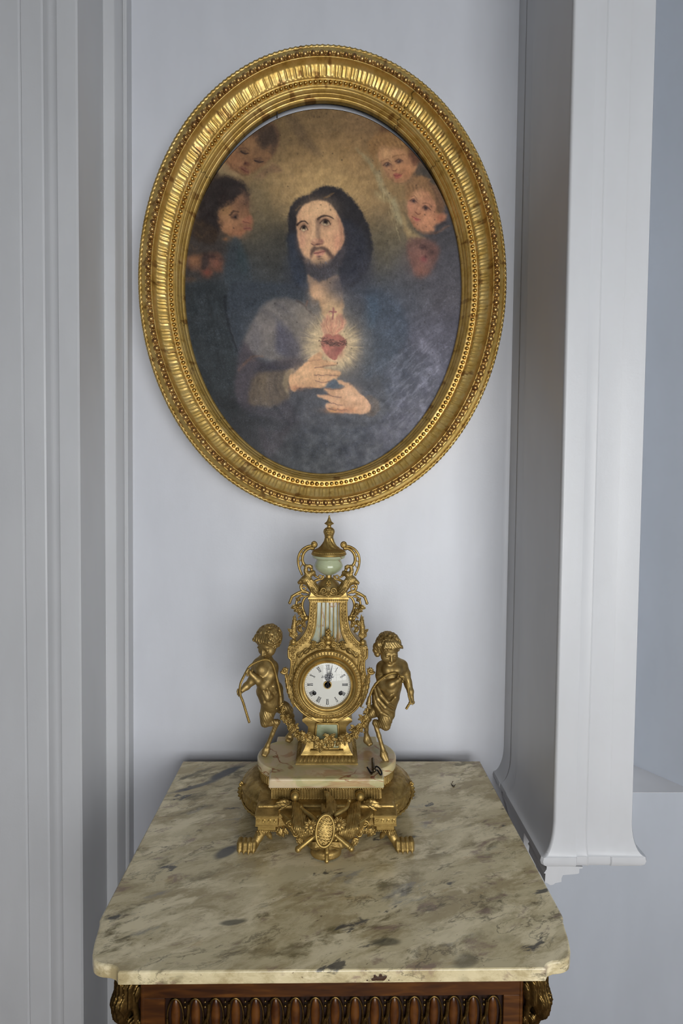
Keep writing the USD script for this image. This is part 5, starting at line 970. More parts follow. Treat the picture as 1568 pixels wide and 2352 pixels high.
part('bead_cluster', cat(*[ball(z5(x, y, .836), .0024) for x, y in ((795, 745), (718, 800), (855, 800), (690, 900), (850, 885), (712, 770), (860, 960), (705, 960))]), M_brass_s, True)
dr = z5(785, 1078, .846); part('drop_finial', cat(tube([dr + [0, 0, .022], dr, dr - [0, 0, .008]], [.0030, .0034, .0028], 10), ball(dr - [0, 0, .010], .0036, 2), ball(dr + [0, 0, .004], .0046, 2)), M_brass_s, True)
for s in (-1, 1): part('lower_leaf', leaf(dr + [s * .004, .004, .012], at(752 + s * 50, 1938, .832), .015, .006, lobes=5), M_brass, True)

# ---- pedestal
def slabring(hw, z, y0, y1, n=8):
    return np.vstack([np.linspace((XC - hw, y0, z), (XC + hw, y0, z), n, endpoint=False), np.linspace((XC + hw, y0, z), (XC + hw, y1, z), n, endpoint=False), np.linspace((XC + hw, y1, z), (XC - hw, y1, z), n, endpoint=False), np.linspace((XC - hw, y1, z), (XC - hw, y0, z), n, endpoint=False)])
PB = .925; g = lambda hw, py, y: (hw * sc(y), Zp(py, y), y)
lev = [(73, 1755, .925), (73, 1752.5, .925), (71.5, 1750.5, .9262), (67, 1740, .932), (61.5, 1734, .936), (60, 1733, .937), (60, 1731, .9375), (57, 1727, .939), (52, 1717, .9425), (48, 1706, .944), (45.5, 1694, .945), (44.5, 1682, .945), (44.5, 1668, .945), (52, 1660, .944), (58, 1656, .943), (58, 1651, .943), (50, 1646, .944)]
z_base = PZ1 + .0002; zz = [Zp(py, y) for _, py, y in lev]; zz = [z_base + (z - zz[0]) for z in zz]
part('pedestal', loft([slabring(hw * sc(y), z, y, 2 * .968 - y) for (hw, py, y), z in zip(lev, zz)]), M_brass_s, 25)
wz = []
for s_ in (0, 1):
    for k in range(15):
        t = (k + .5) / 15; x = XC + (t * 2 - 1) * 68 * sc(.928); a = np.array([x, .9262, zz[2] + .0002]); b = np.array([XC + (t * 2 - 1) * 62 * sc(.935), .9352, zz[4] - .0002])
        if s_ == 0: wz.append(leaf(a, b, .0058, .0018, (8, 5), 1, up=(0, -.8, .6), thick=.0006))
part('leaf_moulding', cat(*wz), M_brass, True)
wz = []
for s in (-1, 1):
    for k in range(11):
        t = (k + .5) / 11; wz.append(leaf(np.array([XC + s * 71.5 * sc(.928), .928 + t * .080, zz[2]]), np.array([XC + s * 62 * sc(.935), .936 + t * .064, zz[4]]), .0062, .0018, (8, 5), 1, up=(s * .8, 0, .6), thick=.0006))
part('leaf_moulding', cat(*wz), M_brass, True)
op = [(Q(-25, 1661, .944)), Q(25, 1661, .944), Q(29, 1718, .941), Q(-29, 1718, .941)]
part('pedestal_panel', loft([np.array(op) + [0, .0015, 0], np.array(op) + [0, -.0013, 0], (np.array(op) - np.mean(op, 0)) * .93 + np.mean(op, 0) + [0, -.0022, 0]]), M_onyx_green, False, label='small green onyx panel')
part('panel_frame', tube(np.vstack([resample(np.array(op + op[:1]) + [0, -.002, 0], 60)])[:-1], .0019, 8, True), M_brass_s, True)
part('panel_ledge', box(XC - .029, XC + .029, .936, .946, Zp(1725, .94), Zp(1721, .94), .0008), M_brass_s)
# ---- lyre-shaped body
BF = .945; LY = lambda hw, py, s=1: (XC + s * hw * sc(BF), Zp(py, BF))
outl = [(43.5, 1381), (43.5, 1392), (44.5, 1412), (46.5, 1430), (50.5, 1446), (58, 1459), (68, 1471), (80, 1480), (92, 1486), (92.5, 1490), (92, 1509), (87, 1515), (86, 1528), (88, 1545), (93, 1562), (92, 1580), (86, 1600), (76, 1618), (62, 1634), (42, 1648), (18, 1658), (0, 1663)]
OR = np.array([LY(h, p) for h, p in outl]); OL = np.array([LY(h, p, -1) for h, p in outl])
inl = [(25.5, 1384), (26, 1412), (27.5, 1436), (31, 1454), (37, 1468), (42, 1478)]
IR = np.array([LY(h, p) for h, p in inl]); IL = np.array([LY(h, p, -1) for h, p in inl])
bodyP = Polygon(np.vstack([OR, OL[::-1][1:]])).buffer(0).difference(Polygon(np.vstack([IR, IL[::-1]])).buffer(0))
part('lyre_body', prism(bodyP, BF, BF + .040, 'y'), M_brass)
part('onyx_panel', prism(np.vstack([IR * 1.0, IL[::-1]]), BF + .006, BF + .030, 'y'), M_onyx_panel, False, label='pale onyx panel behind the lyre strings')
for k, dx in enumerate((-15.8, -5.8, 3.6, 12.6, 22.0)): part('lyre_string', tube([(XC + dx * sc(BF) * .98, BF + .002, Zp(1384, BF)), (XC + dx * sc(BF) * 1.05, BF + .001, Zp(1484, BF))], .00105, 8), M_brass_s, True)
to3 = lambda P, y: np.c_[P[:, 0], np.full(len(P), y), P[:, 1]]
SO = spline(np.array([(h - 2, p) for h, p in outl[:9]]), 6); SI = spline(np.array(inl), 6)
for s in (-1, 1):
    A1 = to3(np.array([LY(h, p, s) for h, p in spline(outl[:9], 6)]), BF); A2 = to3(np.array([LY(h + 1.5, p, s) for h, p in spline(inl, 6)]), BF)
    part('lyre_rim', cat(tube(A1 + [-s * .0012, -.0006, 0], .0017, 8), tube(A2 + [0, -.0004, 0], .0014, 8)), M_brass_s, True)
    mid = to3(np.array([LY(h, p, s) for h, p in spline([(34.5, 1386), (35.2, 1410), (37, 1432), (41, 1450), (49, 1464), (60, 1476), (73, 1487), (83, 1497)], 8)]), BF); fb = []
    T, N_, B_ = frames(mid)
    for k, (p, t) in enumerate(zip(resample(mid, 34), resample(T, 34))):
        nn = np.array([-t[2], 0, t[0]]); w = (-1) ** k
        fb.append(leaf(p - t * .002 + nn * w * .0002, p + t * .0034 + nn * w * .0036, .0038, .0013, (7, 5), 1, thick=.0006)); fb.append(ball(p + [0, -.0006, 0] - nn * w * .0016, .0011))
    part('foliate_band', cat(*fb), M_brass, True)
    # lower arm of the lyre: band, rim and sweeping acanthus
    arm = to3(np.array([LY(h, p, s) for h, p in spline([(80, 1494), (81, 1512), (79, 1530), (81, 1552), (83, 1570), (79, 1592), (70, 1610), (56, 1627), (36, 1642), (12, 1652)], 8)]), BF); T, N_, B_ = frames(arm); fb = []
    R_ = resample(arm, 44); TT = resample(T, 44)
    for k, (p, t) in enumerate(zip(R_, TT)):
        nn = np.array([-t[2], 0, t[0]]); w = (-1) ** k
        fb += [leaf(p - t * .002, p + t * .0036 + nn * w * .0034, .0042, .0016, (7, 5), 1, thick=.0006), ball(p + [0, -.0008, 0] - nn * w * .0018, .0012)]
    part('foliate_band', cat(*fb), M_brass, True)
    ro_ = to3(np.array([LY(h, p, s) for h, p in spline(outl[9:], 5)]), BF); part('lyre_rim', tube(ro_ + [-s * .001, -.0006, 0], .0019, 8), M_brass_s, True)
    rin = to3(np.array([LY(h, p, s) for h, p in spline([(71, 1502), (72, 1520), (70, 1540), (72, 1566), (69, 1588), (60, 1606), (46, 1622), (28, 1635), (8, 1644)], 6)]), BF); part('lyre_rim', tube(rin + [0, -.001, 0], .0016, 8), M_brass_s, True)
    # ear: a big acanthus leaf curling outward, with its stem sweeping down the side
    part('ear_leaf', cat(leaf(Q(78, 1624, .944, s), Q(99, 1540, .941, s), .0115, .0045, (22, 9), 7, up=(s * .35, -1, 0), thick=.0016), leaf(Q(86, 1600, .943, s), Q(94, 1545, .938, s), .0060, .0030, (16, 7), 5, thick=.0012), tube(curl(Q(100, 1540, .938, s), .0062, 1.2, -s, 3.4, .2), np.linspace(.0026, .0016, 26), 8), ball(Q(100, 1541, .937, s), .0030, 2), *[leaf(Q(98, 1548, .939, s), Q(98 + 9 * math.cos(q), 1541 - 9 * math.sin(q), .937, s), .0042, .0010, (7, 5), 1) for q in (-.4, .3, 1.0, 1.7, 2.4)]), M_brass, True)
    for (a, b, w) in (((86, 1566), (80, 1604), .011), ((80, 1596), (62, 1622), .011), ((66, 1618), (42, 1638), .010), ((46, 1636), (16, 1650), .009), ((74, 1520), (79, 1552), .009), ((72, 1508), (62, 1500), .009), ((56, 1494), (68, 1512), .010)):
        part('acanthus_leaf', leaf(Q(a[0], a[1], .944, s), Q(b[0], b[1], .942, s), w, .0028, (12, 7), 4), M_brass, True)
    # shoulder block corners, knob, and the pine-cone stack above them
    kb = Q(80, 1474, .948, s); part('shoulder_knob', cat(ball(kb + [0, -.002, 0], (.0058, .0055, .0052), 2), ball(kb + [0, -.005, .0035], .0022), lathe([(.0072, -.006), (.0076, -.0048), (.005, -.003), (.003, 0)], kb, 24)), M_brass_s, True)
    cone = Sculpt(np.minimum(Q(95, 1475, .93, s), Q(60, 1400, .93, s)) - .004, np.maximum(Q(95, 1395, .965, s), Q(60, 1400, .965, s)) + .004, .0009)
    cone.chain([Q(78, 1466, .948, s), Q(79.5, 1452, .948, s), Q(79, 1440, .948, s), Q(78, 1424, .948, s), Q(76.5, 1411, .948, s)], [.0034, .0052, .0046, .0034, .0008], .002)
    for q in (-1, 1): cone.chain([Q(80, 1465, .946, s), Q(80 + q * 7, 1460, .945, s), Q(80 + q * 9, 1454, .946, s)], [.002, .0022, .001], .001)
    cone.ridge(lambda p: .0007 * np.sin(p[:, 2] * 2100) * np.sin((p[:, 0] - XC) * 2100 * s)); part('pine_cone', cone.mesh(1), M_brass, True)
part('body_back_drum', ringy([(0, -.078), (.052, -.078), (.056, -.07), (.056, -.04), (.05, -.038), (0, -.038)], (XC, BF, Zp(1573, .935)), 48), M_brass)
# ornament above the dial: grape clusters, cresting leaves, a small fruit finial over the strings
gc = []
for s in (-1, 1):
    g0 = Q(33, 1476, .940, s)
    for i, (u, w) in enumerate([(0, 0), (3, -1), (-3, -1), (1.5, -4), (-2, -4), (4, -4.5), (0, -7.5), (3, -8), (-4, 2), (0, 4), (3.5, 3), (0, -11), (-3.5, -8)]): gc.append(ball(g0 + np.array([s * u * .00075, -.002 - .001 * (i % 2), w * .00075]), .0018))
part('grape_cluster', cat(*gc[:13]), M_brass_s, True); part('grape_cluster', cat(*gc[13:]), M_brass_s, True)
for s in (-1, 1):
    for (a, b, w, bl) in (((2, 1484), (22, 1476), .009, .003), ((4, 1488), (30, 1486), .008, .003), ((28, 1484), (44, 1492), .010, .003), ((42, 1490), (58, 1502), .011, .003), ((3, 1474), (11, 1461), .006, .002), ((6, 1478), (17, 1466), .006, .003)):
        part('crest_leaf', leaf(Q(a[0], a[1], .943, s), Q(b[0], b[1], .940, s), w, bl, (12, 7), 4), M_brass, True)
    part('crest_scroll', tube(curl(Q(14, 1481, .939, s), .0052, 1.4, s, .2), np.linspace(.0018, .0008, 26), 7), M_brass_s, True)
part('fruit_finial', cat(*[ball(Q(u, py, .940) , .0026) for u, py in ((0, 1447), (-4, 1451), (4, 1451), (0, 1454), (-3, 1458), (3.5, 1458))], ball(Q(0, 1464, .942), (.0052, .004, .006), 2), ball(Q(0, 1476, .942), (.0062, .004, .005), 2)), M_brass_s, True)
# ---- dial group
DC = at(752, 1573, .935); s9 = sc(.935); DY = .9345
part('bezel', ringy([(53.5 * s9, -.004), (53.5 * s9, .0045), (54.5 * s9, .0062), (56.5 * s9, .0064), (58 * s9, .0052), (60 * s9, .0072), (63 * s9, .0080), (65.5 * s9, .0068), (67 * s9, .0038), (67.5 * s9, .0010), (70 * s9, .0018), (71.5 * s9, .001), (72 * s9, -.012), (53.5 * s9, -.012)], (DC[0], DY, DC[2]), 128), M_brass_s, 40)
dl = obj('dial', ringy([(0, -.0012), (20 * s9, -.0013), (40 * s9, -.0017), (54 * s9, -.0025), (54 * s9, -.006), (0, -.006)], (DC[0], DY, DC[2]), 96), plain('white_enamel', (.60, .59, .54), .25), clk, smooth=40, label='white enamel dial with black Roman numerals')
M_ink = plain('black_enamel', (.02, .02, .022), .35)
def dpos(a, r, fwd=0.0):   # a clockwise from 12, r in picture pixels of the photo's scale
    rr = r * s9; return np.array([DC[0] + rr * math.sin(a), DY - fwd + .0017, DC[2] + rr * math.cos(a)])
def bar(p, q, w0, w1, h=.0005, dep=.0012):
    p, q = np.asarray(p), np.asarray(q); d = q - p; d[1] = 0; d /= np.linalg.norm(d); nn = np.array([d[2], 0, -d[0]]); R = [p + nn * w0 / 2, p - nn * w0 / 2, q - nn * w1 / 2, q + nn * w1 / 2]
    return arr(Manifold.hull_points(np.array([r + [0, o, 0] for r in R for o in (-h, dep)])))
GL = {'I': [((0, 0), (0, 1), 1)], 'V': [((-.30, 1), (0, 0), 1), ((.30, 1), (0, 0), .5)], 'X': [((-.30, 1), (.30, 0), 1), ((.30, 1), (-.30, 0), .5)]}
ADV = {'I': .34, 'V': .66, 'X': .66}
for n_, t in enumerate(['XII', 'I', 'II', 'III', 'IIII', 'V', 'VI', 'VII', 'VIII', 'IX', 'X', 'XI']):
    a = n_ * PI / 6; total = sum(ADV[c_] for c_ in t); x = -total / 2; ms = []; hgt, rin_ = 12.0, 34.5
    ex = np.array([math.cos(a), 0, -math.sin(a)]); ez = np.array([math.sin(a), 0, math.cos(a)]); o = dpos(a, rin_); sg = 10.0 * s9 * .62
    for c_ in t:
        m_ = x + ADV[c_] / 2
        for (u0, v0), (u1, v1), w in GL[c_]: ms.append(bar(o + ex * (m_ + u0) * sg + ez * v0 * hgt * s9, o + ex * (m_ + u1) * sg + ez * v1 * hgt * s9,   .00080 * w, .00080 * w))
        x += ADV[c_]
    for v0 in (0, 1): ms.append(bar(o - ex * total / 2 * sg + ez * v0 * hgt * s9, o + ex * total / 2 * sg + ez * v0 * hgt * s9, .0004, .0004))
    obj('numeral', cat(*ms), M_ink, dl, smooth=False)
mk = []
for k in range(60):
    p = dpos(k * PI / 30, 50.5, -.0007); mk.append(tf(ICO[1], s=(.00048, .0008, .00048), t=p))
obj('minute_track', cat(*mk), M_ink, dl, smooth=True)
tx = meshkit.text_mesh('Imperial', 4.6 * s9, .0009); v, f = arr(tx); v = v.copy(); v[:, 0] += .35 * v[:, 1]; wt = v[:, 0].max(); v = v * [30 * s9 / wt, 1, 1]
obj('maker_name', orient((np.stack([DC[0] - 14.8 * s9 + v[:, 0], DY + .0012 - v[:, 2], DC[2] + 16.2 * s9 + v[:, 1]], 1), f)), plain('script_ink', (.06, .055, .06), .4), dl, smooth=False)
part('centre_ring', ringy([(7 * s9, .0), (7.4 * s9, .0018), (9.3 * s9, .0018), (9.8 * s9, .0)], (DC[0], DY + .001, DC[2]), 40), M_brass_s)
for sx in (-1, 1):
    c = DC + np.array([sx * 30.5 * s9, 0, -20.0 * s9]); c[1] = DY
    part('winding_arbor', cat(ringy([(0, .0006), (4.6 * s9, .0006), (4.6 * s9, -.001)], c + [0, .001, 0], 24), ball(c + [0, -.0008, 0], (.0016, .001, .0016), 2)), plain('black_hole_%s' % ('a' if sx < 0 else 'b'), (.012, .012, .014), .35, .4), True)
def hand(a, L, wide, loops, f):
    ex = np.array([math.cos(a), 0, -math.sin(a)]); ez = np.array([math.sin(a), 0, math.cos(a)]); o = np.array([DC[0], DY - f, DC[2]]); P = lambda u, v: o + (ex * u + ez * v) * s9
    ms = [bar(P(0, -2), P(0, loops[0]), .0016, .0010), bar(P(0, loops[-1] + 6), P(0, L), wide * s9, .0004), bar(P(0, loops[0]), P(0, loops[-1] + 7), .0010, .0013)]
    for h in loops:
        for q in (-1, 1): ms.append(tube(np.array([P(q * (2.6 + 2.4 * math.cos(t)), h + 2.6 * math.sin(t) + 1.5) for t in np.linspace(0, 2 * PI, 18, endpoint=False)]), .00058, 6, True))
    ms.append(tube(np.array([P(2.4 * math.cos(t), loops[0] - 3.0 + 2.4 * math.sin(t)) for t in np.linspace(0, 2 * PI, 18, endpoint=False)]), .00058, 6, True)); return cat(*ms)
part('hour_hand', hand(math.radians(-1.2), 36, 1.9, (15, 20), .0022), M_dark); part('minute_hand', hand(math.radians(13.0), 49.5, 2.4, (14, 20, 26), .0040), M_dark)
part('hand_nut', ringy([(0, .0075), (2.6 * s9, .0068), (4.6 * s9, .0045), (4.8 * s9, .0)], (DC[0], DY, DC[2] - 1.4 * s9), 24), M_dark, True)
M_glass = mat('crystal', {'f': ('fresnel', {'IOR': 1.28}), 't': ('transparent_bsdf', {}), 'gl': ('glossy_bsdf', {'roughness': .01, 'color': (1, 1, 1)}), 'm': ('mix_closure', {})}, [('f.fac', 'm.fac'), ('t.BSDF', 'm.closure1'), ('gl.BSDF', 'm.closure2')], 'm.closure')
th = np.linspace(0, 1, 14); part('dial_glass', ringy([(max(54 * s9 * math.sin(t * .62) / math.sin(.62), 1e-7), .0048 + .0112 * (math.cos(t * .62) - math.cos(.62)) / (1 - math.cos(.62)) * .62) for t in th], (DC[0], DY, DC[2]), 96), M_glass, True, label='domed clear dial glass')
# ring of tongue ornament round the bezel
tg = []
for k in range(64):
    a = k / 64 * 2 * PI; b = dpos(a, 71.5, .0030); e = dpos(a, 77.0, .0022); tg.append(leaf(b, e, .0046, .0009, (6, 5), 1, thick=.0006))
part('ring_ground', ringy([(71.5 * s9, -.006), (71.5 * s9, .0004), (78 * s9, -.0002), (78 * s9, -.006)], (DC[0], DY, DC[2]), 96), M_brass, 40)
part('tongue_ring', cat(*tg), M_brass, True); part('ring_bead', ringy([(77.5 * s9, -.008), (77.5 * s9, .0004), (79 * s9, .0016), (80.5 * s9, .0004), (80.5 * s9, -.008)], (DC[0], DY, DC[2]), 96), M_brass_s, 40)
part('bottom_shell', cat(leaf(Q(0, 1648, .940), Q(0, 1662, .938), .008, .002, lobes=1), *[leaf(Q(s * 3, 1647, .941), Q(s * 9, 1658, .940), .006, .002, lobes=1) for s in (-1, 1)], ball(Q(0, 1652, .938), .0026, 2)), M_brass_s, True)

# ---- capital above the strings, with eagle heads, scroll arms, urn and handles
ct = [(45, 1381), (45, 1377), (47, 1375.5), (47, 1373), (45.5, 1371), (43, 1369), (41, 1364), (40, 1358)]
part('capital', loft([slabring(h * sc(BF), Zp(p, BF), BF - .0035 + .0012 * (47 - h) * .3, BF + .044) for h, p in ct]), M_brass_s, 25)
part('capital_beads', beads_on(np.array([Q(-44, 1379.5, .9405), Q(44, 1379.5, .9405)]), .0014, .0032), M_brass_s, True)
for s in (-1, 1): part('capital_scroll', cat(tube(curl(Q(11, 1357, .940, s), .0068, 1.7, s, 3.4, .15, 34), np.linspace(.0024, .0009, 34), 8), tube(spline([Q(2, 1370, .941, s), Q(16, 1369, .941, s), Q(28, 1366, .941, s), Q(38, 1356, .942, s)], 8), np.linspace(.0012, .003, 25), 8), leaf(Q(22, 1368, .941, s), Q(40, 1350, .938, s), .010, .003, lobes=4), leaf(Q(6, 1366, .941, s), Q(24, 1360, .938, s), .008, .002, lobes=3)), M_brass, True)
part('capital_shell', cat(*[leaf(Q(0, 1368, .942), Q(u, 1356 + abs(u) * .4, .940), .004, .001, (7, 5), 1) for u in (-6, -3, 0, 3, 6)]), M_brass, True)
UY = BF + .020; uz = lambda py: Zp(py, UY); US = sc(UY)
part('dome', lathe([(31 * US, uz(1358)), (31 * US, uz(1354)), (29 * US, uz(1347)), (24 * US, uz(1339)), (17 * US, uz(1332)), (11 * US, uz(1328)), (8.5 * US, uz(1326))], (XC, UY, 0), 48), M_bronze, 40)
part('dome_grapes', cat(*[ball(Q(u, p, .942 + .004), .0017) for u, p in ((0, 1334), (-3, 1337), (3, 1337), (-1.5, 1340), (1.8, 1340), (4.5, 1340), (-4.5, 1340), (0, 1343.5), (3, 1344), (-3, 1344), (0, 1347.5))]), M_brass_s, True)
ulev = lambda L: [(r * US, uz(p)) for r, p in L]
UXC = (XC, UY, 0)
part('urn_stem', lathe(ulev([(7.2, 1330), (7.2, 1318)]), UXC, 32), M_brass_s)
part('urn_bowl', lathe(ulev([(3, 1321), (9, 1320), (16, 1317), (23, 1312.5), (29, 1308), (32.4, 1302), (32.8, 1298), (31.4, 1292.5), (28.6, 1287), (28.2, 1285), (30.5, 1283.2), (33, 1282), (36.6, 1280.5), (38.4, 1277.5), (38.4, 1274), (20, 1273)]), UXC, 64), M_onyx_green, 40, label='pale green onyx urn bowl')
lidp = [(38.6, 1274.5), (40.4, 1273), (40.8, 1271.4), (39.6, 1269.6), (37.4, 1267.6), (37.6, 1266), (35.5, 1264), (31, 1261.5), (25, 1259), (19, 1254.5), (14.5, 1249), (11.5, 1243), (10, 1237), (9.6, 1234.5)]
ftw = lambda t_, k_, R: R * (1 + .075 * np.sin(9 * t_ + 16 * k_) * np.clip((k_ - .42) / .12, 0, 1) * np.clip((1.02 - k_) / .08, 0, 1))
part('urn_lid', lathe(resample(np.array(ulev(lidp)), 46), UXC, 128, ftw), M_brass_s, True); part('lid_beads', cat(*[ball((XC + 37.4 * US * math.cos(a), UY + 37.4 * US * math.sin(a), uz(1267.2)), .0011) for a in np.arange(56) / 56 * 2 * PI]), M_brass_s, True)
fin = resample(np.array(ulev([(9.6, 1235), (10.4, 1233), (10.2, 1231), (11.5, 1227), (12.9, 1221.5), (12, 1216.5), (8.5, 1212.5), (5, 1211), (4.4, 1208), (5.5, 1206), (10.6, 1203.2), (11.2, 1202.2), (9, 1200.6), (5.5, 1197.5), (3.8, 1193), (2.6, 1189.5), (1.5, 1187.2), (2.0, 1186), (1.6, 1184.4), (.01, 1183.6)])), 80)
part('urn_finial', lathe(fin, UXC, 48, lambda t_, k_, R: R * (1 + .06 * np.sin(7 * t_) * np.exp(-((k_ - .21) / .10) ** 2))), M_brass_s, True)
part('finial_rose', cat(ball(at(755, 1221, UY - .0095), .0028, 2), *[ball(at(755 + 4.5 * math.cos(a), 1221 + 4.5 * math.sin(a), UY - .0085), .0021) for a in np.arange(6) / 6 * 2 * PI]), M_brass_s, True)
z1 = lambda x, y, s=1: ((x - 758) / 5.6 * s, 1160 + y / 5.6)
for s in (-1, 1):
    H3 = lambda x, y, yy=UY: Q(abs(x - 758) / 5.6, 1160 + y / 5.6, yy, s)
    # pierced loop handle: two rails with rungs
    o_ = spline([H3(1098, 905), H3(1138, 810), H3(1155, 720), H3(1142, 640), H3(1100, 575), H3(1035, 535), H3(975, 522)], 8); i_ = spline([H3(1050, 800), H3(1090, 740), H3(1098, 680), H3(1080, 620), H3(1040, 575), H3(985, 552), H3(955, 555)], 8)
    ru = [tube([o_[int(k * (len(o_) - 1))], i_[int(k * (len(i_) - 1))]], .0011, 6) for k in (.16, .30, .44, .58, .72, .86)]
    part('loop_handle', cat(tube(o_, .0021, 8), tube(i_, .0026, 8), *ru, ball(H3(948, 510), (.0060, .0050, .0064), 2), tube(curl(H3(950, 512, UY - .004), .0048, 1.3, s, 1.0), np.linspace(.0013, .0007, 26), 6), tube(spline([H3(955, 545), H3(968, 560), H3(985, 552)], 5), .0034, 8)), M_brass_s, True)
    # eagle head, beak outward, neck curving down to the capital
    eh = Sculpt(np.minimum(H3(880, 1150, .935), H3(1160, 760, .935)) - .006, np.maximum(H3(880, 760, .975), H3(1160, 760, .975)) + .006, .0009); ey = BF + .004
    E_ = lambda x, y, d=0: H3(x, y, ey - d)
    eh.chain([E_(900, 1150), E_(935, 1090), E_(975, 1030), E_(1020, 985), E_(1055, 960)], [.0072, .0078, .0076, .0074, .0072], .004); eh.ell(E_(1062, 962), (.0080, .0072, .0068), .003)
    eh.chain([E_(1085, 968, .001), E_(1118, 985, .001), E_(1140, 1000, .001), E_(1143, 1022, .001)], [.0042, .0034, .0024, .0009], .002); eh.chain([E_(1090, 1005), E_(1118, 1012)], [.0026, .0014], .001)
    eh.cone(E_(1050, 935, .004), E_(1098, 955, .0055), .0018, .0012, .0012); eh.ell(E_(1078, 988, .0068), .0013, .0003)
    for k in range(7): eh.chain([E_(985 - 12 * k, 965 + 26 * k, .006), E_(950 - 10 * k, 990 + 28 * k, .0035), E_(935 - 9 * k, 1025 + 22 * k, .002)], [.0016, .0024, .0008], .0012)
    for k in range(5): eh.chain([E_(1030 - 18 * k, 1000 + 30 * k, .0075), E_(1015 - 18 * k, 1045 + 26 * k, .0072)], [.0022, .0010], .001)
    eh.chain([E_(1030, 930), E_(1000, 890, -.002), E_(960, 870, -.004), E_(930, 905, -.006)], [.005, .0048, .0036, .002], .003); eh.chain([E_(1040, 900), E_(1055, 840), E_(1048, 790), E_(1000, 780)], [.0042, .0034, .003, .0022], .002)
    eh.ell(E_(990, 800, -.002), .0040, .002); eh.ridge(lambda p: .00042 * np.sin((p[:, 0] - XC) * s * 2200 - p[:, 2] * 1500)); part('eagle_head', eh.mesh(1), M_brass, True)
    part('crest_scroll', cat(tube(curl(H3(862, 925, BF + .012), .0052, 1.4, s, 2.6), np.linspace(.0018, .0009, 26), 7), tube(spline([H3(870, 955, BF + .012), H3(925, 975, BF + .01), H3(950, 1000, BF + .008)], 6), .0024, 8), tube(spline([H3(880, 940, BF + .010), H3(930, 915, BF + .010), H3(968, 870, BF + .010), H3(985, 800, BF + .010)], 6), np.linspace(.0014, .0028, 19), 7)), M_brass_s, True)
    # open scroll arm beside the lyre
    r1 = spline([H3(1010, 1135, BF + .008), H3(1075, 1110, BF + .008), H3(1135, 1125, BF + .008), H3(1190, 1155, BF + .007), H3(1228, 1185, BF + .006), H3(1258, 1258, BF + .006)], 7); r2 = spline([H3(1015, 1165, BF + .008), H3(1070, 1175, BF + .008), H3(1140, 1150, BF + .008), H3(1195, 1172, BF + .007)], 7)
    stem = spline([H3(1000, 1165, BF + .008), H3(1060, 1195, BF + .008), H3(1092, 1260, BF + .007), H3(1092, 1330, BF + .006), H3(1062, 1410, BF + .006), H3(1045, 1450, BF + .006)], 8); stem2 = spline([H3(1085, 1170, BF + .006), H3(1150, 1200, BF + .006), H3(1172, 1270, BF + .005), H3(1150, 1330, BF + .005), H3(1110, 1400, BF + .005), H3(1085, 1480, BF + .005)], 8)
    arm_ = [tube(r1, np.linspace(.0026, .0024, len(r1)), 8), tube(r2, .0015, 7), tube(stem, np.linspace(.0020, .0030, len(stem)), 8), tube(stem2, np.linspace(.0018, .0030, len(stem2)), 8), ball(r1[-1], .0028, 2), ball(H3(1045, 1455, BF + .005), .0050, 2), ball(H3(1228, 1180, BF + .006), .0028)]
    arm_ += [tube([H3(1120, 1118, BF + .008), H3(1120, 1152, BF + .008)], .0012, 6), tube([H3(1185, 1152, BF + .007), H3(1182, 1172, BF + .007)], .0012, 6), tube(curl(H3(1072, 1080, BF + .008), .0062, 1.2, s, 4.4), np.linspace(.0022, .0010, 26), 7), tube(spline([H3(1040, 1120, BF + .008), H3(1105, 1090, BF + .008), H3(1118, 1040, BF + .008), H3(1090, 1020, BF + .008)], 6), .0024, 7)]
    part('scroll_arm', cat(*arm_), M_brass_s, True)
    for (a, b, w) in (((1120, 1230), (1180, 1200), .008), ((1150, 1290), (1240, 1330), .010), ((1140, 1330), (1200, 1370), .009), ((1100, 1270), (1150, 1310), .010), ((1090, 1340), (1160, 1390), .010), ((1070, 1400), (1130, 1440), .009), ((1060, 1470), (1110, 1540), .010), ((1085, 1500), (1060, 1580), .009), ((1120, 1480), (1180, 1560), .010), ((1150, 1560), (1100, 1640), .010), ((1180, 1480), (1210, 1440), .007), ((1200, 1640), (1280, 1600), .008)):
        part('arm_leaf', leaf(H3(a[0], a[1], BF + .003), H3(b[0], b[1], BF - .001), w, .003, (12, 7), 4), M_brass, True)
    part('arm_grapes', cat(*[ball(H3(1110 + 34 * math.sin(k * 2.1), 1345 + 15 * k, BF - .001), .0017) for k in range(9)], *[ball(H3(1090 + 26 * math.sin(k * 1.7), 1510 + 14 * k, BF + .0), .0016) for k in range(6)]), M_brass_s, True)
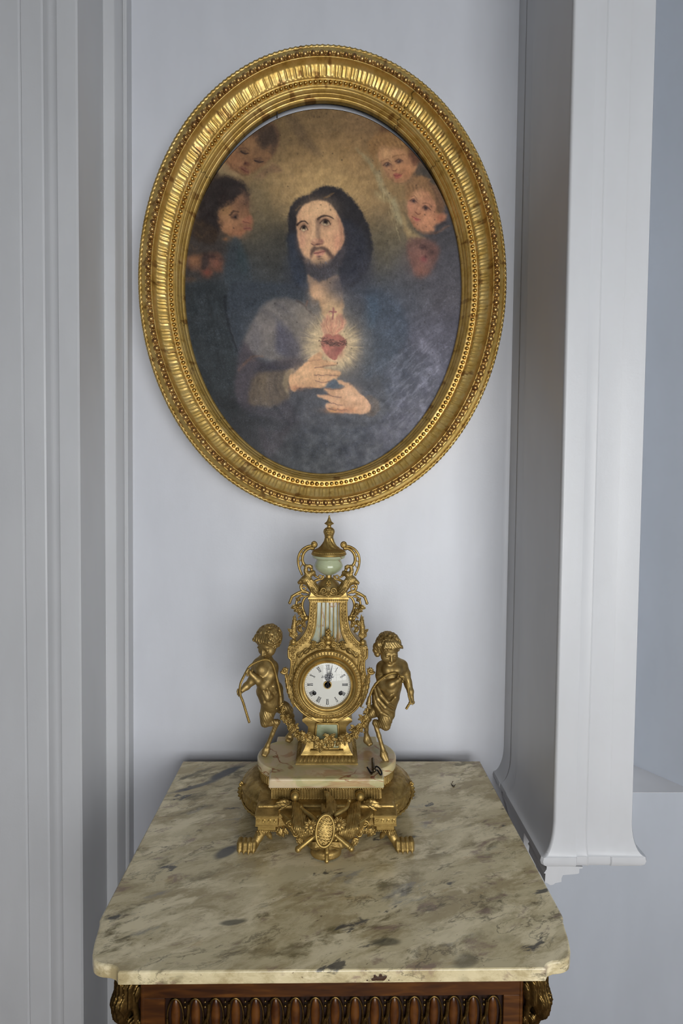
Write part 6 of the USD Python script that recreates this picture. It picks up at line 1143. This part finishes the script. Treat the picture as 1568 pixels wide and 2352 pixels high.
# ---- garland of vine leaves and grapes swagged between the fauns
gp = spline([at(646, 1622, .942), at(655, 1648, .938), at(672, 1671, .934), at(692, 1686, .929), at(715, 1696, .926), at(745, 1702, .924), at(775, 1698, .925), at(800, 1690, .927), at(822, 1674, .931), at(839, 1648, .938), at(845, 1622, .943)], 8)
gar = obj('garland', tube(gp, .0022, 7), M_brass, clk, smooth=True); grng = np.random.default_rng(3)
for k, t in enumerate(np.linspace(.02, .98, 52)):
    p = gp[int(t * (len(gp) - 1))]; a = grng.uniform(0, 2 * PI); L = .0105 if .2 < t < .8 else .0085; d = np.array([math.cos(a) * .8, -.35, math.sin(a) - .15]); obj('leaf', leaf(p + [0, -.0015, 0], p + d * L + [0, -.002, 0], L * .95, .0022, (10, 7), 3, thick=.0008), M_brass, gar, smooth=True)
for px, py, r in ((757, 1694, .012), (735, 1712, .012), (792, 1697, .011), (703, 1690, .011), (815, 1672, .010), (676, 1668, .009), (833, 1648, .009), (655, 1648, .009)):
    c = at(px, py, .920 if 690 < px < 800 else .93)
    for a in (-2.2, -1.2, 0.0, 1.2, 2.2): obj('leaf', leaf(c, c + np.array([math.sin(a), -.25, -math.cos(a)]) * r, r * .7, .0016, (9, 7), 2, thick=.0008), M_brass, gar, smooth=True)
gg = []
for k in range(170):
    p = gp[grng.integers(0, len(gp))]; gg.append(ball(p + grng.normal(0, 1, 3) * [.0042, .002, .0042] + [0, -.004, 0], grng.uniform(.0013, .0019)))
obj('grapes', cat(*gg), M_brass_s, gar, smooth=True, kind='stuff')
# ---------------------------------------------------------------- two faun figures with a rope, either side of the clock
def fig_box(a, b, h, y0=.893, y1=1.032):
    return Sculpt([a[0] - .012, y0, max(a[2] - .012, PZ1 + .003)], [b[0] + .012, y1, b[2] + .012], h)
PXM = .00076
def LF(x, y, d=0.0): return at(530 + x / 6.72, 1420 + y / 6.72, .962 - d * PXM)
def RF(x, y, d=0.0): return at(760 + x / 6.72, 1420 + y / 6.72, .958 - d * PXM)
def R_(*r): return [q / 6.72 * PXM for q in r]                       # radii given in the same zoomed units
def goat_leg(s, J, hip, knee, hock, fet, hoof, d, fat=1.0):
    (a, b, c, e, f) = (J(*hip), J(*knee), J(*hock), J(*fet), J(*hoof))
    s.chain([a, a * .45 + b * .55, b], R_(125 * fat, 104 * fat, 66 * fat), .006)
    s.chain([b, b * .5 + c * .5, c], R_(64 * fat, 50, 40), .004)
    s.chain([c, c * .5 + e * .5, e], R_(44, 33, 34), .003)
    s.chain([e, e * .4 + f * .6], R_(36, 44), .003)
def hoof(J, fet, hf, toe, w=1.0):
    a, b, t = J(*fet), J(*hf), J(*toe); out = Sculpt(np.minimum(np.minimum(a, b), t) - .010, np.maximum(np.maximum(a, b), t) + .010, .0008); sd = np.cross(t - a, [0, 1, 0]); sd /= np.linalg.norm(sd) + 1e-9
    for q in (-1, 1): out.chain([a + sd * q * .0010, b + sd * q * .0022, t + sd * q * .0020], R_(34 * w, 44 * w, 30 * w), .0006)
    out.d = np.maximum(out.d, np.broadcast_to((PZ1 + .0001 - (out.lo[2] + out.h * np.arange(out.n[2])))[None, None], out.d.shape)); return out.mesh(1)
def arm(s, P, r, k=.004): s.chain(P, R_(*r), k)
def fingers(s, wrist, palm, tips, knuck, r=13):
    s.chain([wrist, palm], R_(34, 36), .003)
    for k, t in zip(knuck, tips): s.chain([palm, k, t], R_(17, 15, 11), .0007)
def head(s, C, fwd, right, up, R):
    """a child's head: cranium, cheeks, brow, nose, lips, chin, ears; R = half the head's width"""
    P = lambda r, u, f: C + (right * r + up * u + fwd * f) * R
    M = np.stack([right, fwd, up], 1)
    s.ell(P(0, .25, -.15), np.array([.98, 1.12, 1.0]) * R, .25 * R, M); s.ell(P(0, -.42, .30), np.array([.74, .74, .80]) * R, .3 * R, M)
    for q in (-1, 1):
        s.ell(P(q * .42, -.50, .58), .36 * R, .25 * R); s.ell(P(q * .34, .10, .93), np.array([.26, .12, .10]) * R, .12 * R, M)
        s.ell(P(q * .36, -.12, 1.02), np.array([.22, .14, .13]) * R, .08 * R, M, cut=True); s.ell(P(q * .36, -.13, .90), np.array([.18, .12, .11]) * R, .03 * R, M)
        s.ell(P(q * .98, -.18, -.10), np.array([.10, .20, .28]) * R, .08 * R, M)
        s.ell(P(q * .13, -.50, 1.06), .10 * R, .06 * R)
    s.chain([P(0, .02, .98), P(0, -.28, 1.10), P(0, -.46, 1.20)], [.10 * R, .11 * R, .14 * R], .08 * R)
    s.ell(P(0, -.72, 1.00), np.array([.24, .12, .075]) * R, .06 * R, M); s.ell(P(0, -.86, .97), np.array([.18, .12, .075]) * R, .06 * R, M); s.ell(P(0, -.79, 1.10), np.array([.22, .07, .022]) * R, .03 * R, M, cut=True)
    s.ell(P(0, -1.06, .78), np.array([.26, .22, .20]) * R, .15 * R, M)
def hair(C, fwd, right, up, R, seed, extra=()):
    h = Sculpt(C - 1.75 * R, C + 1.75 * R, .0008); P = lambda r, u, f: C + (right * r + up * u + fwd * f) * R; M = np.stack([right, fwd, up], 1); g = np.random.default_rng(seed)
    h.ell(P(0, .32, -.20), np.array([1.07, 1.19, 1.04]) * R, .1 * R, M); h.ell(P(0, -.40, 1.15), np.array([.90, 1.05, .98]) * R, .08 * R, M, cut=True); h.ell(P(0, -1.15, .75), np.array([1.3, 1.0, .85]) * R, .1 * R, M, cut=True)
    for k in range(150):                                               # short curls over the whole crown and nape
        a = g.uniform(-PI, PI); el = math.asin(g.uniform(-.45, 1)); d0 = np.array([math.sin(a) * math.cos(el), math.cos(a) * math.cos(el), math.sin(el)])
        if d0[1] > .45 and d0[2] < .45: continue
        t1 = np.cross(d0, [.3, .2, 1]); t1 /= np.linalg.norm(t1); t2 = np.cross(d0, t1); ph = g.uniform(0, 2 * PI); rr = g.uniform(.14, .24)
        q = [P(*((lambda e: (e[0] * 1.07, .32 + e[2] * 1.04, -.2 + e[1] * 1.19))(d0 * (1 + .03 * i) + (t1 * math.cos(ph + i * 1.25) + t2 * math.sin(ph + i * 1.25)) * rr))) for i in range(4)]
        h.chain(q, [.07 * R, .095 * R, .085 * R, .04 * R], .035 * R)
    for k in range(7):                                                # fringe
        t = (k - 3) / 3.2; h.chain([P(t * .50 - .1, 1.12, .55), P(t * .85 + .05, .86, .84), P(t * .98 + .20, .62 - .12 * t * t, .92 - .25 * abs(t))], [.17 * R, .16 * R, .06 * R], .05 * R)
    for (r, u, f, rad) in extra: h.ell(P(r, u, f), rad * R, .08 * R)
    w = right * 1.0; h.ridge(lambda p: .00030 * np.sin((p - C) @ (w * 1500 + up * 900) + 5 * meshkit.noise(p * 160, seed))); return h.mesh(1)
def unit(v): v = np.asarray(v, float); return v / np.linalg.norm(v)
def armband(c, ax, r): B_ = basis(unit(ax), (0.3, 1, .2)); return tube(np.array([c + (B_[:, 0] * math.cos(t) + B_[:, 1] * math.sin(t)) * r for t in np.linspace(0, 2 * PI, 28, endpoint=False)]), .0009, 6, True)
def rope_along(P, r, turns):
    R0 = resample(spline(P, 12), 420); T, N, B = frames(R0); ph = np.arange(420) / 420 * turns * 2 * PI
    return cat(*[tube(R0 + N * (np.cos(ph + o) * r * .52)[:, None] + B * (np.sin(ph + o) * r * .52)[:, None], r * .56, 7) for o in (0, 2 * PI / 3, 4 * PI / 3)])
def tassel(J, a, b): a, b = J(*a), J(*b); return cat(tube(np.linspace(a, b, 6), [.0020, .0030, .0034, .0036, .0044, .0040], 16, lobes=8, lobe=.10), ball(a * .25 + b * .75 - [0, .0003, 0], (.0046, .0046, .0020), 2))
def drape(lo, hi, layers, folds, seed):
    d = Sculpt([lo[0], .90, lo[2]], [hi[0], 1.02, hi[2]], .0009)
    for P, r, k in layers: d.chain(P, r, k)
    for P, r in folds: d.chain(P, r, .0022)
    d.ridge(lambda p: .0004 * (meshkit.noise(p * 300, seed) - .5)); return d.mesh(2)

# ---- left faun: head bowed, both hands drawing the rope over his shoulder
J = LF; s = fig_box(J(60, 2150), J(1010, 120), .0009)
s.chain([J(505, 760, 14), J(540, 900, 14), J(585, 1060, 10), J(620, 1200, 4), J(640, 1320, 0)], R_(150, 158, 150, 140, 138), .010)
s.chain([J(420, 720, 12), J(520, 700, 10), J(640, 760, 8)], R_(82, 105, 88), .010); s.ell(J(470, 790, 30), R_(95)[0], .006); s.ell(J(570, 1040, 26), R_(112)[0], .006)
s.chain([J(545, 590, 10), J(535, 700, 10)], R_(84, 92), .006)
arm(s, [J(640, 740, 14), J(618, 860, 26), J(560, 980, 36), J(505, 1050, 42)], (84, 78, 70, 62)); arm(s, [J(505, 1050, 42), J(420, 960, 50), J(345, 890, 52)], (62, 56, 40))
fingers(s, J(345, 890, 52), J(300, 850, 54), [J(255, 800, 62), J(235, 830, 64), J(228, 862, 64), J(245, 890, 60), J(345, 770, 54)], [J(275, 785, 60), J(255, 815, 62), J(250, 850, 64), J(262, 880, 62), J(330, 810, 58)])
arm(s, [J(400, 720, 0), J(360, 850, 14), J(320, 970, 26)], (80, 74, 64)); arm(s, [J(320, 970, 26), J(240, 1050, 36), J(180, 1105, 42)], (62, 54, 38))
fingers(s, J(180, 1105, 42), J(135, 1130, 44), [J(100, 1120, 52), J(98, 1150, 54), J(105, 1180, 52), J(122, 1205, 48), J(165, 1165, 54)], [J(110, 1100, 50), J(104, 1130, 52), J(110, 1160, 52), J(125, 1185, 50), J(150, 1140, 52)])
goat_leg(s, J, (585, 1360, 6), (530, 1610, 14), (715, 1605, 6), (565, 1965, 2), (540, 2040, 2), 0); goat_leg(s, J, (745, 1350, -16), (900, 1425, -22), (950, 1600, -40), (915, 1790, -58), (905, 1830, -60), 0, .86)
hd = dict(C=J(578, 368, 24), fwd=unit([-.42, -.80, -.44]), right=unit([.88, -.47, 0.0])); hd['right'] = unit(hd['right'] - hd['fwd'] * (hd['right'] @ hd['fwd'])); hd['up'] = np.cross(hd['right'], hd['fwd']); hd['up'] *= np.sign(hd['up'][2]); HR = R_(172)[0]
head(s, hd['C'], hd['fwd'], hd['right'], hd['up'], HR)
s.ridge(lambda p: (.0009 * (meshkit.fbm(p * np.array([260, 260, 130]), 3, 6) - .5) + .0004 * np.sin(p[:, 0] * 1700 + p[:, 2] * 700)) * (p[:, 2] < J(0, 1380)[2]) * (p[:, 2] > J(0, 1720)[2]))
lf = obj('faun_figure', s.mesh(2), M_bronze, clk, smooth=True, label='bronze faun child on the left, head bowed, pulling a rope over his shoulder')
obj('hair', hair(hd['C'], hd['fwd'], hd['right'], hd['up'], HR, 5), M_bronze, lf, smooth=True)
obj('hoof', hoof(J, (560, 1985, 2), (540, 2050, 4), (515, 2110, 12)), M_bronze, lf, smooth=True); obj('hoof', hoof(J, (912, 1800, -58), (900, 1850, -58), (885, 1885, -50), 1.15), M_bronze, lf, smooth=True)
Rv = lambda *a: R_(*a)
obj('drapery', drape(J(440, 1400, -60) - [.01, .03, 0], J(780, 1020, 40) + [.012, .06, .01],
    [([J(540, 1120, 20), J(660, 1110, 6)], Rv(150, 150), .006), ([J(585, 1240, 16), J(670, 1230, 0)], Rv(148, 150), .006), ([J(620, 1330, 14), J(690, 1320, -2)], Rv(128, 122), .006)],
    [([J(500, 1110, 46), J(560, 1230, 42), J(700, 1330, 18)], Rv(30, 36, 26)), ([J(560, 1080, 46), J(620, 1210, 38), J(735, 1270, 10)], Rv(24, 32, 24)), ([J(640, 1050, 36), J(690, 1140, 28), J(745, 1190, 6)], Rv(24, 28, 20)), ([J(490, 1180, 40), J(520, 1290, 38), J(640, 1370, 26)], Rv(28, 32, 26)), ([J(590, 1150, 44), J(570, 1260, 42)], Rv(20, 24)), ([J(640, 980, 30), J(660, 1050, 34), J(700, 1090, 20)], Rv(26, 26, 18))], 2), M_bronze, lf, smooth=True)
obj('armband', armband(J(606, 880, 28), J(560, 980, 36) - J(640, 740, 14), R_(80)[0]), M_brass_s, lf, smooth=True)
obj('rope', cat(rope_along([J(285, 1610, 60), J(250, 1500, 60), J(190, 1300, 58), J(140, 1160, 56), J(150, 1010, 58), J(215, 870, 62), J(290, 745, 50), J(385, 680, 46), J(490, 640, 50), J(590, 655, 48), J(655, 745, 38), J(700, 900, 34), J(735, 1050, 32), J(765, 1200, 28)], .0021, 30)), M_brass_s, lf, smooth=True)
obj('tassel', tassel(J, (765, 1200, 28), (775, 1340, 26)), M_bronze, lf, smooth=True)

# ---- right faun: facing the viewer, rope across his chest, other arm hanging
J = RF; s = fig_box(J(470, 2260), J(1330, 200), .0009)
s.chain([J(940, 770, 12), J(925, 900, 14), J(905, 1060, 14), J(880, 1210, 8), J(850, 1340, 4)], R_(158, 160, 158, 150, 142), .010)
s.chain([J(800, 750, 8), J(940, 720, 10), J(1085, 730, 8)], R_(86, 105, 86), .010); s.ell(J(925, 1080, 34), R_(118)[0], .007)
for q in (-1, 1): s.ell(J(940 + q * 70, 800, 30), R_(84)[0], .005)
s.chain([J(925, 590, 10), J(935, 700, 10)], R_(80, 92), .006)
arm(s, [J(785, 760, 10), J(770, 880, 20), J(785, 980, 28), J(815, 1035, 34)], (88, 80, 74, 68)); arm(s, [J(815, 1035, 34), J(920, 1020, 46), J(1015, 970, 50)], (66, 56, 42))
fingers(s, J(1015, 970, 50), J(1060, 935, 52), [J(1080, 880, 60), J(1105, 910, 62), J(1112, 940, 62), J(1098, 970, 60), J(1040, 880, 60)], [J(1105, 895, 58), J(1118, 920, 60), J(1122, 950, 60), J(1108, 985, 58), J(1030, 910, 58)])
arm(s, [J(1105, 735, 4), J(1150, 860, 2), J(1180, 980, 4), J(1195, 1040, 8)], (82, 72, 62, 54)); arm(s, [J(1195, 1040, 8), J(1225, 1130, 16), J(1235, 1205, 22)], (54, 48, 36))
fingers(s, J(1235, 1205, 22), J(1245, 1255, 24), [J(1200, 1300, 34), J(1225, 1330, 34), J(1255, 1335, 30), J(1275, 1320, 26), J(1205, 1265, 34)], [J(1225, 1290, 32), J(1245, 1310, 32), J(1265, 1310, 28), J(1280, 1295, 26), J(1215, 1245, 32)])
goat_leg(s, J, (835, 1420, 6), (845, 1660, 16), (680, 1610, 8), (800, 2020, 18), (810, 2080, 18), 0); goat_leg(s, J, (700, 1400, -16), (600, 1480, -10), (545, 1620, -34), (545, 1800, -40), (550, 1850, -40), 0, .80)
hd = dict(C=J(885, 470, 22), fwd=unit([.20, -.90, -.38]), right=unit([.97, .22, 0.0])); hd['right'] = unit(hd['right'] - hd['fwd'] * (hd['right'] @ hd['fwd'])); hd['up'] = np.cross(hd['right'], hd['fwd']); hd['up'] *= np.sign(hd['up'][2]); HR = R_(165)[0]
head(s, hd['C'], hd['fwd'], hd['right'], hd['up'], HR)
s.ridge(lambda p: (.0009 * (meshkit.fbm(p * np.array([260, 260, 130]), 3, 6) - .5) + .0004 * np.sin(p[:, 0] * 1700 + p[:, 2] * 700)) * (p[:, 2] < J(0, 1450)[2]) * (p[:, 2] > J(0, 1720)[2]))
rf = obj('faun_figure', s.mesh(2), M_bronze, clk, smooth=True, label='bronze faun child on the right, facing out, rope across his chest and one arm hanging')
obj('hair', hair(hd['C'], hd['fwd'], hd['right'], hd['up'], HR, 9, ((-1.15, -.15, -.1, .34), (-1.12, .25, -.15, .38), (-1.02, -.52, .0, .30), (-1.0, .6, 0, .36))), M_bronze, rf, smooth=True)
obj('hoof', hoof(J, (800, 2040, 18), (815, 2110, 20), (850, 2190, 26)), M_bronze, rf, smooth=True); obj('hoof', hoof(J, (548, 1815, -40), (560, 1880, -38), (600, 1940, -30), 1.1), M_bronze, rf, smooth=True)
obj('drapery', drape(J(640, 1560, -60) - [.01, .035, 0], J(1080, 1060, 40) + [.012, .06, .01],
    [([J(820, 1200, 8), J(930, 1210, 8)], Rv(150, 132), .006), ([J(780, 1310, 4), J(890, 1330, 8)], Rv(138, 128), .006), ([J(790, 1430, 0), J(880, 1440, 6)], Rv(126, 108), .006), ([J(840, 1500, 6), J(900, 1500, 8)], Rv(96, 80), .005)],
    [([J(680, 1080, 20), J(720, 1240, 30), J(830, 1370, 36), J(960, 1440, 26)], Rv(34, 38, 34, 22)), ([J(720, 1060, 30), J(770, 1190, 40), J(870, 1300, 40), J(980, 1370, 24)], Rv(28, 34, 30, 20)), ([J(670, 1180, 16), J(690, 1330, 22), J(770, 1450, 28), J(880, 1510, 28)], Rv(32, 34, 32, 24)), ([J(1010, 1090, 34), J(960, 1160, 46), J(910, 1200, 48)], Rv(20, 26, 16)), ([J(1040, 1130, 30), J(990, 1220, 42), J(930, 1290, 42)], Rv(20, 24, 16)), ([J(690, 1030, 10), J(660, 1150, 8), J(655, 1300, 4)], Rv(34, 34, 28)), ([J(930, 1170, 46), J(970, 1140, 46)], Rv(22, 18))], 4), M_bronze, rf, smooth=True)
obj('armband', armband(J(775, 905, 24), J(785, 980, 28) - J(785, 760, 10), R_(84)[0]), M_brass_s, rf, smooth=True); obj('armband', armband(J(1148, 850, 2), J(1180, 980, 4) - J(1105, 735, 4), R_(76)[0]), M_brass_s, rf, smooth=True)
obj('rope', rope_along([J(598, 1200, 20), J(640, 1090, 26), J(720, 980, 34), J(840, 890, 42), J(940, 850, 44), J(1020, 850, 46), J(1085, 895, 64), J(1130, 920, 58), J(1165, 980, 36), J(1190, 1090, 28), J(1200, 1190, 32), J(1225, 1290, 42), J(1195, 1340, 44), J(1160, 1400, 44)], .0021, 26), M_brass_s, rf, smooth=True)
obj('tassel', tassel(J, (596, 1200, 20), (575, 1340, 22)), M_bronze, rf, smooth=True)
# ---------------------------------------------------------------- small things
kp = lambda x, y, z=.0012: on(830 + x / 22.4, 1730 + y / 22.4, PZ1 + z)
wk = thing('winding_key', 'small dark winding key with looped wing, lying on the onyx plate by the right hoof', 'key', tuple(on(862, 1772, PZ1)))
M_key = metal('key_steel', (.07, .055, .035), (.20, .15, .08), .34, 200, .2)
obj('shank', cat(tube(spline([kp(640, 900, .0032), kp(615, 720, .0036), kp(590, 500, .0040), kp(575, 290, .0042)], 8), np.linspace(.0030, .0024, 25), 14), ball(kp(650, 860, .0040), .0036, 2)), M_key, wk, smooth=True)
obj('collar', tube([kp(650, 900, .0028), kp(560, 960, .0026), kp(490, 1030, .0026)], [.0028, .0024, .0026], 12), M_key, wk, smooth=True)
obj('wing', tube(spline([kp(490, 1030, .0024), kp(400, 900, .0034), kp(290, 720, .0056)], 6), np.linspace(.0018, .0012, 13), 8), M_dark, wk, smooth=True)
lp_ = spline([kp(700, 860, .0030), kp(740, 690, .0062), kp(860, 720, .0066), kp(990, 880, .0052), kp(1040, 1060, .0024), kp(980, 1110, .0016), kp(900, 1000, .0018), kp(820, 880, .0024)], 6, True)
obj('loop', tube(lp_, .0012, 8, True), M_dark, wk, smooth=True)
ip = lambda x, y, z=.0006: on(1010 + x / 26.1, 1780 + y / 26.1, TOP_Z + z)
M_bug = plain('dry_insect', (.035, .022, .010), .45)
bug = thing('dead_insect', 'tiny dark dried insect lying on the marble to the right of the clock', 'insect', tuple(on(1040, 1802, TOP_Z)))
obj('body', cat(ball(ip(740, 620, .0009), (.0014, .0018, .0009), 2), ball(ip(800, 680, .0010), (.0018, .0018, .0011), 2), ball(ip(850, 655, .0009), (.0013, .0015, .0009), 2)), M_bug, bug, smooth=True)
for P in ([ip(735, 480, .0010), ip(740, 420, .0022), ip(795, 370, .0030)], [ip(700, 590, .0010), ip(690, 530, .0020), ip(655, 480, .0026)], [ip(870, 650, .0010), ip(900, 610, .0016), ip(925, 560, .0024)]): obj('leg', tube(spline(P, 5), np.linspace(.0007, .0005, 11), 6), M_bug, bug, smooth=True)
# moulded brackets under the hanging pier
yb0 = SY - .004; q = lambda x, y: (lambda p: (p[0], p[2]))(at(1140 + x / 7.127, 1740 + y / 7.127, yb0))
prof_ = [q(832, 1560), q(880, 1640), q(950, 1715), q(1040, 1765), q(1120, 1778), q(1412, 1790), q(1405, 1815), q(1355, 1820), q(1350, 1895), q(1320, 1905), q(1085, 1925), q(1062, 1975), q(1062, 2035), q(960, 2055), q(930, 2080), q(880, 2090), q(830, 2055), q(790, 2045), q(800, 1900), q(775, 1895), q(818, 1830)]
obj('trim_4', prism(Polygon(prof_).buffer(0), yb0, yb0 + .075, 'y'), M_trim, **S)
P2 = [(yy, zz_) for yy, zz_ in ((1.150, SB - .004), (1.150, SB - .03), (1.128, SB - .034), (1.10, SB - .052), (1.085, SB - .085), (1.078, SB - .13), (1.060, SB - .15), (1.035, SB - .155), (1.02, SB - .14), (1.02, SB - .004))]
obj('trim_5', prism(Polygon(P2).buffer(0), SX0 - .004, DX + .04, 'x'), M_trim, **S)
